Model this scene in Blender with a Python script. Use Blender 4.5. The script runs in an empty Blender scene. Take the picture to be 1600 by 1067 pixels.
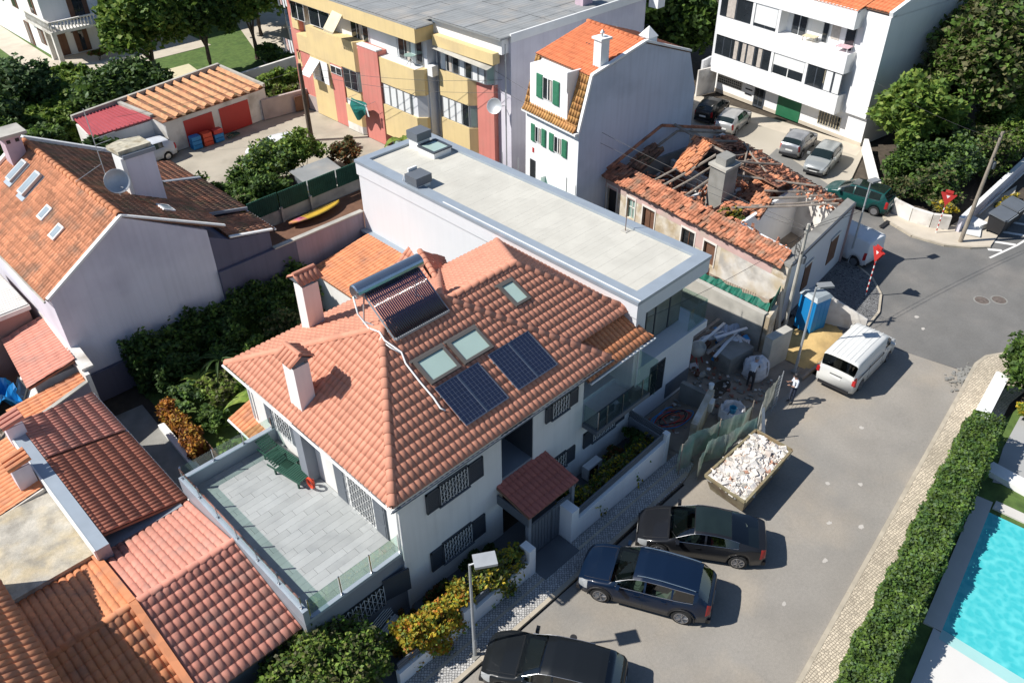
import bpy, bmesh, math, random
import numpy as np
from mathutils import Vector, Matrix
R = math.radians
random.seed(7)
rng = np.random.default_rng(7)
C = bpy.context.scene.collection
sc = bpy.context.scene

# ------------------------------------------------------------ camera
cam_d = bpy.data.cameras.new('camera'); cam = bpy.data.objects.new('camera', cam_d); C.objects.link(cam)
PIT, ROLL, YAW = R(37.25), R(-.6), R(44.4)
fw = Vector((0, math.cos(PIT), -math.sin(PIT))); rt = Vector((1, 0, 0)); up = rt.cross(fw)
rt, up = math.cos(ROLL)*rt + math.sin(ROLL)*up, -math.sin(ROLL)*rt + math.cos(ROLL)*up
MZ = Matrix.Rotation(-YAW, 3, 'Z'); rt, up, fw = MZ @ rt, MZ @ up, MZ @ fw
CAM = Vector((0, 0, 26))
cam.matrix_world = Matrix(((rt.x, up.x, -fw.x, 0), (rt.y, up.y, -fw.y, 0), (rt.z, up.z, -fw.z, 26), (0, 0, 0, 1)))
cam_d.sensor_width = 36; cam_d.lens = 1300/1600*36; cam_d.clip_end = 2000; cam_d.clip_start = .5
sc.camera = cam
# ------------------------------------------------------------ world, sun, exposure
SUN_EL, SUN_AZ = R(46), (-.79, .61)
w = bpy.data.worlds.new('World'); sc.world = w; w.use_nodes = True
nt = w.node_tree; bg = nt.nodes['Background']
sky = nt.nodes.new('ShaderNodeTexSky'); sky.sky_type = 'NISHITA'; sky.sun_disc = False
sky.sun_elevation = SUN_EL; sky.sun_rotation = math.atan2(SUN_AZ[0], SUN_AZ[1]); sky.dust_density = .3; sky.ozone_density = 2.5; sky.altitude = 600
nt.links.new(sky.outputs[0], bg.inputs[0]); bg.inputs[1].default_value = .085
sd = bpy.data.lights.new('sun', 'SUN'); sd.energy = 4.9; sd.angle = R(.53); sd.color = (1, .96, .90)
so = bpy.data.objects.new('sun', sd); C.objects.link(so)
so.rotation_euler = Vector((.79*math.cos(SUN_EL), -.61*math.cos(SUN_EL), -math.sin(SUN_EL))).to_track_quat('-Z', 'Y').to_euler()
so.location = (-30, 30, 60)
sc.view_settings.view_transform = 'Standard'; sc.view_settings.look = 'None'
sc.view_settings.exposure = 0.38; sc.view_settings.gamma = 1
sc.render.film_transparent = False
try:
    sc.cycles.max_bounces = 6; sc.cycles.use_denoising = True; sc.cycles.caustics_reflective = False; sc.cycles.caustics_refractive = False
except Exception: pass

# ------------------------------------------------------------ materials
def M(name, col, rough=.85, var=.12, vs=1.5, bump=0., bs=20., metal=0., spec=.5, col2=None, cvs=None, stain=None, sts=.35, detail=4, cell=0, cells=3.5, coat=0., trans=0., coord='pos', streak=0., speck=0.):
    """procedural: base colour with noise variation, optional second colour blotches, per-cell variation, bump"""
    m = bpy.data.materials.new(name); m.use_nodes = True; t = m.node_tree; N = t.nodes; L = t.links
    b = N['Principled BSDF']; b.inputs['Roughness'].default_value = rough; b.inputs['Metallic'].default_value = metal
    b.inputs['Specular IOR Level'].default_value = spec
    if coat: b.inputs['Coat Weight'].default_value = coat; b.inputs['Coat Roughness'].default_value = .04
    if coord == 'pos': g = N.new('ShaderNodeNewGeometry'); P = g.outputs['Position']
    else: g = N.new('ShaderNodeTexCoord'); P = g.outputs['Object']
    def noise(s, d=detail, off=None):
        n = N.new('ShaderNodeTexNoise'); n.inputs['Scale'].default_value = s; n.inputs['Detail'].default_value = d
        L.new(P, n.inputs['Vector']); return n.outputs['Fac']
    def ramp(f, a, c):
        r = N.new('ShaderNodeMapRange'); r.inputs[1].default_value = a; r.inputs[2].default_value = c; L.new(f, r.inputs[0]); return r.outputs[0]
    def mix(f, a, c, mode='MIX'):
        x = N.new('ShaderNodeMix'); x.data_type = 'RGBA'; x.blend_type = mode
        if isinstance(f, float): x.inputs[0].default_value = f
        else: L.new(f, x.inputs[0])
        for i, v in ((6, a), (7, c)):
            if isinstance(v, tuple): x.inputs[i].default_value = (*v, 1)
            else: L.new(v, x.inputs[i])
        return x.outputs[2]
    c = tuple(col)
    if col2: c = mix(ramp(noise(cvs or .8), .42, .62), c, tuple(col2))
    if cell:
        v = N.new('ShaderNodeTexVoronoi'); v.inputs['Scale'].default_value = cells; L.new(P, v.inputs['Vector'])
        s = N.new('ShaderNodeSeparateColor'); L.new(v.outputs['Color'], s.inputs[0])
        mr = N.new('ShaderNodeMapRange'); mr.inputs[3].default_value = 1-cell; mr.inputs[4].default_value = 1+cell; L.new(s.outputs[0], mr.inputs[0])
        hs = N.new('ShaderNodeHueSaturation'); L.new(mr.outputs[0], hs.inputs['Value'])
        if isinstance(c, tuple): hs.inputs['Color'].default_value = (*c, 1)
        else: L.new(c, hs.inputs['Color'])
        c = hs.outputs[0]
    if stain: c = mix(ramp(noise(sts, 6), .5, .72), c, tuple(stain))
    def value(c, f, lo, hi, a=.3, b_=.7):
        mr = N.new('ShaderNodeMapRange'); mr.inputs[1].default_value = a; mr.inputs[2].default_value = b_; mr.inputs[3].default_value = lo; mr.inputs[4].default_value = hi; L.new(f, mr.inputs[0])
        hs = N.new('ShaderNodeHueSaturation'); L.new(mr.outputs[0], hs.inputs['Value'])
        if isinstance(c, tuple): hs.inputs['Color'].default_value = (*c, 1)
        else: L.new(c, hs.inputs['Color'])
        return hs.outputs[0]
    if streak:
        mp = N.new('ShaderNodeMapping'); mp.inputs['Scale'].default_value = (3.2, 3.2, .16); L.new(P, mp.inputs[0]); n2 = N.new('ShaderNodeTexNoise'); n2.inputs['Scale'].default_value = 1.6; n2.inputs['Detail'].default_value = 6; L.new(mp.outputs[0], n2.inputs['Vector']); c = value(c, n2.outputs['Fac'], 1+streak*.3, 1-streak, .45, .75)
    if speck:
        c = value(c, noise(38, 2), 1-speck, 1+speck, .35, .65); c = value(c, noise(9, 4), 1-speck*.6, 1+speck*.6); vv = N.new('ShaderNodeTexVoronoi'); vv.feature = 'DISTANCE_TO_EDGE'; vv.inputs['Scale'].default_value = .33
        wn = N.new('ShaderNodeTexNoise'); wn.inputs['Scale'].default_value = 1.4; wn.inputs['Detail'].default_value = 6; L.new(P, wn.inputs['Vector']); am = N.new('ShaderNodeMix'); am.data_type = 'RGBA'; am.blend_type = 'ADD'; am.inputs[0].default_value = .9; L.new(P, am.inputs[6]); L.new(wn.outputs['Color'], am.inputs[7]); L.new(am.outputs[2], vv.inputs['Vector'])
        mk = N.new('ShaderNodeMapRange'); mk.inputs[1].default_value = .0; mk.inputs[2].default_value = .008; mk.inputs[3].default_value = .93; mk.inputs[4].default_value = 1.; L.new(vv.outputs['Distance'], mk.inputs[0]); h2 = N.new('ShaderNodeHueSaturation'); L.new(mk.outputs[0], h2.inputs['Value']); L.new(c, h2.inputs['Color']); c = h2.outputs[0]
    if var:
        mr = N.new('ShaderNodeMapRange'); mr.inputs[3].default_value = 1-var; mr.inputs[4].default_value = 1+var; mr.inputs[1].default_value = .3; mr.inputs[2].default_value = .7
        L.new(noise(vs), mr.inputs[0])
        hs = N.new('ShaderNodeHueSaturation'); L.new(mr.outputs[0], hs.inputs['Value'])
        if isinstance(c, tuple): hs.inputs['Color'].default_value = (*c, 1)
        else: L.new(c, hs.inputs['Color'])
        c = hs.outputs[0]
    if isinstance(c, tuple): b.inputs['Base Color'].default_value = (*c, 1)
    else: L.new(c, b.inputs['Base Color'])
    if bump:
        bp = N.new('ShaderNodeBump'); bp.inputs['Strength'].default_value = bump; bp.inputs['Distance'].default_value = .03
        L.new(noise(bs, 5), bp.inputs['Height']); L.new(bp.outputs[0], b.inputs['Normal'])
    if trans:
        tr = N.new('ShaderNodeBsdfTranslucent')
        if isinstance(c, tuple): tr.inputs[0].default_value = (*c, 1)
        else: L.new(c, tr.inputs[0])
        ms = N.new('ShaderNodeMixShader'); ms.inputs[0].default_value = trans
        L.new(b.outputs[0], ms.inputs[1]); L.new(tr.outputs[0], ms.inputs[2]); L.new(ms.outputs[0], N['Material Output'].inputs[0])
    return m
def glass_mat(name, col, rough=.03, alpha=.35):
    """thin pane: glossy tinted surface that lets part of the light through"""
    m = bpy.data.materials.new(name); m.use_nodes = True; t = m.node_tree; N = t.nodes; L = t.links
    N.remove(N['Principled BSDF']); tr = N.new('ShaderNodeBsdfTransparent'); tr.inputs[0].default_value = (*col, 1)
    gl = N.new('ShaderNodeBsdfGlossy'); gl.inputs['Roughness'].default_value = rough
    fr0 = N.new('ShaderNodeLayerWeight'); fr0.inputs[0].default_value = .5; fr = N.new('ShaderNodeMath'); fr.operation = 'POWER'; fr.inputs[1].default_value = 4.; L.new(fr0.outputs['Facing'], fr.inputs[0])
    mx = N.new('ShaderNodeMixShader'); ad = N.new('ShaderNodeMath'); ad.operation = 'ADD'; ad.inputs[1].default_value = alpha*.25; ad.use_clamp = True
    L.new(fr.outputs[0], ad.inputs[0]); L.new(ad.outputs[0], mx.inputs[0]); L.new(tr.outputs[0], mx.inputs[1]); L.new(gl.outputs[0], mx.inputs[2])
    L.new(mx.outputs[0], N['Material Output'].inputs[0]); return m
def cobble_mat(name, col, joint, scale=9.5, rot=0.):
    m = bpy.data.materials.new(name); m.use_nodes = True; t = m.node_tree; N = t.nodes; L = t.links; b = N['Principled BSDF']; b.inputs['Roughness'].default_value = .85
    g = N.new('ShaderNodeNewGeometry'); mp = N.new('ShaderNodeMapping'); mp.inputs['Rotation'].default_value = (0, 0, rot); L.new(g.outputs['Position'], mp.inputs[0])
    v = N.new('ShaderNodeTexVoronoi'); v.feature = 'DISTANCE_TO_EDGE'; v.inputs['Scale'].default_value = scale; v.inputs['Randomness'].default_value = .38; L.new(mp.outputs[0], v.inputs['Vector'])
    v2 = N.new('ShaderNodeTexVoronoi'); v2.inputs['Scale'].default_value = scale; v2.inputs['Randomness'].default_value = .38; L.new(mp.outputs[0], v2.inputs['Vector'])
    mr = N.new('ShaderNodeMapRange'); mr.inputs[1].default_value = .03; mr.inputs[2].default_value = .12; L.new(v.outputs['Distance'], mr.inputs[0])
    s = N.new('ShaderNodeSeparateColor'); L.new(v2.outputs['Color'], s.inputs[0])
    m2 = N.new('ShaderNodeMapRange'); m2.inputs[3].default_value = .75; m2.inputs[4].default_value = 1.15; L.new(s.outputs[0], m2.inputs[0])
    no = N.new('ShaderNodeTexNoise'); no.inputs['Scale'].default_value = .5; no.inputs['Detail'].default_value = 5; L.new(g.outputs['Position'], no.inputs['Vector'])
    m3 = N.new('ShaderNodeMapRange'); m3.inputs[1].default_value = .3; m3.inputs[2].default_value = .7; m3.inputs[3].default_value = .8; m3.inputs[4].default_value = 1.1; L.new(no.outputs[0], m3.inputs[0])
    mu = N.new('ShaderNodeMath'); mu.operation = 'MULTIPLY'; L.new(m2.outputs[0], mu.inputs[0]); L.new(m3.outputs[0], mu.inputs[1])
    hs = N.new('ShaderNodeHueSaturation'); hs.inputs['Color'].default_value = (*col, 1); L.new(mu.outputs[0], hs.inputs['Value'])
    x = N.new('ShaderNodeMix'); x.data_type = 'RGBA'; L.new(mr.outputs[0], x.inputs[0]); x.inputs[6].default_value = (*joint, 1); L.new(hs.outputs[0], x.inputs[7])
    L.new(x.outputs[2], b.inputs['Base Color'])
    bp = N.new('ShaderNodeBump'); bp.inputs['Strength'].default_value = .6; bp.inputs['Distance'].default_value = .02; L.new(mr.outputs[0], bp.inputs['Height']); L.new(bp.outputs[0], b.inputs['Normal'])
    return m
mt = {}
mt['tile'] = M('terracotta_tile', (.60, .265, .172), .8, .12, 1.1, bump=.1, bs=60, cell=.07, cells=3.2, stain=(.50, .215, .14), sts=1.1)
mt['tile_orange'] = M('orange_tile', (.60, .24, .11), .8, .1, .8, bump=.15, bs=50, cell=.1, stain=(.42, .19, .11), sts=1.2)
mt['tile_pink'] = M('pinkish_tile', (.58, .245, .18), .85, .1, .8, bump=.15, bs=50, cell=.08, stain=(.45, .24, .19), sts=1.3)
mt['tile_red'] = M('dark_red_tile', (.43, .16, .10), .8, .1, .8, bump=.15, bs=50, cell=.08)
mt['tile_gold'] = M('golden_tile', (.55, .30, .10), .8, .15, .8, cell=.18, col2=(.45, .22, .08), cvs=1.5)
mt['tile_old'] = M('old_orange_tile', (.52, .22, .115), .9, .15, .8, bump=.3, bs=40, cell=.24, cells=3.6, stain=(.25, .15, .10), sts=1.0)
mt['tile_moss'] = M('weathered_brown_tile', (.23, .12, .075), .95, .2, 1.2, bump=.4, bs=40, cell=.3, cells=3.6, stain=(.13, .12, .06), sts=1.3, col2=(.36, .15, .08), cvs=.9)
mt['tile_far'] = M('bright_orange_tile', (.56, .17, .07), .85, .12, .8, cell=.12)
mt['tile_ruin'] = M('broken_tile', (.45, .18, .10), .95, .2, 2, bump=.3, bs=30, cell=.35, cells=3, stain=(.25, .17, .12), sts=1.5)
mt['tile_canopy'] = M('canopy_tile', (.36, .11, .085), .75, .1, .8, cell=.06)
mt['under'] = M('roof_underlay', (.22, .12, .08), .95)
mt['white'] = M('white_wall_paint', (.80, .79, .76), .85, .03, .6, streak=.06, stain=(.68, .66, .62), sts=.25)
mt['white2'] = M('bright_white_wall_paint', (.80, .80, .79), .8, .02, .6, streak=.04)
mt['whiteold'] = M('old_white_plaster', (.70, .67, .62), .9, .08, 1.2, stain=(.40, .36, .31), sts=.8, bump=.2)
mt['trimwhite'] = M('white_trim', (.78, .78, .76), .6, .04)
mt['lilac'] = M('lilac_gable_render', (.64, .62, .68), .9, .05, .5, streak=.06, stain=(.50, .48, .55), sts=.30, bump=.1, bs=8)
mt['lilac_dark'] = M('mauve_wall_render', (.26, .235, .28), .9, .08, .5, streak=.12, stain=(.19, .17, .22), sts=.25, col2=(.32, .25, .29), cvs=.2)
mt['greywhite'] = M('pale_render', (.66, .67, .69), .8, .02, .5, streak=.02)
mt['gable_shade'] = M('blue_grey_gable_shade', (.52, .57, .66), .85, .05, .4, streak=.08, stain=(.37, .42, .50), sts=.3)  # blue-grey of the gable's shade put into the base colour
mt['steel'] = M('blue_grey_coping', (.33, .38, .43), .45, .06, 1.5, metal=.2)
mt['anthracite'] = M('anthracite_paint', (.055, .065, .08), .5, .1)
mt['dkgrey'] = M('dark_grey_paint', (.12, .135, .155), .6, .06)
mt['midgrey'] = M('grey_render', (.23, .25, .28), .7, .06, .6)
mt['membrane'] = M('beige_roof_membrane', (.52, .50, .44), .8, .04, .8, stain=(.47, .45, .39), sts=.4)
mt['concrete'] = M('concrete', (.44, .42, .37), .95, .12, 1.5, bump=.2, stain=(.28, .27, .24), sts=.7)
mt['concrete_d'] = M('grey_concrete', (.25, .245, .225), .95, .12, 1.5, bump=.2, stain=(.18, .17, .15), sts=.7)
mt['asphalt'] = M('worn_asphalt', (.285, .262, .228), .95, .09, .5, bump=.35, bs=45, stain=(.35, .30, .235), sts=.22, speck=.10, col2=(.25, .235, .21), cvs=.13)
mt['asphalt_d'] = M('dark_asphalt', (.165, .16, .15), .95, .09, .8, bump=.3, bs=45, stain=(.215, .20, .18), sts=.3, speck=.10, col2=(.14, .138, .132), cvs=.17)
mt['lot'] = M('lot_concrete', (.45, .405, .33), .95, .1, .5, bump=.2, stain=(.35, .315, .25), sts=.25)
mt['lot_d'] = M('lot_asphalt', (.215, .21, .195), .95, .1, .5, bump=.2)
mt['dirt'] = M('sandy_soil', (.33, .265, .19), .98, .15, 1, bump=.5, bs=12, stain=(.22, .17, .13), sts=.6)
mt['sitedirt'] = M('site_mud', (.29, .24, .19), .98, .2, 1.2, bump=.6, bs=8, stain=(.19, .155, .12), sts=.7)
mt['sand'] = M('yellow_sand', (.52, .36, .15), .98, .15, 1.5, bump=.5, bs=14, stain=(.40, .28, .13), sts=1)
mt['grass'] = M('lawn_grass', (.085, .14, .03), .95, .25, 2.5, bump=.6, bs=40, stain=(.05, .10, .02), sts=.8)
mt['soil'] = M('garden_soil', (.07, .055, .04), .98, .25, 3, bump=.6, bs=12)
mt['cob'] = cobble_mat('cobble_paving', (.60, .52, .40), (.24, .20, .15), 9.5, .12)
mt['cob2'] = cobble_mat('basalt_and_lime_cobbles', (.50, .49, .47), (.06, .06, .06), 10.5, .78)
mt['cob3'] = cobble_mat('dark_cobbles', (.20, .20, .20), (.05, .05, .05), 8, .3)
mt['kerb'] = M('kerb_stone', (.42, .37, .29), .9, .15, 2)
mt['slab'] = M('terrace_slab', (.36, .375, .37), .7, .07, 1.2, stain=(.30, .315, .315), sts=1.4)
mt['yardfloor'] = M('dark_yard_tile', (.12, .13, .14), .6, .1, 1)
mt['path'] = M('pale_path', (.52, .46, .37), .9, .08, 1)
mt['glassd'] = M('dark_window_glass', (.02, .025, .03), .06, .2, 1, spec=.8)
mt['glassg'] = M('green_tinted_glass', (.30, .42, .38), .08, .06, 1, spec=.8)
mt['glassr'] = M('grey_roof_window_glass', (.30, .35, .38), .15, .08, 2, spec=.5)
mt['skyglass'] = M('skylight_glass', (.38, .50, .45), .07, .04, 1, spec=.9)
mt['car_glass'] = M('car_window_glass', (.012, .02, .019), .04, .2, 1, spec=.7)
mt['clear'] = glass_mat('clear_balustrade_glass', (.80, .90, .86))
mt['carclear'] = glass_mat('tinted_car_glass', (.34, .44, .40), .02, .5)
mt['chrome'] = M('brushed_steel', (.6, .6, .6), .25, .03, metal=1.)
mt['galv'] = M('galvanised_steel', (.46, .48, .49), .5, .08, 3, metal=.4)
mt['tyre'] = M('tyre_rubber', (.02, .02, .02), .85, .1)
mt['black'] = M('black_plastic', (.018, .018, .02), .6, .1)
mt['rim'] = M('wheel_alloy', (.5, .5, .52), .3, .03, metal=.9)
mt['redlamp'] = M('red_lamp_glass', (.45, .02, .02), .15, .05)
mt['headlamp'] = M('headlamp_glass', (.55, .58, .6), .08, .05, metal=.5)
mt['wood'] = M('grey_weathered_wood', (.27, .23, .19), .95, .2, 4, bump=.3)
mt['woodpole'] = M('timber_pole', (.28, .24, .19), .95, .15, 3, bump=.2)
mt['brown'] = M('brown_wood', (.15, .075, .045), .8, .15, 3)
mt['pinkwall'] = M('pink_wall_paint', (.55, .38, .35), .9, .08, 1, stain=(.47, .38, .33), sts=1.4)
mt['pinkred'] = M('salmon_wall_paint', (.60, .21, .17), .85, .05, .7, streak=.10, stain=(.54, .24, .19), sts=.6)
mt['yellow'] = M('pale_yellow_wall_paint', (.70, .54, .27), .85, .04, .7, streak=.05, stain=(.62, .48, .26), sts=.5)
mt['peel'] = M('peeling_plaster', (.60, .54, .44), .95, .12, 1.5, bump=.6, bs=6, col2=(.45, .36, .24), cvs=1.1, stain=(.68, .63, .56), sts=1.7)
mt['fibre'] = M('fibre_cement_sheet', (.27, .28, .28), .95, .12, .8, stain=(.35, .33, .30), sts=.6)
mt['red_metal'] = M('red_painted_sheet', (.42, .085, .095), .55, .08)
mt['reddoor'] = M('red_door_paint', (.46, .035, .03), .5, .05)
mt['greendoor'] = M('dark_green_paint', (.02, .13, .06), .5, .08)
mt['shutter_g'] = M('green_shutter_paint', (.035, .18, .10), .6, .08)
mt['greenfence'] = M('dark_green_privacy_screen', (.012, .075, .05), .7, .15, 3)
mt['blue'] = M('blue_plastic', (.01, .19, .46), .45, .06)
mt['bluetarp'] = M('blue_tarpaulin', (.01, .22, .55), .4, .15, 3)
mt['redplas'] = M('red_plastic', (.6, .07, .03), .5, .1)
mt['winframe'] = M('brown_grey_window_frame', (.10, .092, .085), .6, .1)
mt['lampgrey'] = M('lamp_head_grey', (.22, .23, .235), .6, .05)
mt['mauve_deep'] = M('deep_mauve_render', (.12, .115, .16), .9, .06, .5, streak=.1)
mt['pvback'] = M('solar_back_sheet', (.22, .25, .30), .4, .02)
mt['seat_l'] = M('pale_car_seat', (.45, .43, .38), .7, .1)
mt['seat_d'] = M('dark_car_seat', (.05, .05, .05), .7, .1)
mt['pv'] = M('solar_cell', (.012, .018, .042), .18, .1, 6, spec=.8)
mt['tube'] = M('evacuated_tube_glass', (.012, .012, .035), .1, .05, spec=1.)
mt['plate'] = M('number_plate', (.75, .75, .72), .5, .02)
mt['paint_w'] = M('white_road_paint', (.72, .70, .66), .8, .12, 4)
mt['lounger_g'] = M('green_plastic', (.02, .075, .05), .5, .1)
mt['curtain'] = M('pale_curtain', (.48, .43, .38), .9, .15, 5)
mt['blind'] = M('white_blind', (.72, .73, .72), .7, .03)
mt['awn'] = M('cream_awning', (.66, .58, .40), .85, .08)
mt['rubble'] = M('white_rubble', (.64, .605, .56), .95, .15, 3, cell=.2, cells=9, stain=(.62, .52, .44), sts=2.2)
def leafmat(n, a, b, tr=.36): return M(n, a, .6, .35, 1.6, col2=b, cvs=2.6, cell=.3, cells=6, trans=tr, spec=.35)
mt['leaf'] = leafmat('leaf_mid_green', (.085, .16, .028), (.14, .22, .04))
mt['leaf_d'] = leafmat('leaf_dark_green', (.045, .09, .022), (.07, .12, .03))
mt['leaf_l'] = leafmat('leaf_light_green', (.17, .26, .04), (.24, .30, .06))
mt['leaf_b'] = leafmat('leaf_blue_green', (.08, .15, .055), (.14, .20, .09))
mt['leaf_y'] = leafmat('leaf_yellow', (.52, .38, .03), (.32, .30, .03))
mt['leaf_o'] = leafmat('leaf_orange', (.50, .19, .03), (.42, .30, .04))
mt['leaf_br'] = leafmat('leaf_russet', (.24, .09, .03), (.16, .06, .02))
mt['leaf_ol'] = leafmat('leaf_olive', (.11, .12, .05), (.17, .16, .07))
mt['bark'] = M('bark', (.10, .075, .055), .95, .25, 4, bump=.5)

# ------------------------------------------------------------ mesh builder
class MB:
    def __init__(s): s.v = []; s.f = []; s.m = []; s.k = 0
    def add(s, vs, fs):
        o = len(s.v); s.v += [tuple(p) for p in vs]; s.f += [tuple(o+i for i in f) for f in fs]; s.m += [s.k]*len(fs); return s
    def box(s, x0, x1, y0, y1, z0, z1):
        return s.add([(x0,y0,z0),(x1,y0,z0),(x1,y1,z0),(x0,y1,z0),(x0,y0,z1),(x1,y0,z1),(x1,y1,z1),(x0,y1,z1)],
                     [(0,3,2,1),(4,5,6,7),(0,1,5,4),(1,2,6,5),(2,3,7,6),(3,0,4,7)])
    def obox(s, c, h, rz=0., rx=0., ry=0.):
        m = Matrix.Translation(c) @ Matrix.Rotation(rz, 4, 'Z') @ Matrix.Rotation(ry, 4, 'Y') @ Matrix.Rotation(rx, 4, 'X')
        vs = [m @ Vector((a*h[0], b*h[1], d*h[2])) for d in (-1, 1) for a, b in ((-1,-1),(1,-1),(1,1),(-1,1))]
        return s.add(vs, [(0,3,2,1),(4,5,6,7),(0,1,5,4),(1,2,6,5),(2,3,7,6),(3,0,4,7)])
    def bar(s, a, b, w=.05, h=None):
        """rectangular bar from a to b"""
        a, b = Vector(a), Vector(b); d = (b-a); L = d.length
        if L < 1e-5: return s
        q = d.to_track_quat('X', 'Z').to_matrix().to_4x4(); m = Matrix.Translation((a+b)/2) @ q; h = h or w
        vs = [m @ Vector((x*L/2, y*w/2, z*h/2)) for z in (-1, 1) for x, y in ((-1,-1),(1,-1),(1,1),(-1,1))]
        return s.add(vs, [(0,3,2,1),(4,5,6,7),(0,1,5,4),(1,2,6,5),(2,3,7,6),(3,0,4,7)])
    def tube(s, pts, r=.03, n=6, cap=True):
        pts = [Vector(p) for p in pts]; rs = r if isinstance(r, (list, tuple)) else [r]*len(pts); o = len(s.v); k = len(pts)
        for i, p in enumerate(pts):
            d = (pts[min(i+1, k-1)] - pts[max(i-1, 0)]).normalized(); q = d.to_track_quat('Z', 'Y')
            for j in range(n):
                a = 2*math.pi*j/n; s.v.append(tuple(p + q @ Vector((rs[i]*math.cos(a), rs[i]*math.sin(a), 0))))
        for i in range(k-1):
            for j in range(n): s.f.append((o+i*n+j, o+i*n+(j+1)%n, o+(i+1)*n+(j+1)%n, o+(i+1)*n+j)); s.m.append(s.k)
        if cap: s.f += [tuple(o+j for j in reversed(range(n))), tuple(o+(k-1)*n+j for j in range(n))]; s.m += [s.k]*2
        return s
    def lathe(s, c, prof, n=16):
        o = len(s.v); k = len(prof)
        for r, z in prof:
            for j in range(n): a = 2*math.pi*j/n; s.v.append((c[0]+r*math.cos(a), c[1]+r*math.sin(a), c[2]+z))
        for i in range(k-1):
            for j in range(n): s.f.append((o+i*n+j, o+i*n+(j+1)%n, o+(i+1)*n+(j+1)%n, o+(i+1)*n+j)); s.m.append(s.k)
        s.f += [tuple(o+j for j in reversed(range(n))), tuple(o+(k-1)*n+j for j in range(n))]; s.m += [s.k]*2
        return s
    def poly(s, pts): return s.add(pts, [tuple(range(len(pts)))])
    def prism(s, pts, z0, z1):
        """vertical prism over a 2D outline (counter-clockwise)"""
        n = len(pts); a = sum(pts[i][0]*pts[(i+1)%n][1]-pts[(i+1)%n][0]*pts[i][1] for i in range(n))
        if a < 0: pts = pts[::-1]
        return s.add([(p[0], p[1], z0) for p in pts]+[(p[0], p[1], z1) for p in pts],
                     [tuple(reversed(range(n))), tuple(range(n, 2*n))]+[(i, (i+1)%n, n+(i+1)%n, n+i) for i in range(n)])
    def slabpoly(s, pts, t):
        """planar 3D polygon given thickness t downwards (along its normal)"""
        P = [Vector(p) for p in pts]; n = (P[1]-P[0]).cross(P[2]-P[0]).normalized()
        if n.z < 0: P = P[::-1]; n = -n
        k = len(P)
        return s.add(P+[p-n*t for p in P], [tuple(range(k)), tuple(reversed(range(k, 2*k)))]+[(i, k+i, k+(i+1)%k, (i+1)%k) for i in range(k)])
    def build(s, name, mat, parent=None, kind=None, label=None, smooth=False, world=True):
        me = bpy.data.meshes.new(name); me.from_pydata(s.v, [], s.f)
        mats = mat if isinstance(mat, (list, tuple)) else [mat]
        for x in mats: me.materials.append(mt[x] if isinstance(x, str) else x)
        if any(s.m): me.polygons.foreach_set('material_index', s.m)
        if smooth: me.polygons.foreach_set('use_smooth', [True]*len(s.f))
        return link(name, me, parent, kind, label, world)
def link(name, me, parent=None, kind=None, label=None, world=True, mw=None):
    o = bpy.data.objects.new(name, me); C.objects.link(o)
    if parent is not None:
        o.parent = parent
        if world and parent.type == 'EMPTY': o.matrix_parent_inverse = PINV[parent.name]
    if mw is not None: o.matrix_basis = mw
    if kind: o['kind'] = kind
    if label: o['label'] = label
    return o
PINV = {}
def thing(name, label, cat, loc=(0, 0, 0), rz=0., group=None):
    o = bpy.data.objects.new(name, None); C.objects.link(o); o.empty_display_size = .3
    o.location = loc; o.rotation_euler = (0, 0, rz); o['label'] = label; o['category'] = cat
    if group: o['group'] = group
    PINV[o.name] = (Matrix.Translation(loc) @ Matrix.Rotation(rz, 4, 'Z')).inverted()
    return o
def tag(o, label, cat, group=None, kind=None):
    if label: o['label'] = label
    if cat: o['category'] = cat
    if group: o['group'] = group
    if kind: o['kind'] = kind
    return o
def kids(o): return [c for c in o.children]
def dup(root, loc, rz=0., label=None):
    r = root.copy(); C.objects.link(r); r.location = loc; r.rotation_euler = (0, 0, rz)
    if label: r['label'] = label
    for ch in kids(root):
        c = ch.copy(); C.objects.link(c); c.parent = r
        for g in kids(ch):
            d = g.copy(); C.objects.link(d); d.parent = c
    return r
def struct(name, mb, mat, **k): return mb.build(name, mat, None, kind='structure', **k)

# ------------------------------------------------------------ tiled roofs
def tile_mesh(name, pitch, course, mat, amp=.055, lift=.022, n=11, over=.07):
    """one S-profile roof tile: x across, y up the slope, z out of the roof"""
    xs = np.array([0, .02, .06, .14, .28, .58, .72, .80, .85, .92, 1.]); n = 11; z = []
    for t in xs:
        z.append(amp*(.1+.9*(1-abs(2*t/.85-1)**3.2)) if t <= .85 else amp*(.1-.55*math.sin(math.pi*(t-.85)/.15)))
    vs = []; 
    for t, h in zip(xs, z): vs.append((t*pitch, 0, h+lift))
    for t, h in zip(xs, z): vs.append((t*pitch, course+over, h*.92+.004))
    for t, h in zip(xs, z): vs.append((t*pitch, .012, h+lift-.035))
    fs = [(i, i+1, n+i+1, n+i) for i in range(n-1)] + [(i, 2*n+i, 2*n+i+1, i+1) for i in range(n-1)]
    me = bpy.data.meshes.new(name); me.from_pydata(vs, [], fs); me.materials.append(mt[mat])
    me.polygons.foreach_set('use_smooth', [True]*(n-1)+[False]*(n-1))
    return me
TM = {}
def tmesh(pitch, course, mat, **k):
    key = (pitch, course, mat)
    if key not in TM: TM[key] = tile_mesh('roof_tile', pitch, course, mat, **k)
    return TM[key]
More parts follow.
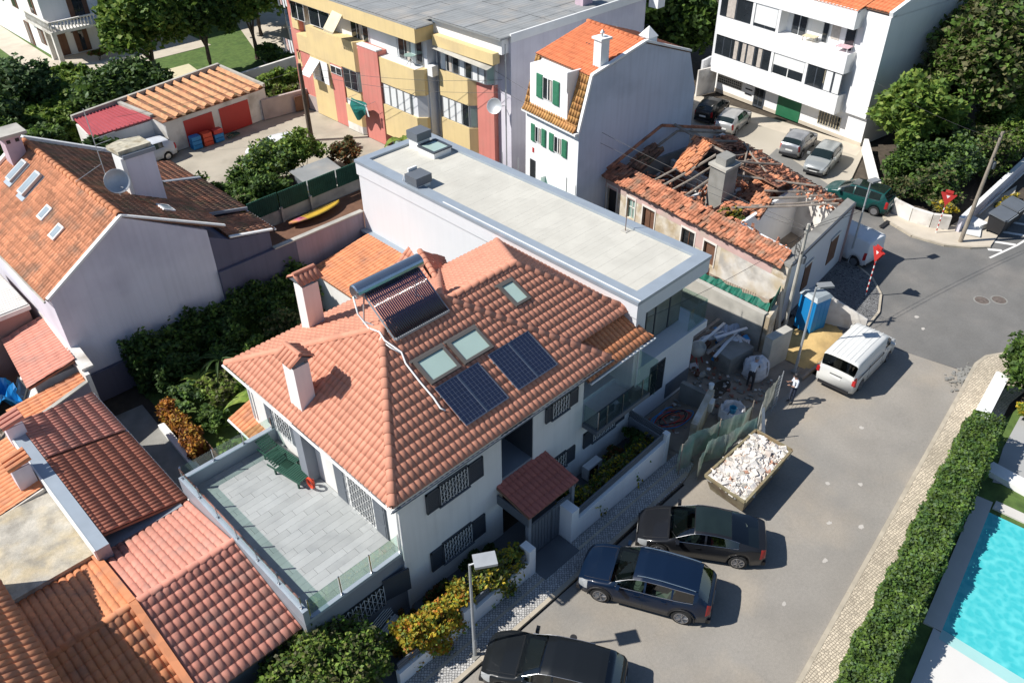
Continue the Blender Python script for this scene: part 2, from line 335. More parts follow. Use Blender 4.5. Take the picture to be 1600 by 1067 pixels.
class Roof:
    """gathers the tiles of one building; nearest 300 become objects, the rest one mesh"""
    def __init__(s, parent, mat, pitch=.23, course=.36, amp=.042, maxobj=300, jit=.0, lose=0.):
        s.p = parent; s.mat = mat; s.pitch = pitch; s.course = course; s.me = tmesh(pitch, course, mat, amp=amp); s.full = []; s.extra = []; s.maxobj = maxobj; s.jit = jit; s.lose = lose; s.rooms = {}
    def plane(s, pts, e0, e1, base=True, clip=True, mat=None, th=.10, over=.04):
        """pts: planar convex outline (world); e0->e1: the eave line (left to right seen from outside/below)"""
        P = [Vector(p) for p in pts]; e0, e1 = Vector(e0), Vector(e1); e = (e1-e0).normalized()
        n = (P[1]-P[0]).cross(P[2]-P[0]).normalized()
        if n.z < 0: n = -n
        u = n.cross(e).normalized()
        if u.z < 0: u = -u
        if e.cross(u).dot(n) < 0: e = -e; e0 = e1
        cen = sum(P, Vector())/len(P)
        edges = []
        for i in range(len(P)):
            a, b = P[i], P[(i+1) % len(P)]; d = (b-a)
            if d.length < 1e-4: continue
            en = d.cross(n).normalized()
            if en.dot(cen-a) > 0: en = -en
            iseave = abs(d.normalized().dot(e)) > .999 and abs((a-e0).dot(u)) < .05
            edges.append((a, en, iseave))
        us = [(p-e0).dot(e) for p in P]; vs = [(p-e0).dot(u) for p in P]
        part = []; me = s.me if not mat else tmesh(s.pitch, s.course, mat)
        i0, i1 = math.floor(min(us)/s.pitch), math.ceil(max(us)/s.pitch); j1 = math.ceil(max(vs)/s.course)
        for j in range(0, j1):
            for i in range(i0, i1):
                if s.lose and random.random() < s.lose: continue
                p = e0 + e*(i*s.pitch) + u*(j*s.course - over) + n*.02
                if s.jit: p = p + n*random.uniform(0, s.jit) + u*random.uniform(-s.jit, s.jit)
                cs = [p, p+e*s.pitch, p+e*s.pitch+u*s.course, p+u*s.course]; st = 0
                for a, en, ev in edges:
                    if ev: continue
                    ds = [en.dot(c-a) for c in cs]
                    if min(ds) > -.03: st = 2; break
                    if max(ds) > .012: st = 1
                if st == 2: continue
                ee, uu, nn = e, u, n
                if s.jit:
                    q = Matrix.Rotation(random.uniform(-1, 1)*s.jit*1.5, 3, n); ee, uu = q @ e, q @ u
                m = Matrix(((ee.x, uu.x, nn.x, p.x), (ee.y, uu.y, nn.y, p.y), (ee.z, uu.z, nn.z, p.z), (0, 0, 0, 1)))
                (part if st == 1 else s.full).append((m, me))
        if part:
            vs_, fs_ = s.merge([m for m, _ in part], me)
            bm = bmesh.new(); tmp = bpy.data.meshes.new('t'); tmp.from_pydata(vs_.tolist(), [], fs_); tmp.polygons.foreach_set('use_smooth', [True]*len(fs_)); bm.from_mesh(tmp); bpy.data.meshes.remove(tmp)
            for a, en, ev in edges:
                if ev: continue
                bmesh.ops.bisect_plane(bm, geom=bm.verts[:]+bm.edges[:]+bm.faces[:], plane_co=a, plane_no=en, clear_outer=True)
            bm.verts.index_update()
            s.extra.append((np.array([v.co[:] for v in bm.verts]) if len(bm.verts) else np.zeros((0, 3)), [[v.index for v in f.verts] for f in bm.faces], mat or s.mat)); bm.free()
        if base:
            s.rooms.setdefault('b', MB()).slabpoly([p - n*.012 for p in P], th)
    def merge(s, ms, me):
        n = len(me.vertices); co = np.empty(n*3); me.vertices.foreach_get('co', co); co = co.reshape(-1, 3)
        A = np.array([[list(r) for r in m] for m in ms]); V = np.einsum('kij,nj->kni', A[:, :3, :3], co)+A[:, None, :3, 3]
        fs = [tuple(p.vertices) for p in me.polygons]; F = []
        for k in range(len(ms)): o = k*n; F += [tuple(o+i for i in f) for f in fs]
        return V.reshape(-1, 3), F
    def cap(s, a, b, r=.13, L=.42, mat=None, drop=0.):
        """ridge or hip tiles laid from low end a to high end b"""
        a, b = Vector(a), Vector(b); d = b-a; n = max(1, round(d.length/L)); L = d.length/n; d.normalize()
        side = d.cross(Vector((0, 0, 1))).normalized(); upv = side.cross(d).normalized()
        key = ('cap', round(r, 3), round(L, 3), mat or s.mat)
        if key not in TM:
            vs = []; k = 7
            for y, rr in ((0, r*1.12), (L+.05, r*.9)):
                for i in range(k): t = math.pi*i/(k-1); vs.append((rr*math.cos(t), y, rr*.85*math.sin(t)))
            for i in range(k): t = math.pi*i/(k-1); vs.append((r*1.0*math.cos(t), 0, r*.72*math.sin(t)))
            fs = [(i, i+1, k+i+1, k+i) for i in range(k-1)]+[(i, 2*k+i, 2*k+i+1, i+1) for i in range(k-1)]
            me = bpy.data.meshes.new('ridge_tile'); me.from_pydata(vs, [], fs); me.materials.append(mt[mat or s.mat]); me.polygons.foreach_set('use_smooth', [True]*(k-1)+[False]*(k-1)); TM[key] = me
        for i in range(n):
            p = a+d*(L*i)+upv*(.02-drop)
            m = Matrix(((side.x, d.x, upv.x, p.x), (side.y, d.y, upv.y, p.y), (side.z, d.z, upv.z, p.z), (0, 0, 0, 1)))
            s.caps = getattr(s, 'caps', []); s.caps.append((m, TM[key]))
    def done(s, name='roof', under='under'):
        base = s.rooms.get('b', MB())
        if not base.v: base.box(0, .01, 0, .01, 0, .01) 
        ro = base.build(name, under, s.p); s.ro = ro
        s.full.sort(key=lambda t: (t[0].translation-CAM).length)
        for m, me in s.full[:s.maxobj]: link('roof_tile', me, ro, mw=m)
        for m, me in getattr(s, 'caps', []): link('ridge_tile', me, ro, mw=m)
        rest = s.full[s.maxobj:]; V = []; F = []; MI = []; o = 0; mats = []
        def mi(x):
            if x not in mats: mats.append(x)
            return mats.index(x)
        for me in {id(x[1]): x[1] for x in rest}.values():
            vs, fs = s.merge([m for m, q in rest if q is me], me); V.append(vs); F += [tuple(o+i for i in f) for f in fs]; MI += [mi(me.materials[0].name)]*len(fs); o += len(vs)
        for vs, fs, mm in s.extra:
            if len(vs): V.append(vs); F += [tuple(o+i for i in f) for f in fs]; MI += [mi(mt[mm].name)]*len(fs); o += len(vs)
        if V:
            me = bpy.data.meshes.new('roof_tiles'); me.from_pydata(np.vstack(V).tolist(), [], F)
            for x in mats: me.materials.append(bpy.data.materials[x])
            me.polygons.foreach_set('material_index', MI); me.polygons.foreach_set('use_smooth', [True]*len(F))
            link('roof_tiles', me, ro, kind='stuff')
        return ro

# ------------------------------------------------------------ foliage
def leafcloud(pts, size, up=.5, asp=1.6, jitter=.35, seed=0):
    """pts Nx3 -> rhombic leaves with random tilt"""
    g = np.random.default_rng(seed); n = len(pts)
    d = g.normal(size=(n, 3)); d[:, 2] *= .6; d /= np.linalg.norm(d, axis=1)[:, None]
    nn = g.normal(size=(n, 3)); nn[:, 2] = np.abs(nn[:, 2])+up; a = np.cross(d, nn); a /= np.linalg.norm(a, axis=1)[:, None]
    s = size*(1+jitter*g.uniform(-1, 1, n))[:, None]
    V = np.stack([pts-d*s*.5*asp, pts+a*s*.5, pts+d*s*.5*asp, pts-a*s*.5], 1).reshape(-1, 3)
    return V
def leafmesh(name, V, mats, parent=None, kind=None, label=None, mi=None, world=True):
    n = len(V)//4; me = bpy.data.meshes.new(name); me.vertices.add(n*4); me.loops.add(n*4); me.polygons.add(n)
    me.vertices.foreach_set('co', V.astype(np.float32).ravel()); me.loops.foreach_set('vertex_index', np.arange(n*4, dtype=np.int32))
    me.polygons.foreach_set('loop_start', np.arange(0, n*4, 4, dtype=np.int32)); me.polygons.foreach_set('loop_total', np.full(n, 4, np.int32))
    for x in mats: me.materials.append(mt[x])
    if mi is not None: me.polygons.foreach_set('material_index', mi.astype(np.int32))
    me.update(calc_edges=True); me.validate()
    return link(name, me, parent, kind, label, world)
def clumps(c, r, k, per, g, fill=.25, sub=.32):
    """points in lumpy clusters round an ellipsoid c, r"""
    out = []; c = np.array(c); r = np.array(r, float)
    for i in range(k):
        d = g.normal(size=3); d /= np.linalg.norm(d)
        if d[2] < -.35: d[2] *= -.5
        rad = g.uniform(.62, .98) if g.random() > fill else g.uniform(.1, .6)
        cc = c + d*r*rad; sr = sub*r*g.uniform(.7, 1.3)
        p = g.normal(size=(per, 3)); p /= np.linalg.norm(p, axis=1)[:, None]; p *= (g.uniform(0, 1, (per, 1))**.45)
        out.append(cc + p*sr)
    return np.vstack(out)
def tree(name, label, cat, base, trunk_h, crowns, n, leaf=.22, mats=('leaf',), group=None, tr=.16, seed=1, lean=(0, 0)):
    g = np.random.default_rng(seed); t = thing(name, label, cat, base, group=group); b = Vector(base)
    top = b+Vector((lean[0], lean[1], trunk_h)); mb = MB(); mb.tube([b, b+(top-b)*.5+Vector((g.uniform(-.1, .1), g.uniform(-.1, .1), 0)), top], [tr*1.2, tr, tr*.75], 8)
    for c, r in crowns: 
        for q in range(3): 
            e = Vector(c)+Vector((g.uniform(-.5, .5)*r[0], g.uniform(-.5, .5)*r[1], g.uniform(-.3, .3)*r[2])); mb.tube([top-Vector((0, 0, .2)), (top+e)/2+Vector((0, 0, .1)), e], [tr*.6, tr*.35, tr*.12], 5)
    mb.build('trunk', 'bark', t)
    tot = sum(r[0]*r[1]*r[2] for _, r in crowns); P = []
    for c, r in crowns:
        m = int(n*r[0]*r[1]*r[2]/tot); k = max(6, m//110); P.append(clumps(c, r, k, max(1, m//k), g))
    P = np.vstack(P); P = P[P[:, 2] > b.z+.1]; mi = (g.random(len(P)) * len(mats)).astype(int)
    leafmesh('crown', leafcloud(P, leaf, seed=seed), mats, t, mi=mi); return t
def shrub(name, label, cat, c, r, n, leaf=.12, mats=('leaf',), group=None, seed=1, sub=.3):
    g = np.random.default_rng(seed); t = thing(name, label, cat, (c[0], c[1], max(0, c[2]-r[2])), group=group)
    k = max(5, n//90); P = clumps(c, r, k, n//k, g, .3, sub); P = P[P[:, 2] > max(0.02, c[2]-r[2]*1.0)]
    mi = (g.random(len(P))*len(mats)).astype(int); leafmesh('foliage', leafcloud(P, leaf, seed=seed), mats, t, mi=mi)
    mb = MB()
    for q in range(4): mb.tube([(c[0], c[1], max(0, c[2]-r[2])), (c[0]+g.uniform(-.5, .5)*r[0], c[1]+g.uniform(-.5, .5)*r[1], c[2]+r[2]*.3)], [.03, .012], 4)
    mb.build('stem', 'bark', t); return t
def hedge(name, label, pts, w, h, n, leaf=.11, mats=('leaf',), group=None, seed=3, z0=0., rough=.10, cat='hedge', core='leaf_d'):
    """clipped hedge following a polyline: leaf shell over a leafy core"""
    g = np.random.default_rng(seed); t = thing(name, label, cat, (pts[0][0], pts[0][1], z0), group=group)
    seg = [(np.array(a, float), np.array(b, float)) for a, b in zip(pts[:-1], pts[1:])]; Ls = [np.linalg.norm(b-a) for a, b in seg]; P = []
    core_ = MB()
    for (a, b), L in zip(seg, Ls):
        m = int(n*L/sum(Ls)); d = (b-a)/L; s = np.array([-d[1], d[0]]); u = g.uniform(-.1, L+.1, m); f = g.random(m); aw = w/(w+2*h)
        off = np.where(f < aw, g.uniform(-w/2, w/2, m), np.where(f < aw+(1-aw)/2, -w/2, w/2)); zz = np.where(f < aw, h, g.uniform(0, h, m))
        bump = rough*(np.sin(u*2.1+off*3)+np.sin(u*5.3+zz*4)*.6+g.normal(size=m)*.7)
        off = off+np.where(f >= aw, np.sign(off)*bump, 0); zz = zz+np.where(f < aw, bump, 0)
        xy = a+d*u[:, None]+s*off[:, None]; P.append(np.column_stack([xy, z0+zz]))
        c = (a+b)/2; core_.obox((c[0], c[1], z0+h/2-.05), (L/2-.08, w/2-.12, h/2-.08), math.atan2(d[1], d[0]))
    P = np.vstack(P); mi = (g.random(len(P))*len(mats)).astype(int)
    leafmesh('foliage', leafcloud(P, leaf, seed=seed), mats, t, mi=mi); core_.build('inner_branches', core, t); return t
# ============================================================ THE SETTING
struct('ground', MB().poly([(-300, -300, -.12), (400, -300, -.12), (400, 500, -.12), (-300, 500, -.12)]), 'soil')
rk = lambda x: 4.22+.118*(x-17.4)              # right-hand kerb line of the street
struct('street', MB().poly([(-10, 1, 0), (39.5, 6.9, 0), (37.72, 7.23, 0), (37.1, 10.4, 0), (36.9, 12.2, 0), (33, 16, 0), (23, 16, 0), (22, 12.2, 0), (-10, 12.2, 0)]), 'asphalt')
struct('junction_road', MB().poly([(36.9, 12.4, .004), (37.1, 10.3, .004), (37.75, 7.2, .004), (38.2, 5.5, .004), (41, 4, .004), (60, 2, .004), (75, 2, .004), (75, 11, .004), (56, 11.3, .004), (50.4, 11.5, .004), (51.5, 22.5, .004), (46.6, 23, .004), (43, 17.5, .004), (37, 14, .004)]), 'asphalt_d')
struct('parking_lot', MB().poly([(44.2, 20, .008), (51, 19, .008), (53.4, 20.9, .008), (58.9, 22.6, .008), (59, 45, .008), (44.4, 45, .008), (44.4, 29, .008)]), 'lot')
struct('asphalt_patch', MB().poly([(44.2, 19.6, .012), (50.2, 19.0, .012), (54.2, 27.2, .012), (50.4, 26.5, .012), (51, 30.4, .012), (53.5, 35, .012), (49, 36, .012), (45, 27, .012)]), 'lot_d')
struct('entrance_apron', MB().poly([(57.0, 22.4, .013), (58.8, 22.8, .013), (58.8, 40, .013), (57.0, 40, .013)]), 'path')
# pavements with kerbs
def pavement(name, pts, mat, z=.11, kerb=None, kw=.16):
    struct(name, MB().prism(pts, -.1, z), mat)
    if kerb:
        for i in range(len(kerb)-1):
            a, b = Vector((*kerb[i], 0)), Vector((*kerb[i+1], 0)); d = (b-a); L = d.length; k = max(1, int(L/1.1)); d.normalize(); 
            for j in range(k):
                p, q = a+d*(L*j/k+.008), a+d*(L*(j+1)/k-.008); struct('kerbstone', MB().bar(p+Vector((0, 0, .052)), q+Vector((0, 0, .052)), kw, .135), 'kerb')
pavement('pavement_house_side', [(-5, 12.33), (22.2, 12.33), (23.2, 12.6), (23.2, 13.5), (-5, 13.5)], 'cob2', kerb=[(2, 12.33), (15.2, 12.33), (22.6, 12.5)])
struct('pavement_joint_stone', MB().bar((2, 13.08, .112), (23, 13.08, .112), .1, .012), 'kerb')
pavement('pavement_right', [(10, rk(10)), (17.4, 4.22), (36, 6.42), (38.6, 6.75), (39.6, 6.62), (40.6, 6.0), (41.6, 5.1), (44, 4.4), (60, 2.6), (60, 1.6), (37, 4.5), (17.4, 2.5), (10, 1.6)], 'cob', kerb=[(10, rk(10)), (17.4, 4.22), (36, 6.42), (38.6, 6.75), (39.6, 6.62), (40.6, 6.0), (41.6, 5.1), (44, 4.4)])
pavement('pavement_ruin_corner', [(36.4, 12.3), (37.6, 12.0), (39.5, 12.2), (41.2, 12.9), (42.4, 14.0), (43.1, 15.3), (43.3, 16.4), (42.4, 16.2), (36, 15.5), (36, 13.2)], 'cob3', kerb=[(36.6, 12.2), (37.6, 12.0), (39.5, 12.2), (41.2, 12.9), (42.4, 14.0), (43.1, 15.3)], kw=.12)
pavement('pavement_far_corner', [(51.2, 18.4), (50.7, 17.2), (49.4, 16.6), (48.6, 14.5), (48.9, 12.6), (49.7, 11.4), (50.6, 10.6), (53.5, 10.9), (60, 12.4), (50.6, 13.4), (50.3, 16.6), (52, 18.6)], 'path', kerb=[(50.9, 17.6), (49.4, 16.6), (48.6, 14.5), (48.9, 12.6), (49.7, 11.4), (50.6, 10.6)])
# painted parking marks on the far side
pm = MB()
for a, b in (((49.4, 10.15), (52, 9.55)), ((52, 9.55), (56, 9.0))): pm.bar((*a, .010), (*b, .010), .14, .004)
struct('edge_line', pm, 'paint_w')
for i, (a, b) in enumerate((((50.3, 10.6), (50.75, 9.95)), ((51.4, 10.9), (52.0, 9.6)), ((53.0, 10.9), (53.7, 9.3)), ((54.7, 10.8), (55.4, 9.1)))):
    struct('road_stripe', MB().bar((*a, .018), (*b, .018), .26, .004), 'paint_w')
struct('edge_line', MB().bar((41.9, 4.98, .016), (44.0, 4.34, .016), .12, .004), 'paint_w')
# drains and manholes
for (x, y) in ((44.6, 8.75), (45.3, 8.1)):
    m = thing('manhole_cover', 'rusty round iron manhole cover in the dark junction asphalt, ' + ('nearer the striped sign' if y > 8.5 else 'nearer the right-hand pavement'), 'manhole cover', (x, y, .006))
    MB().lathe((x, y, .008), [(.36, 0), (.36, .006)], 20).build('lid', M('rusty_iron', (.13, .105, .09), .9, .3, 6, bump=.5), m); MB().lathe((x, y, .004), [(.44, 0), (.44, .006)], 20).build('frame', 'concrete_d', m)
for (x, y, l) in ((11.7, 12.05, 'small round drain cover near the black car at the kerb'), (13.35, 10.7, 'small round drain cover between the black car and the dark blue estate')):
    tag(MB().lathe((x, y, .006), [(.12, 0), (.12, .008)], 14).build('drain_cover', 'black'), l, 'drain cover')
m = MB(); m.box(48.2, 49.3, 16.2, 16.45, .112, .125); tag(m.build('gully_grate', 'black'), 'black gully opening in the far corner kerb below the green car', 'drain')
# patched gutter debris at the seam
g = np.random.default_rng(5); mb = MB()
for i in range(160):
    x, y = 37.3+g.normal()*.5, 6.75+g.normal()*.28; s = g.uniform(.03, .09); mb.obox((x, y, .02+s*.2), (s, s*.7, s*.4), g.uniform(0, 3))
tag(mb.build('gutter_rubble', 'concrete_d', kind='stuff'), 'loose grey rubble in the gutter where new asphalt meets old', 'rubble')

# far side garden, pool
struct('pool_garden_lawn', MB().poly([(10, 2.0, -.02), (17.4, 2.4, -.02), (33.5, 4.4, -.02), (60, 2.2, -.02), (60, -20, -.02), (10, -20, -.02)]), 'grass')
q = (.139, 1.0)  # pool edge direction helpers (dy/dx)
def pl(x, y): return (x, y)
px0 = lambda x: 2.61+.139*(x-29.46)
outer = [(15.0, px0(15)+.05-.0), (30.15, px0(30.15)+.42), (31.9, -10), (15, -10)]
deck = MB()
# coping strips round the basin and the pale deck on the near side
struct('pool_deck', MB().poly([(13, .62, .03), (22.6, 1.62+.32, .03), (22.75, -12, .03), (13, -12, .03)]), M('white_deck', (.62, .61, .585), .8, .03, .7))
for (a, b, wd) in (((22.6, 1.98), (30.0, 3.01), .62), ((29.98, 2.62), (30.8, -8), .5)):
    struct('pool_coping', MB().bar((*a, -.02), (*b, -.02), wd, .14), M('pool_coping_stone', (.55, .53, .49), .8, .05, 1))
wm = bpy.data.materials.new('pool_water'); wm.use_nodes = True; N = wm.node_tree.nodes; L = wm.node_tree.links; b = N['Principled BSDF']
b.inputs['Roughness'].default_value = .06; b.inputs['Transmission Weight'].default_value = .0; b.inputs['Specular IOR Level'].default_value = .3
gg = N.new('ShaderNodeNewGeometry'); v = N.new('ShaderNodeTexVoronoi'); v.feature = 'SMOOTH_F1'; v.inputs['Scale'].default_value = 4.2
no = N.new('ShaderNodeTexNoise'); no.inputs['Scale'].default_value = 2.5; ad = N.new('ShaderNodeMix'); ad.data_type = 'RGBA'; ad.blend_type = 'ADD'; ad.inputs[0].default_value = .35
L.new(gg.outputs['Position'], no.inputs['Vector']); L.new(gg.outputs['Position'], ad.inputs[6]); L.new(no.outputs['Color'], ad.inputs[7]); L.new(ad.outputs[2], v.inputs['Vector'])
bp = N.new('ShaderNodeBump'); bp.inputs['Strength'].default_value = .2; bp.inputs['Distance'].default_value = .05; L.new(v.outputs['Distance'], bp.inputs['Height']); L.new(bp.outputs[0], b.inputs['Normal'])
cr = N.new('ShaderNodeValToRGB'); cr.color_ramp.elements[0].color = (.055, .46, .49, 1); cr.color_ramp.elements[1].color = (.14, .60, .61, 1); cr.color_ramp.elements[0].position = .3; cr.color_ramp.elements[1].position = .85
L.new(v.outputs['Distance'], cr.inputs[0]); L.new(cr.outputs[0], b.inputs['Base Color'])
p = thing('swimming_pool', 'turquoise swimming pool beside the long clipped hedge', 'pool', (26, -1, 0))
MB().poly([(22.75, 1.69, -.0), (29.45, 2.62, -.0), (30.3, -8, -.0), (22.9, -8, -.0)]).build('pool_water', wm, p)
MB().poly([(22.3, 1.62, .034), (22.75, 1.70, .034), (22.9, -8, .034), (22.3, -8, .034)]).build('beach_step', M('shallow_step', (.34, .58, .56), .3, .05, 1), p)
# pale terrace at the top right of the garden, raised step
struct('garden_terrace', MB().poly([(31.2, 3.15, .02), (33.6, 3.6, .02), (37.2, 3.9, .02), (38.5, -3, .02), (32.1, 1.5, .02)]), M('grey_terrace_paving', (.36, .36, .35), .8, .04, .8))
tag(MB().obox((31.7, 2.0, .12), (.35, 1.6, .14), R(-4)).build('garden_step', 'trimwhite'), 'long white step between the garden terrace and the lawn', 'step')
tag(MB().prism([(28.0, 1.5), (28.9, 1.6), (29.0, .6), (28.2, .5)], -.02, .01).build('paving_slab', 'trimwhite'), 'white slab in the shaded lawn by the pool corner', 'slab') if False else None
# clipped hedge
hedge('clipped_hedge', 'long dense clipped green hedge between the pavement and the pool garden', [(9, 1.35), (16.5, 2.42), (26, 3.62), (33.0, 4.5)], 1.25, 1.7, 62000, .085, ('leaf', 'leaf_b', 'leaf'), seed=11, rough=.07)
wl = thing('garden_wall', 'low white wall with flat coping beyond the end of the clipped hedge', 'wall', (35, 5, 0))
MB().bar((33.4, 5.05, .5), (37.3, 5.5, .5), .22, 1.1).build('wall', 'white', wl); MB().bar((33.4, 4.85, 1.06), (37.3, 5.3, 1.06), .55, .08).build('coping', 'trimwhite', wl)
shrub('bush', 'big dark green bush spilling over the white wall at the right-hand corner', 'bush', (38.4, 4.3, 1.3), (1.6, 1.5, 1.6), 7000, .16, ('leaf_d', 'leaf'), seed=21)
shrub('bush', 'light green shrub in the shade below the corner bush', 'bush', (36.3, 3.6, .3), (.6, .5, .5), 1200, .14, ('leaf_l', 'leaf_y'), seed=22)
shrub('bush', 'small reddish green shrub at the right edge beside the garden terrace', 'bush', (38.3, 2.9, .4), (.9, .9, .6), 1500, .14, ('leaf', 'leaf_br'), seed=23)

# ============================================================ MAIN HOUSE
H = thing('tiled_house', 'white two-storey house with salmon tiled hip roof, solar panels and grey roof terrace', 'house', (15, 20, 0))
X0, X1, Y0, Y1 = 10.15, 19.3, 15.72, 25.4
def wallbox(name, mb, mat, p): return mb.build(name, mat, p)
mb = MB()
mb.box(X0, 14.8, Y0, Y1, 0, 5.75); mb.box(16.45, X1, Y0, Y1, 0, 5.75); mb.box(14.8, 16.45, Y0+1.6, Y1, 0, 5.75)
mb.box(19.3, 22.6, Y0+.9, 24.0, 0, 3.0); mb.box(19.3, 22.6, Y0+2.0, 24.0, 3.0, 5.2); mb.box(19.3, 22.78, Y0, Y0+.9, 0, 2.75)
mb.box(22.45, 22.78, Y0+.02, Y0+2, 2.75, 5.2)
mb.build('wall', 'white', H)
MB().box(14.82, 16.43, Y0+1.52, Y0+1.595, 3.1, 5.7).build('recess_panel', 'dkgrey', H)
MB().box(14.8, 16.45, Y0+.05, Y0+1.6, 2.9, 3.1).build('recess_floor', 'midgrey', H)
MB().box(14.79, 14.83, Y0+.03, Y0+1.6, 3.1, 5.74).build('recess_side', 'anthracite', H); MB().box(16.42, 16.46, Y0+.03, Y0+1.6, 3.1, 5.74).build('recess_side', 'anthracite', H)
rf = Roof(H, 'tile', .23, .37)
ze, s1, s2 = 5.9, .45, .6; yr = 20.6; zr = 8.24; xa, xb = 13.6, 16.4
rf.plane([(9.7, 15.4, ze), (20.45, 15.4, ze), (xb, yr, zr), (xa, yr, zr)], (9.7, 15.4, ze), (20.45, 15.4, ze))
rf.plane([(9.7, 25.8, ze), (9.7, 15.4, ze), (xa, yr, zr)], (9.7, 25.8, ze), (9.7, 15.4, ze))
rf.plane([(20.45, 25.8, ze), (9.7, 25.8, ze), (xa, yr, zr), (xb, yr, zr)], (20.45, 25.8, ze), (9.7, 25.8, ze))
rf.plane([(20.45, 15.4, ze), (20.45, 25.8, ze), (xb, yr, zr)], (20.45, 15.4, ze), (20.45, 25.8, ze))
# second, hipped roof against the neighbour
rf.plane([(19.5, 16.5, 6.4), (23.0, 16.5, 6.4), (20.25, 20.5, 8.06), (16.5, 20.5, 8.06)], (19.5, 16.5, 6.4), (23.0, 16.5, 6.4))
rf.plane([(22.78, 24.2, 6.6), (17.3, 24.2, 6.6), (16.5, 20.5, 8.06), (20.25, 20.5, 8.06)], (22.78, 24.2, 6.6), (17.3, 24.2, 6.6))
rf.plane([(22.78, 16.6, 6.5), (22.78, 24.2, 6.62), (20.25, 20.5, 8.06)], (22.78, 16.6, 6.5), (22.78, 24.2, 6.62))
# rear wing with its own little ridge
rf.plane([(19.3, 25.6, 6.3), (19.3, 22.4, 6.3), (18.0, 22.6, 7.3), (18.55, 24.9, 7.2)], (19.3, 25.6, 6.3), (19.3, 22.4, 6.3)) if False else None
rf.plane([(17.0, 25.6, 6.25), (17.0, 22.2, 6.25), (18.05, 22.4, 7.25), (19.0, 24.6, 7.2)], (17.0, 25.6, 6.25), (17.0, 22.2, 6.25)) if False else None
# low front lean-to roof over the balcony
rf.plane([(19.2, 15.4, 5.42), (23.15, 15.4, 5.5), (22.75, 17.2, 6.25), (19.2, 17.2, 6.17)], (19.2, 15.4, 5.42), (23.15, 15.4, 5.5), mat='tile_orange')
for a, b in (((9.72, 15.42, ze), (xa, yr, zr)), ((9.72, 25.78, ze), (xa, yr, zr)), ((20.43, 15.42, ze), (xb, yr, zr)), ((20.4, 25.7, ze), (xb, yr, zr)), ((xa, yr, zr), (xb, yr, zr)),
             ((22.9, 16.55, 6.42), (20.25, 20.5, 8.06)), ((22.7, 24.1, 6.62), (20.25, 20.5, 8.06)), ((16.6, 20.5, 8.08), (20.3, 20.5, 8.08))): rf.cap(a, b, .15, .43)
# small rear hip piece: ridge running back from the valley
V3 = [(17.55, 22.9, 6.85), (18.35, 22.35, 7.05), (19.4, 24.5, 7.0)]
rf.plane([(17.2, 25.6, 6.35), (17.1, 22.6, 6.35), (17.95, 22.9, 7.1), (19.0, 25.2, 7.1)][:4], (17.2, 25.6, 6.35), (17.1, 22.6, 6.35))
rf.plane([(20.2, 25.0, 6.45), (18.9, 22.6, 6.45), (17.95, 22.9, 7.1), (19.0, 25.2, 7.1)], (18.9, 22.6, 6.45), (20.2, 25.0, 6.45))
rf.cap((18.0, 22.6, 7.14), (19.1, 25.2, 7.14), .14, .42)
rf.done()
# eaves: soffit, gutter
mb = MB(); mb.box(9.78, 20.35, 15.48, Y0+.0, 5.72, 5.80); mb.box(9.78, X0, Y0, 25.7, 5.72, 5.80); mb.box(X0, 20.35, Y1, 25.7, 5.72, 5.8); mb.build('soffit', 'trimwhite', H)
mb = MB(); mb.tube([(9.62, 15.3, 5.83), (20.5, 15.3, 5.83)], .05, 8); mb.build('gutter', 'dkgrey', H)
mb = MB(); mb.tube([(9.6, 15.3, 5.83), (9.6, 25.85, 5.83)], .05, 8); mb.build('gutter', 'trimwhite', H)
mb = MB(); mb.tube([(19.2, 15.3, 5.36), (23.2, 15.3, 5.44)], .045, 8); mb.build('gutter', 'trimwhite', H)
for pts in ([(10.05, 15.6, 5.75), (10.05, 15.64, .1)], [(10.05, 15.74+.0, 5.7), (10.08, 15.9, .1)], [(10.07, 25.2, 5.75), (10.07, 25.2, 3.2)], [(22.6, 15.62, 5.3), (22.6, 15.62, .1)]):
    MB().tube(pts, .045, 8).build('downpipe', 'trimwhite', H)
def grille(mb, o, e, w, h, step=.13, r=.011):
    """diamond trellis security grille on a plane: origin o, horizontal unit e"""
    o, e = Vector(o), Vector(e); z = Vector((0, 0, 1)); n = int(w/step)
    for i in range(n+1): mb.bar(o+e*(w*i/n), o+e*(w*i/n)+z*h, r*1.6)
    k = max(2, int(h/step/1.2))
    for j in range(k):
        for i in range(n):
            a = o+e*(w*i/n)+z*(h*j/k); b_ = o+e*(w*(i+1)/n)+z*(h*(j+1)/k)
            if (i+j) % 2: a, b_ = o+e*(w*i/n)+z*(h*(j+1)/k), o+e*(w*(i+1)/n)+z*(h*j/k)
            mb.bar(a, b_, r)
def shutter(mb, c, e, w, h, nrm):
    """louvred shutter leaf centred on c"""
    c, e, nrm = Vector(c), Vector(e), Vector(nrm); z = Vector((0, 0, 1))
    for s_ in (-1, 1): mb.bar(c+e*(s_*(w/2-.03))-z*h/2, c+e*(s_*(w/2-.03))+z*h/2, .06)
    for s_ in (-1, 1): mb.bar(c-e*(w/2)+z*(s_*(h/2-.03)), c+e*(w/2)+z*(s_*(h/2-.03)), .06)
    k = int(h/.085)
    for i in range(1, k): mb.bar(c-e*(w/2-.05)+z*(-h/2+h*i/k), c+e*(w/2-.05)+z*(-h/2+h*i/k), .028, .07)
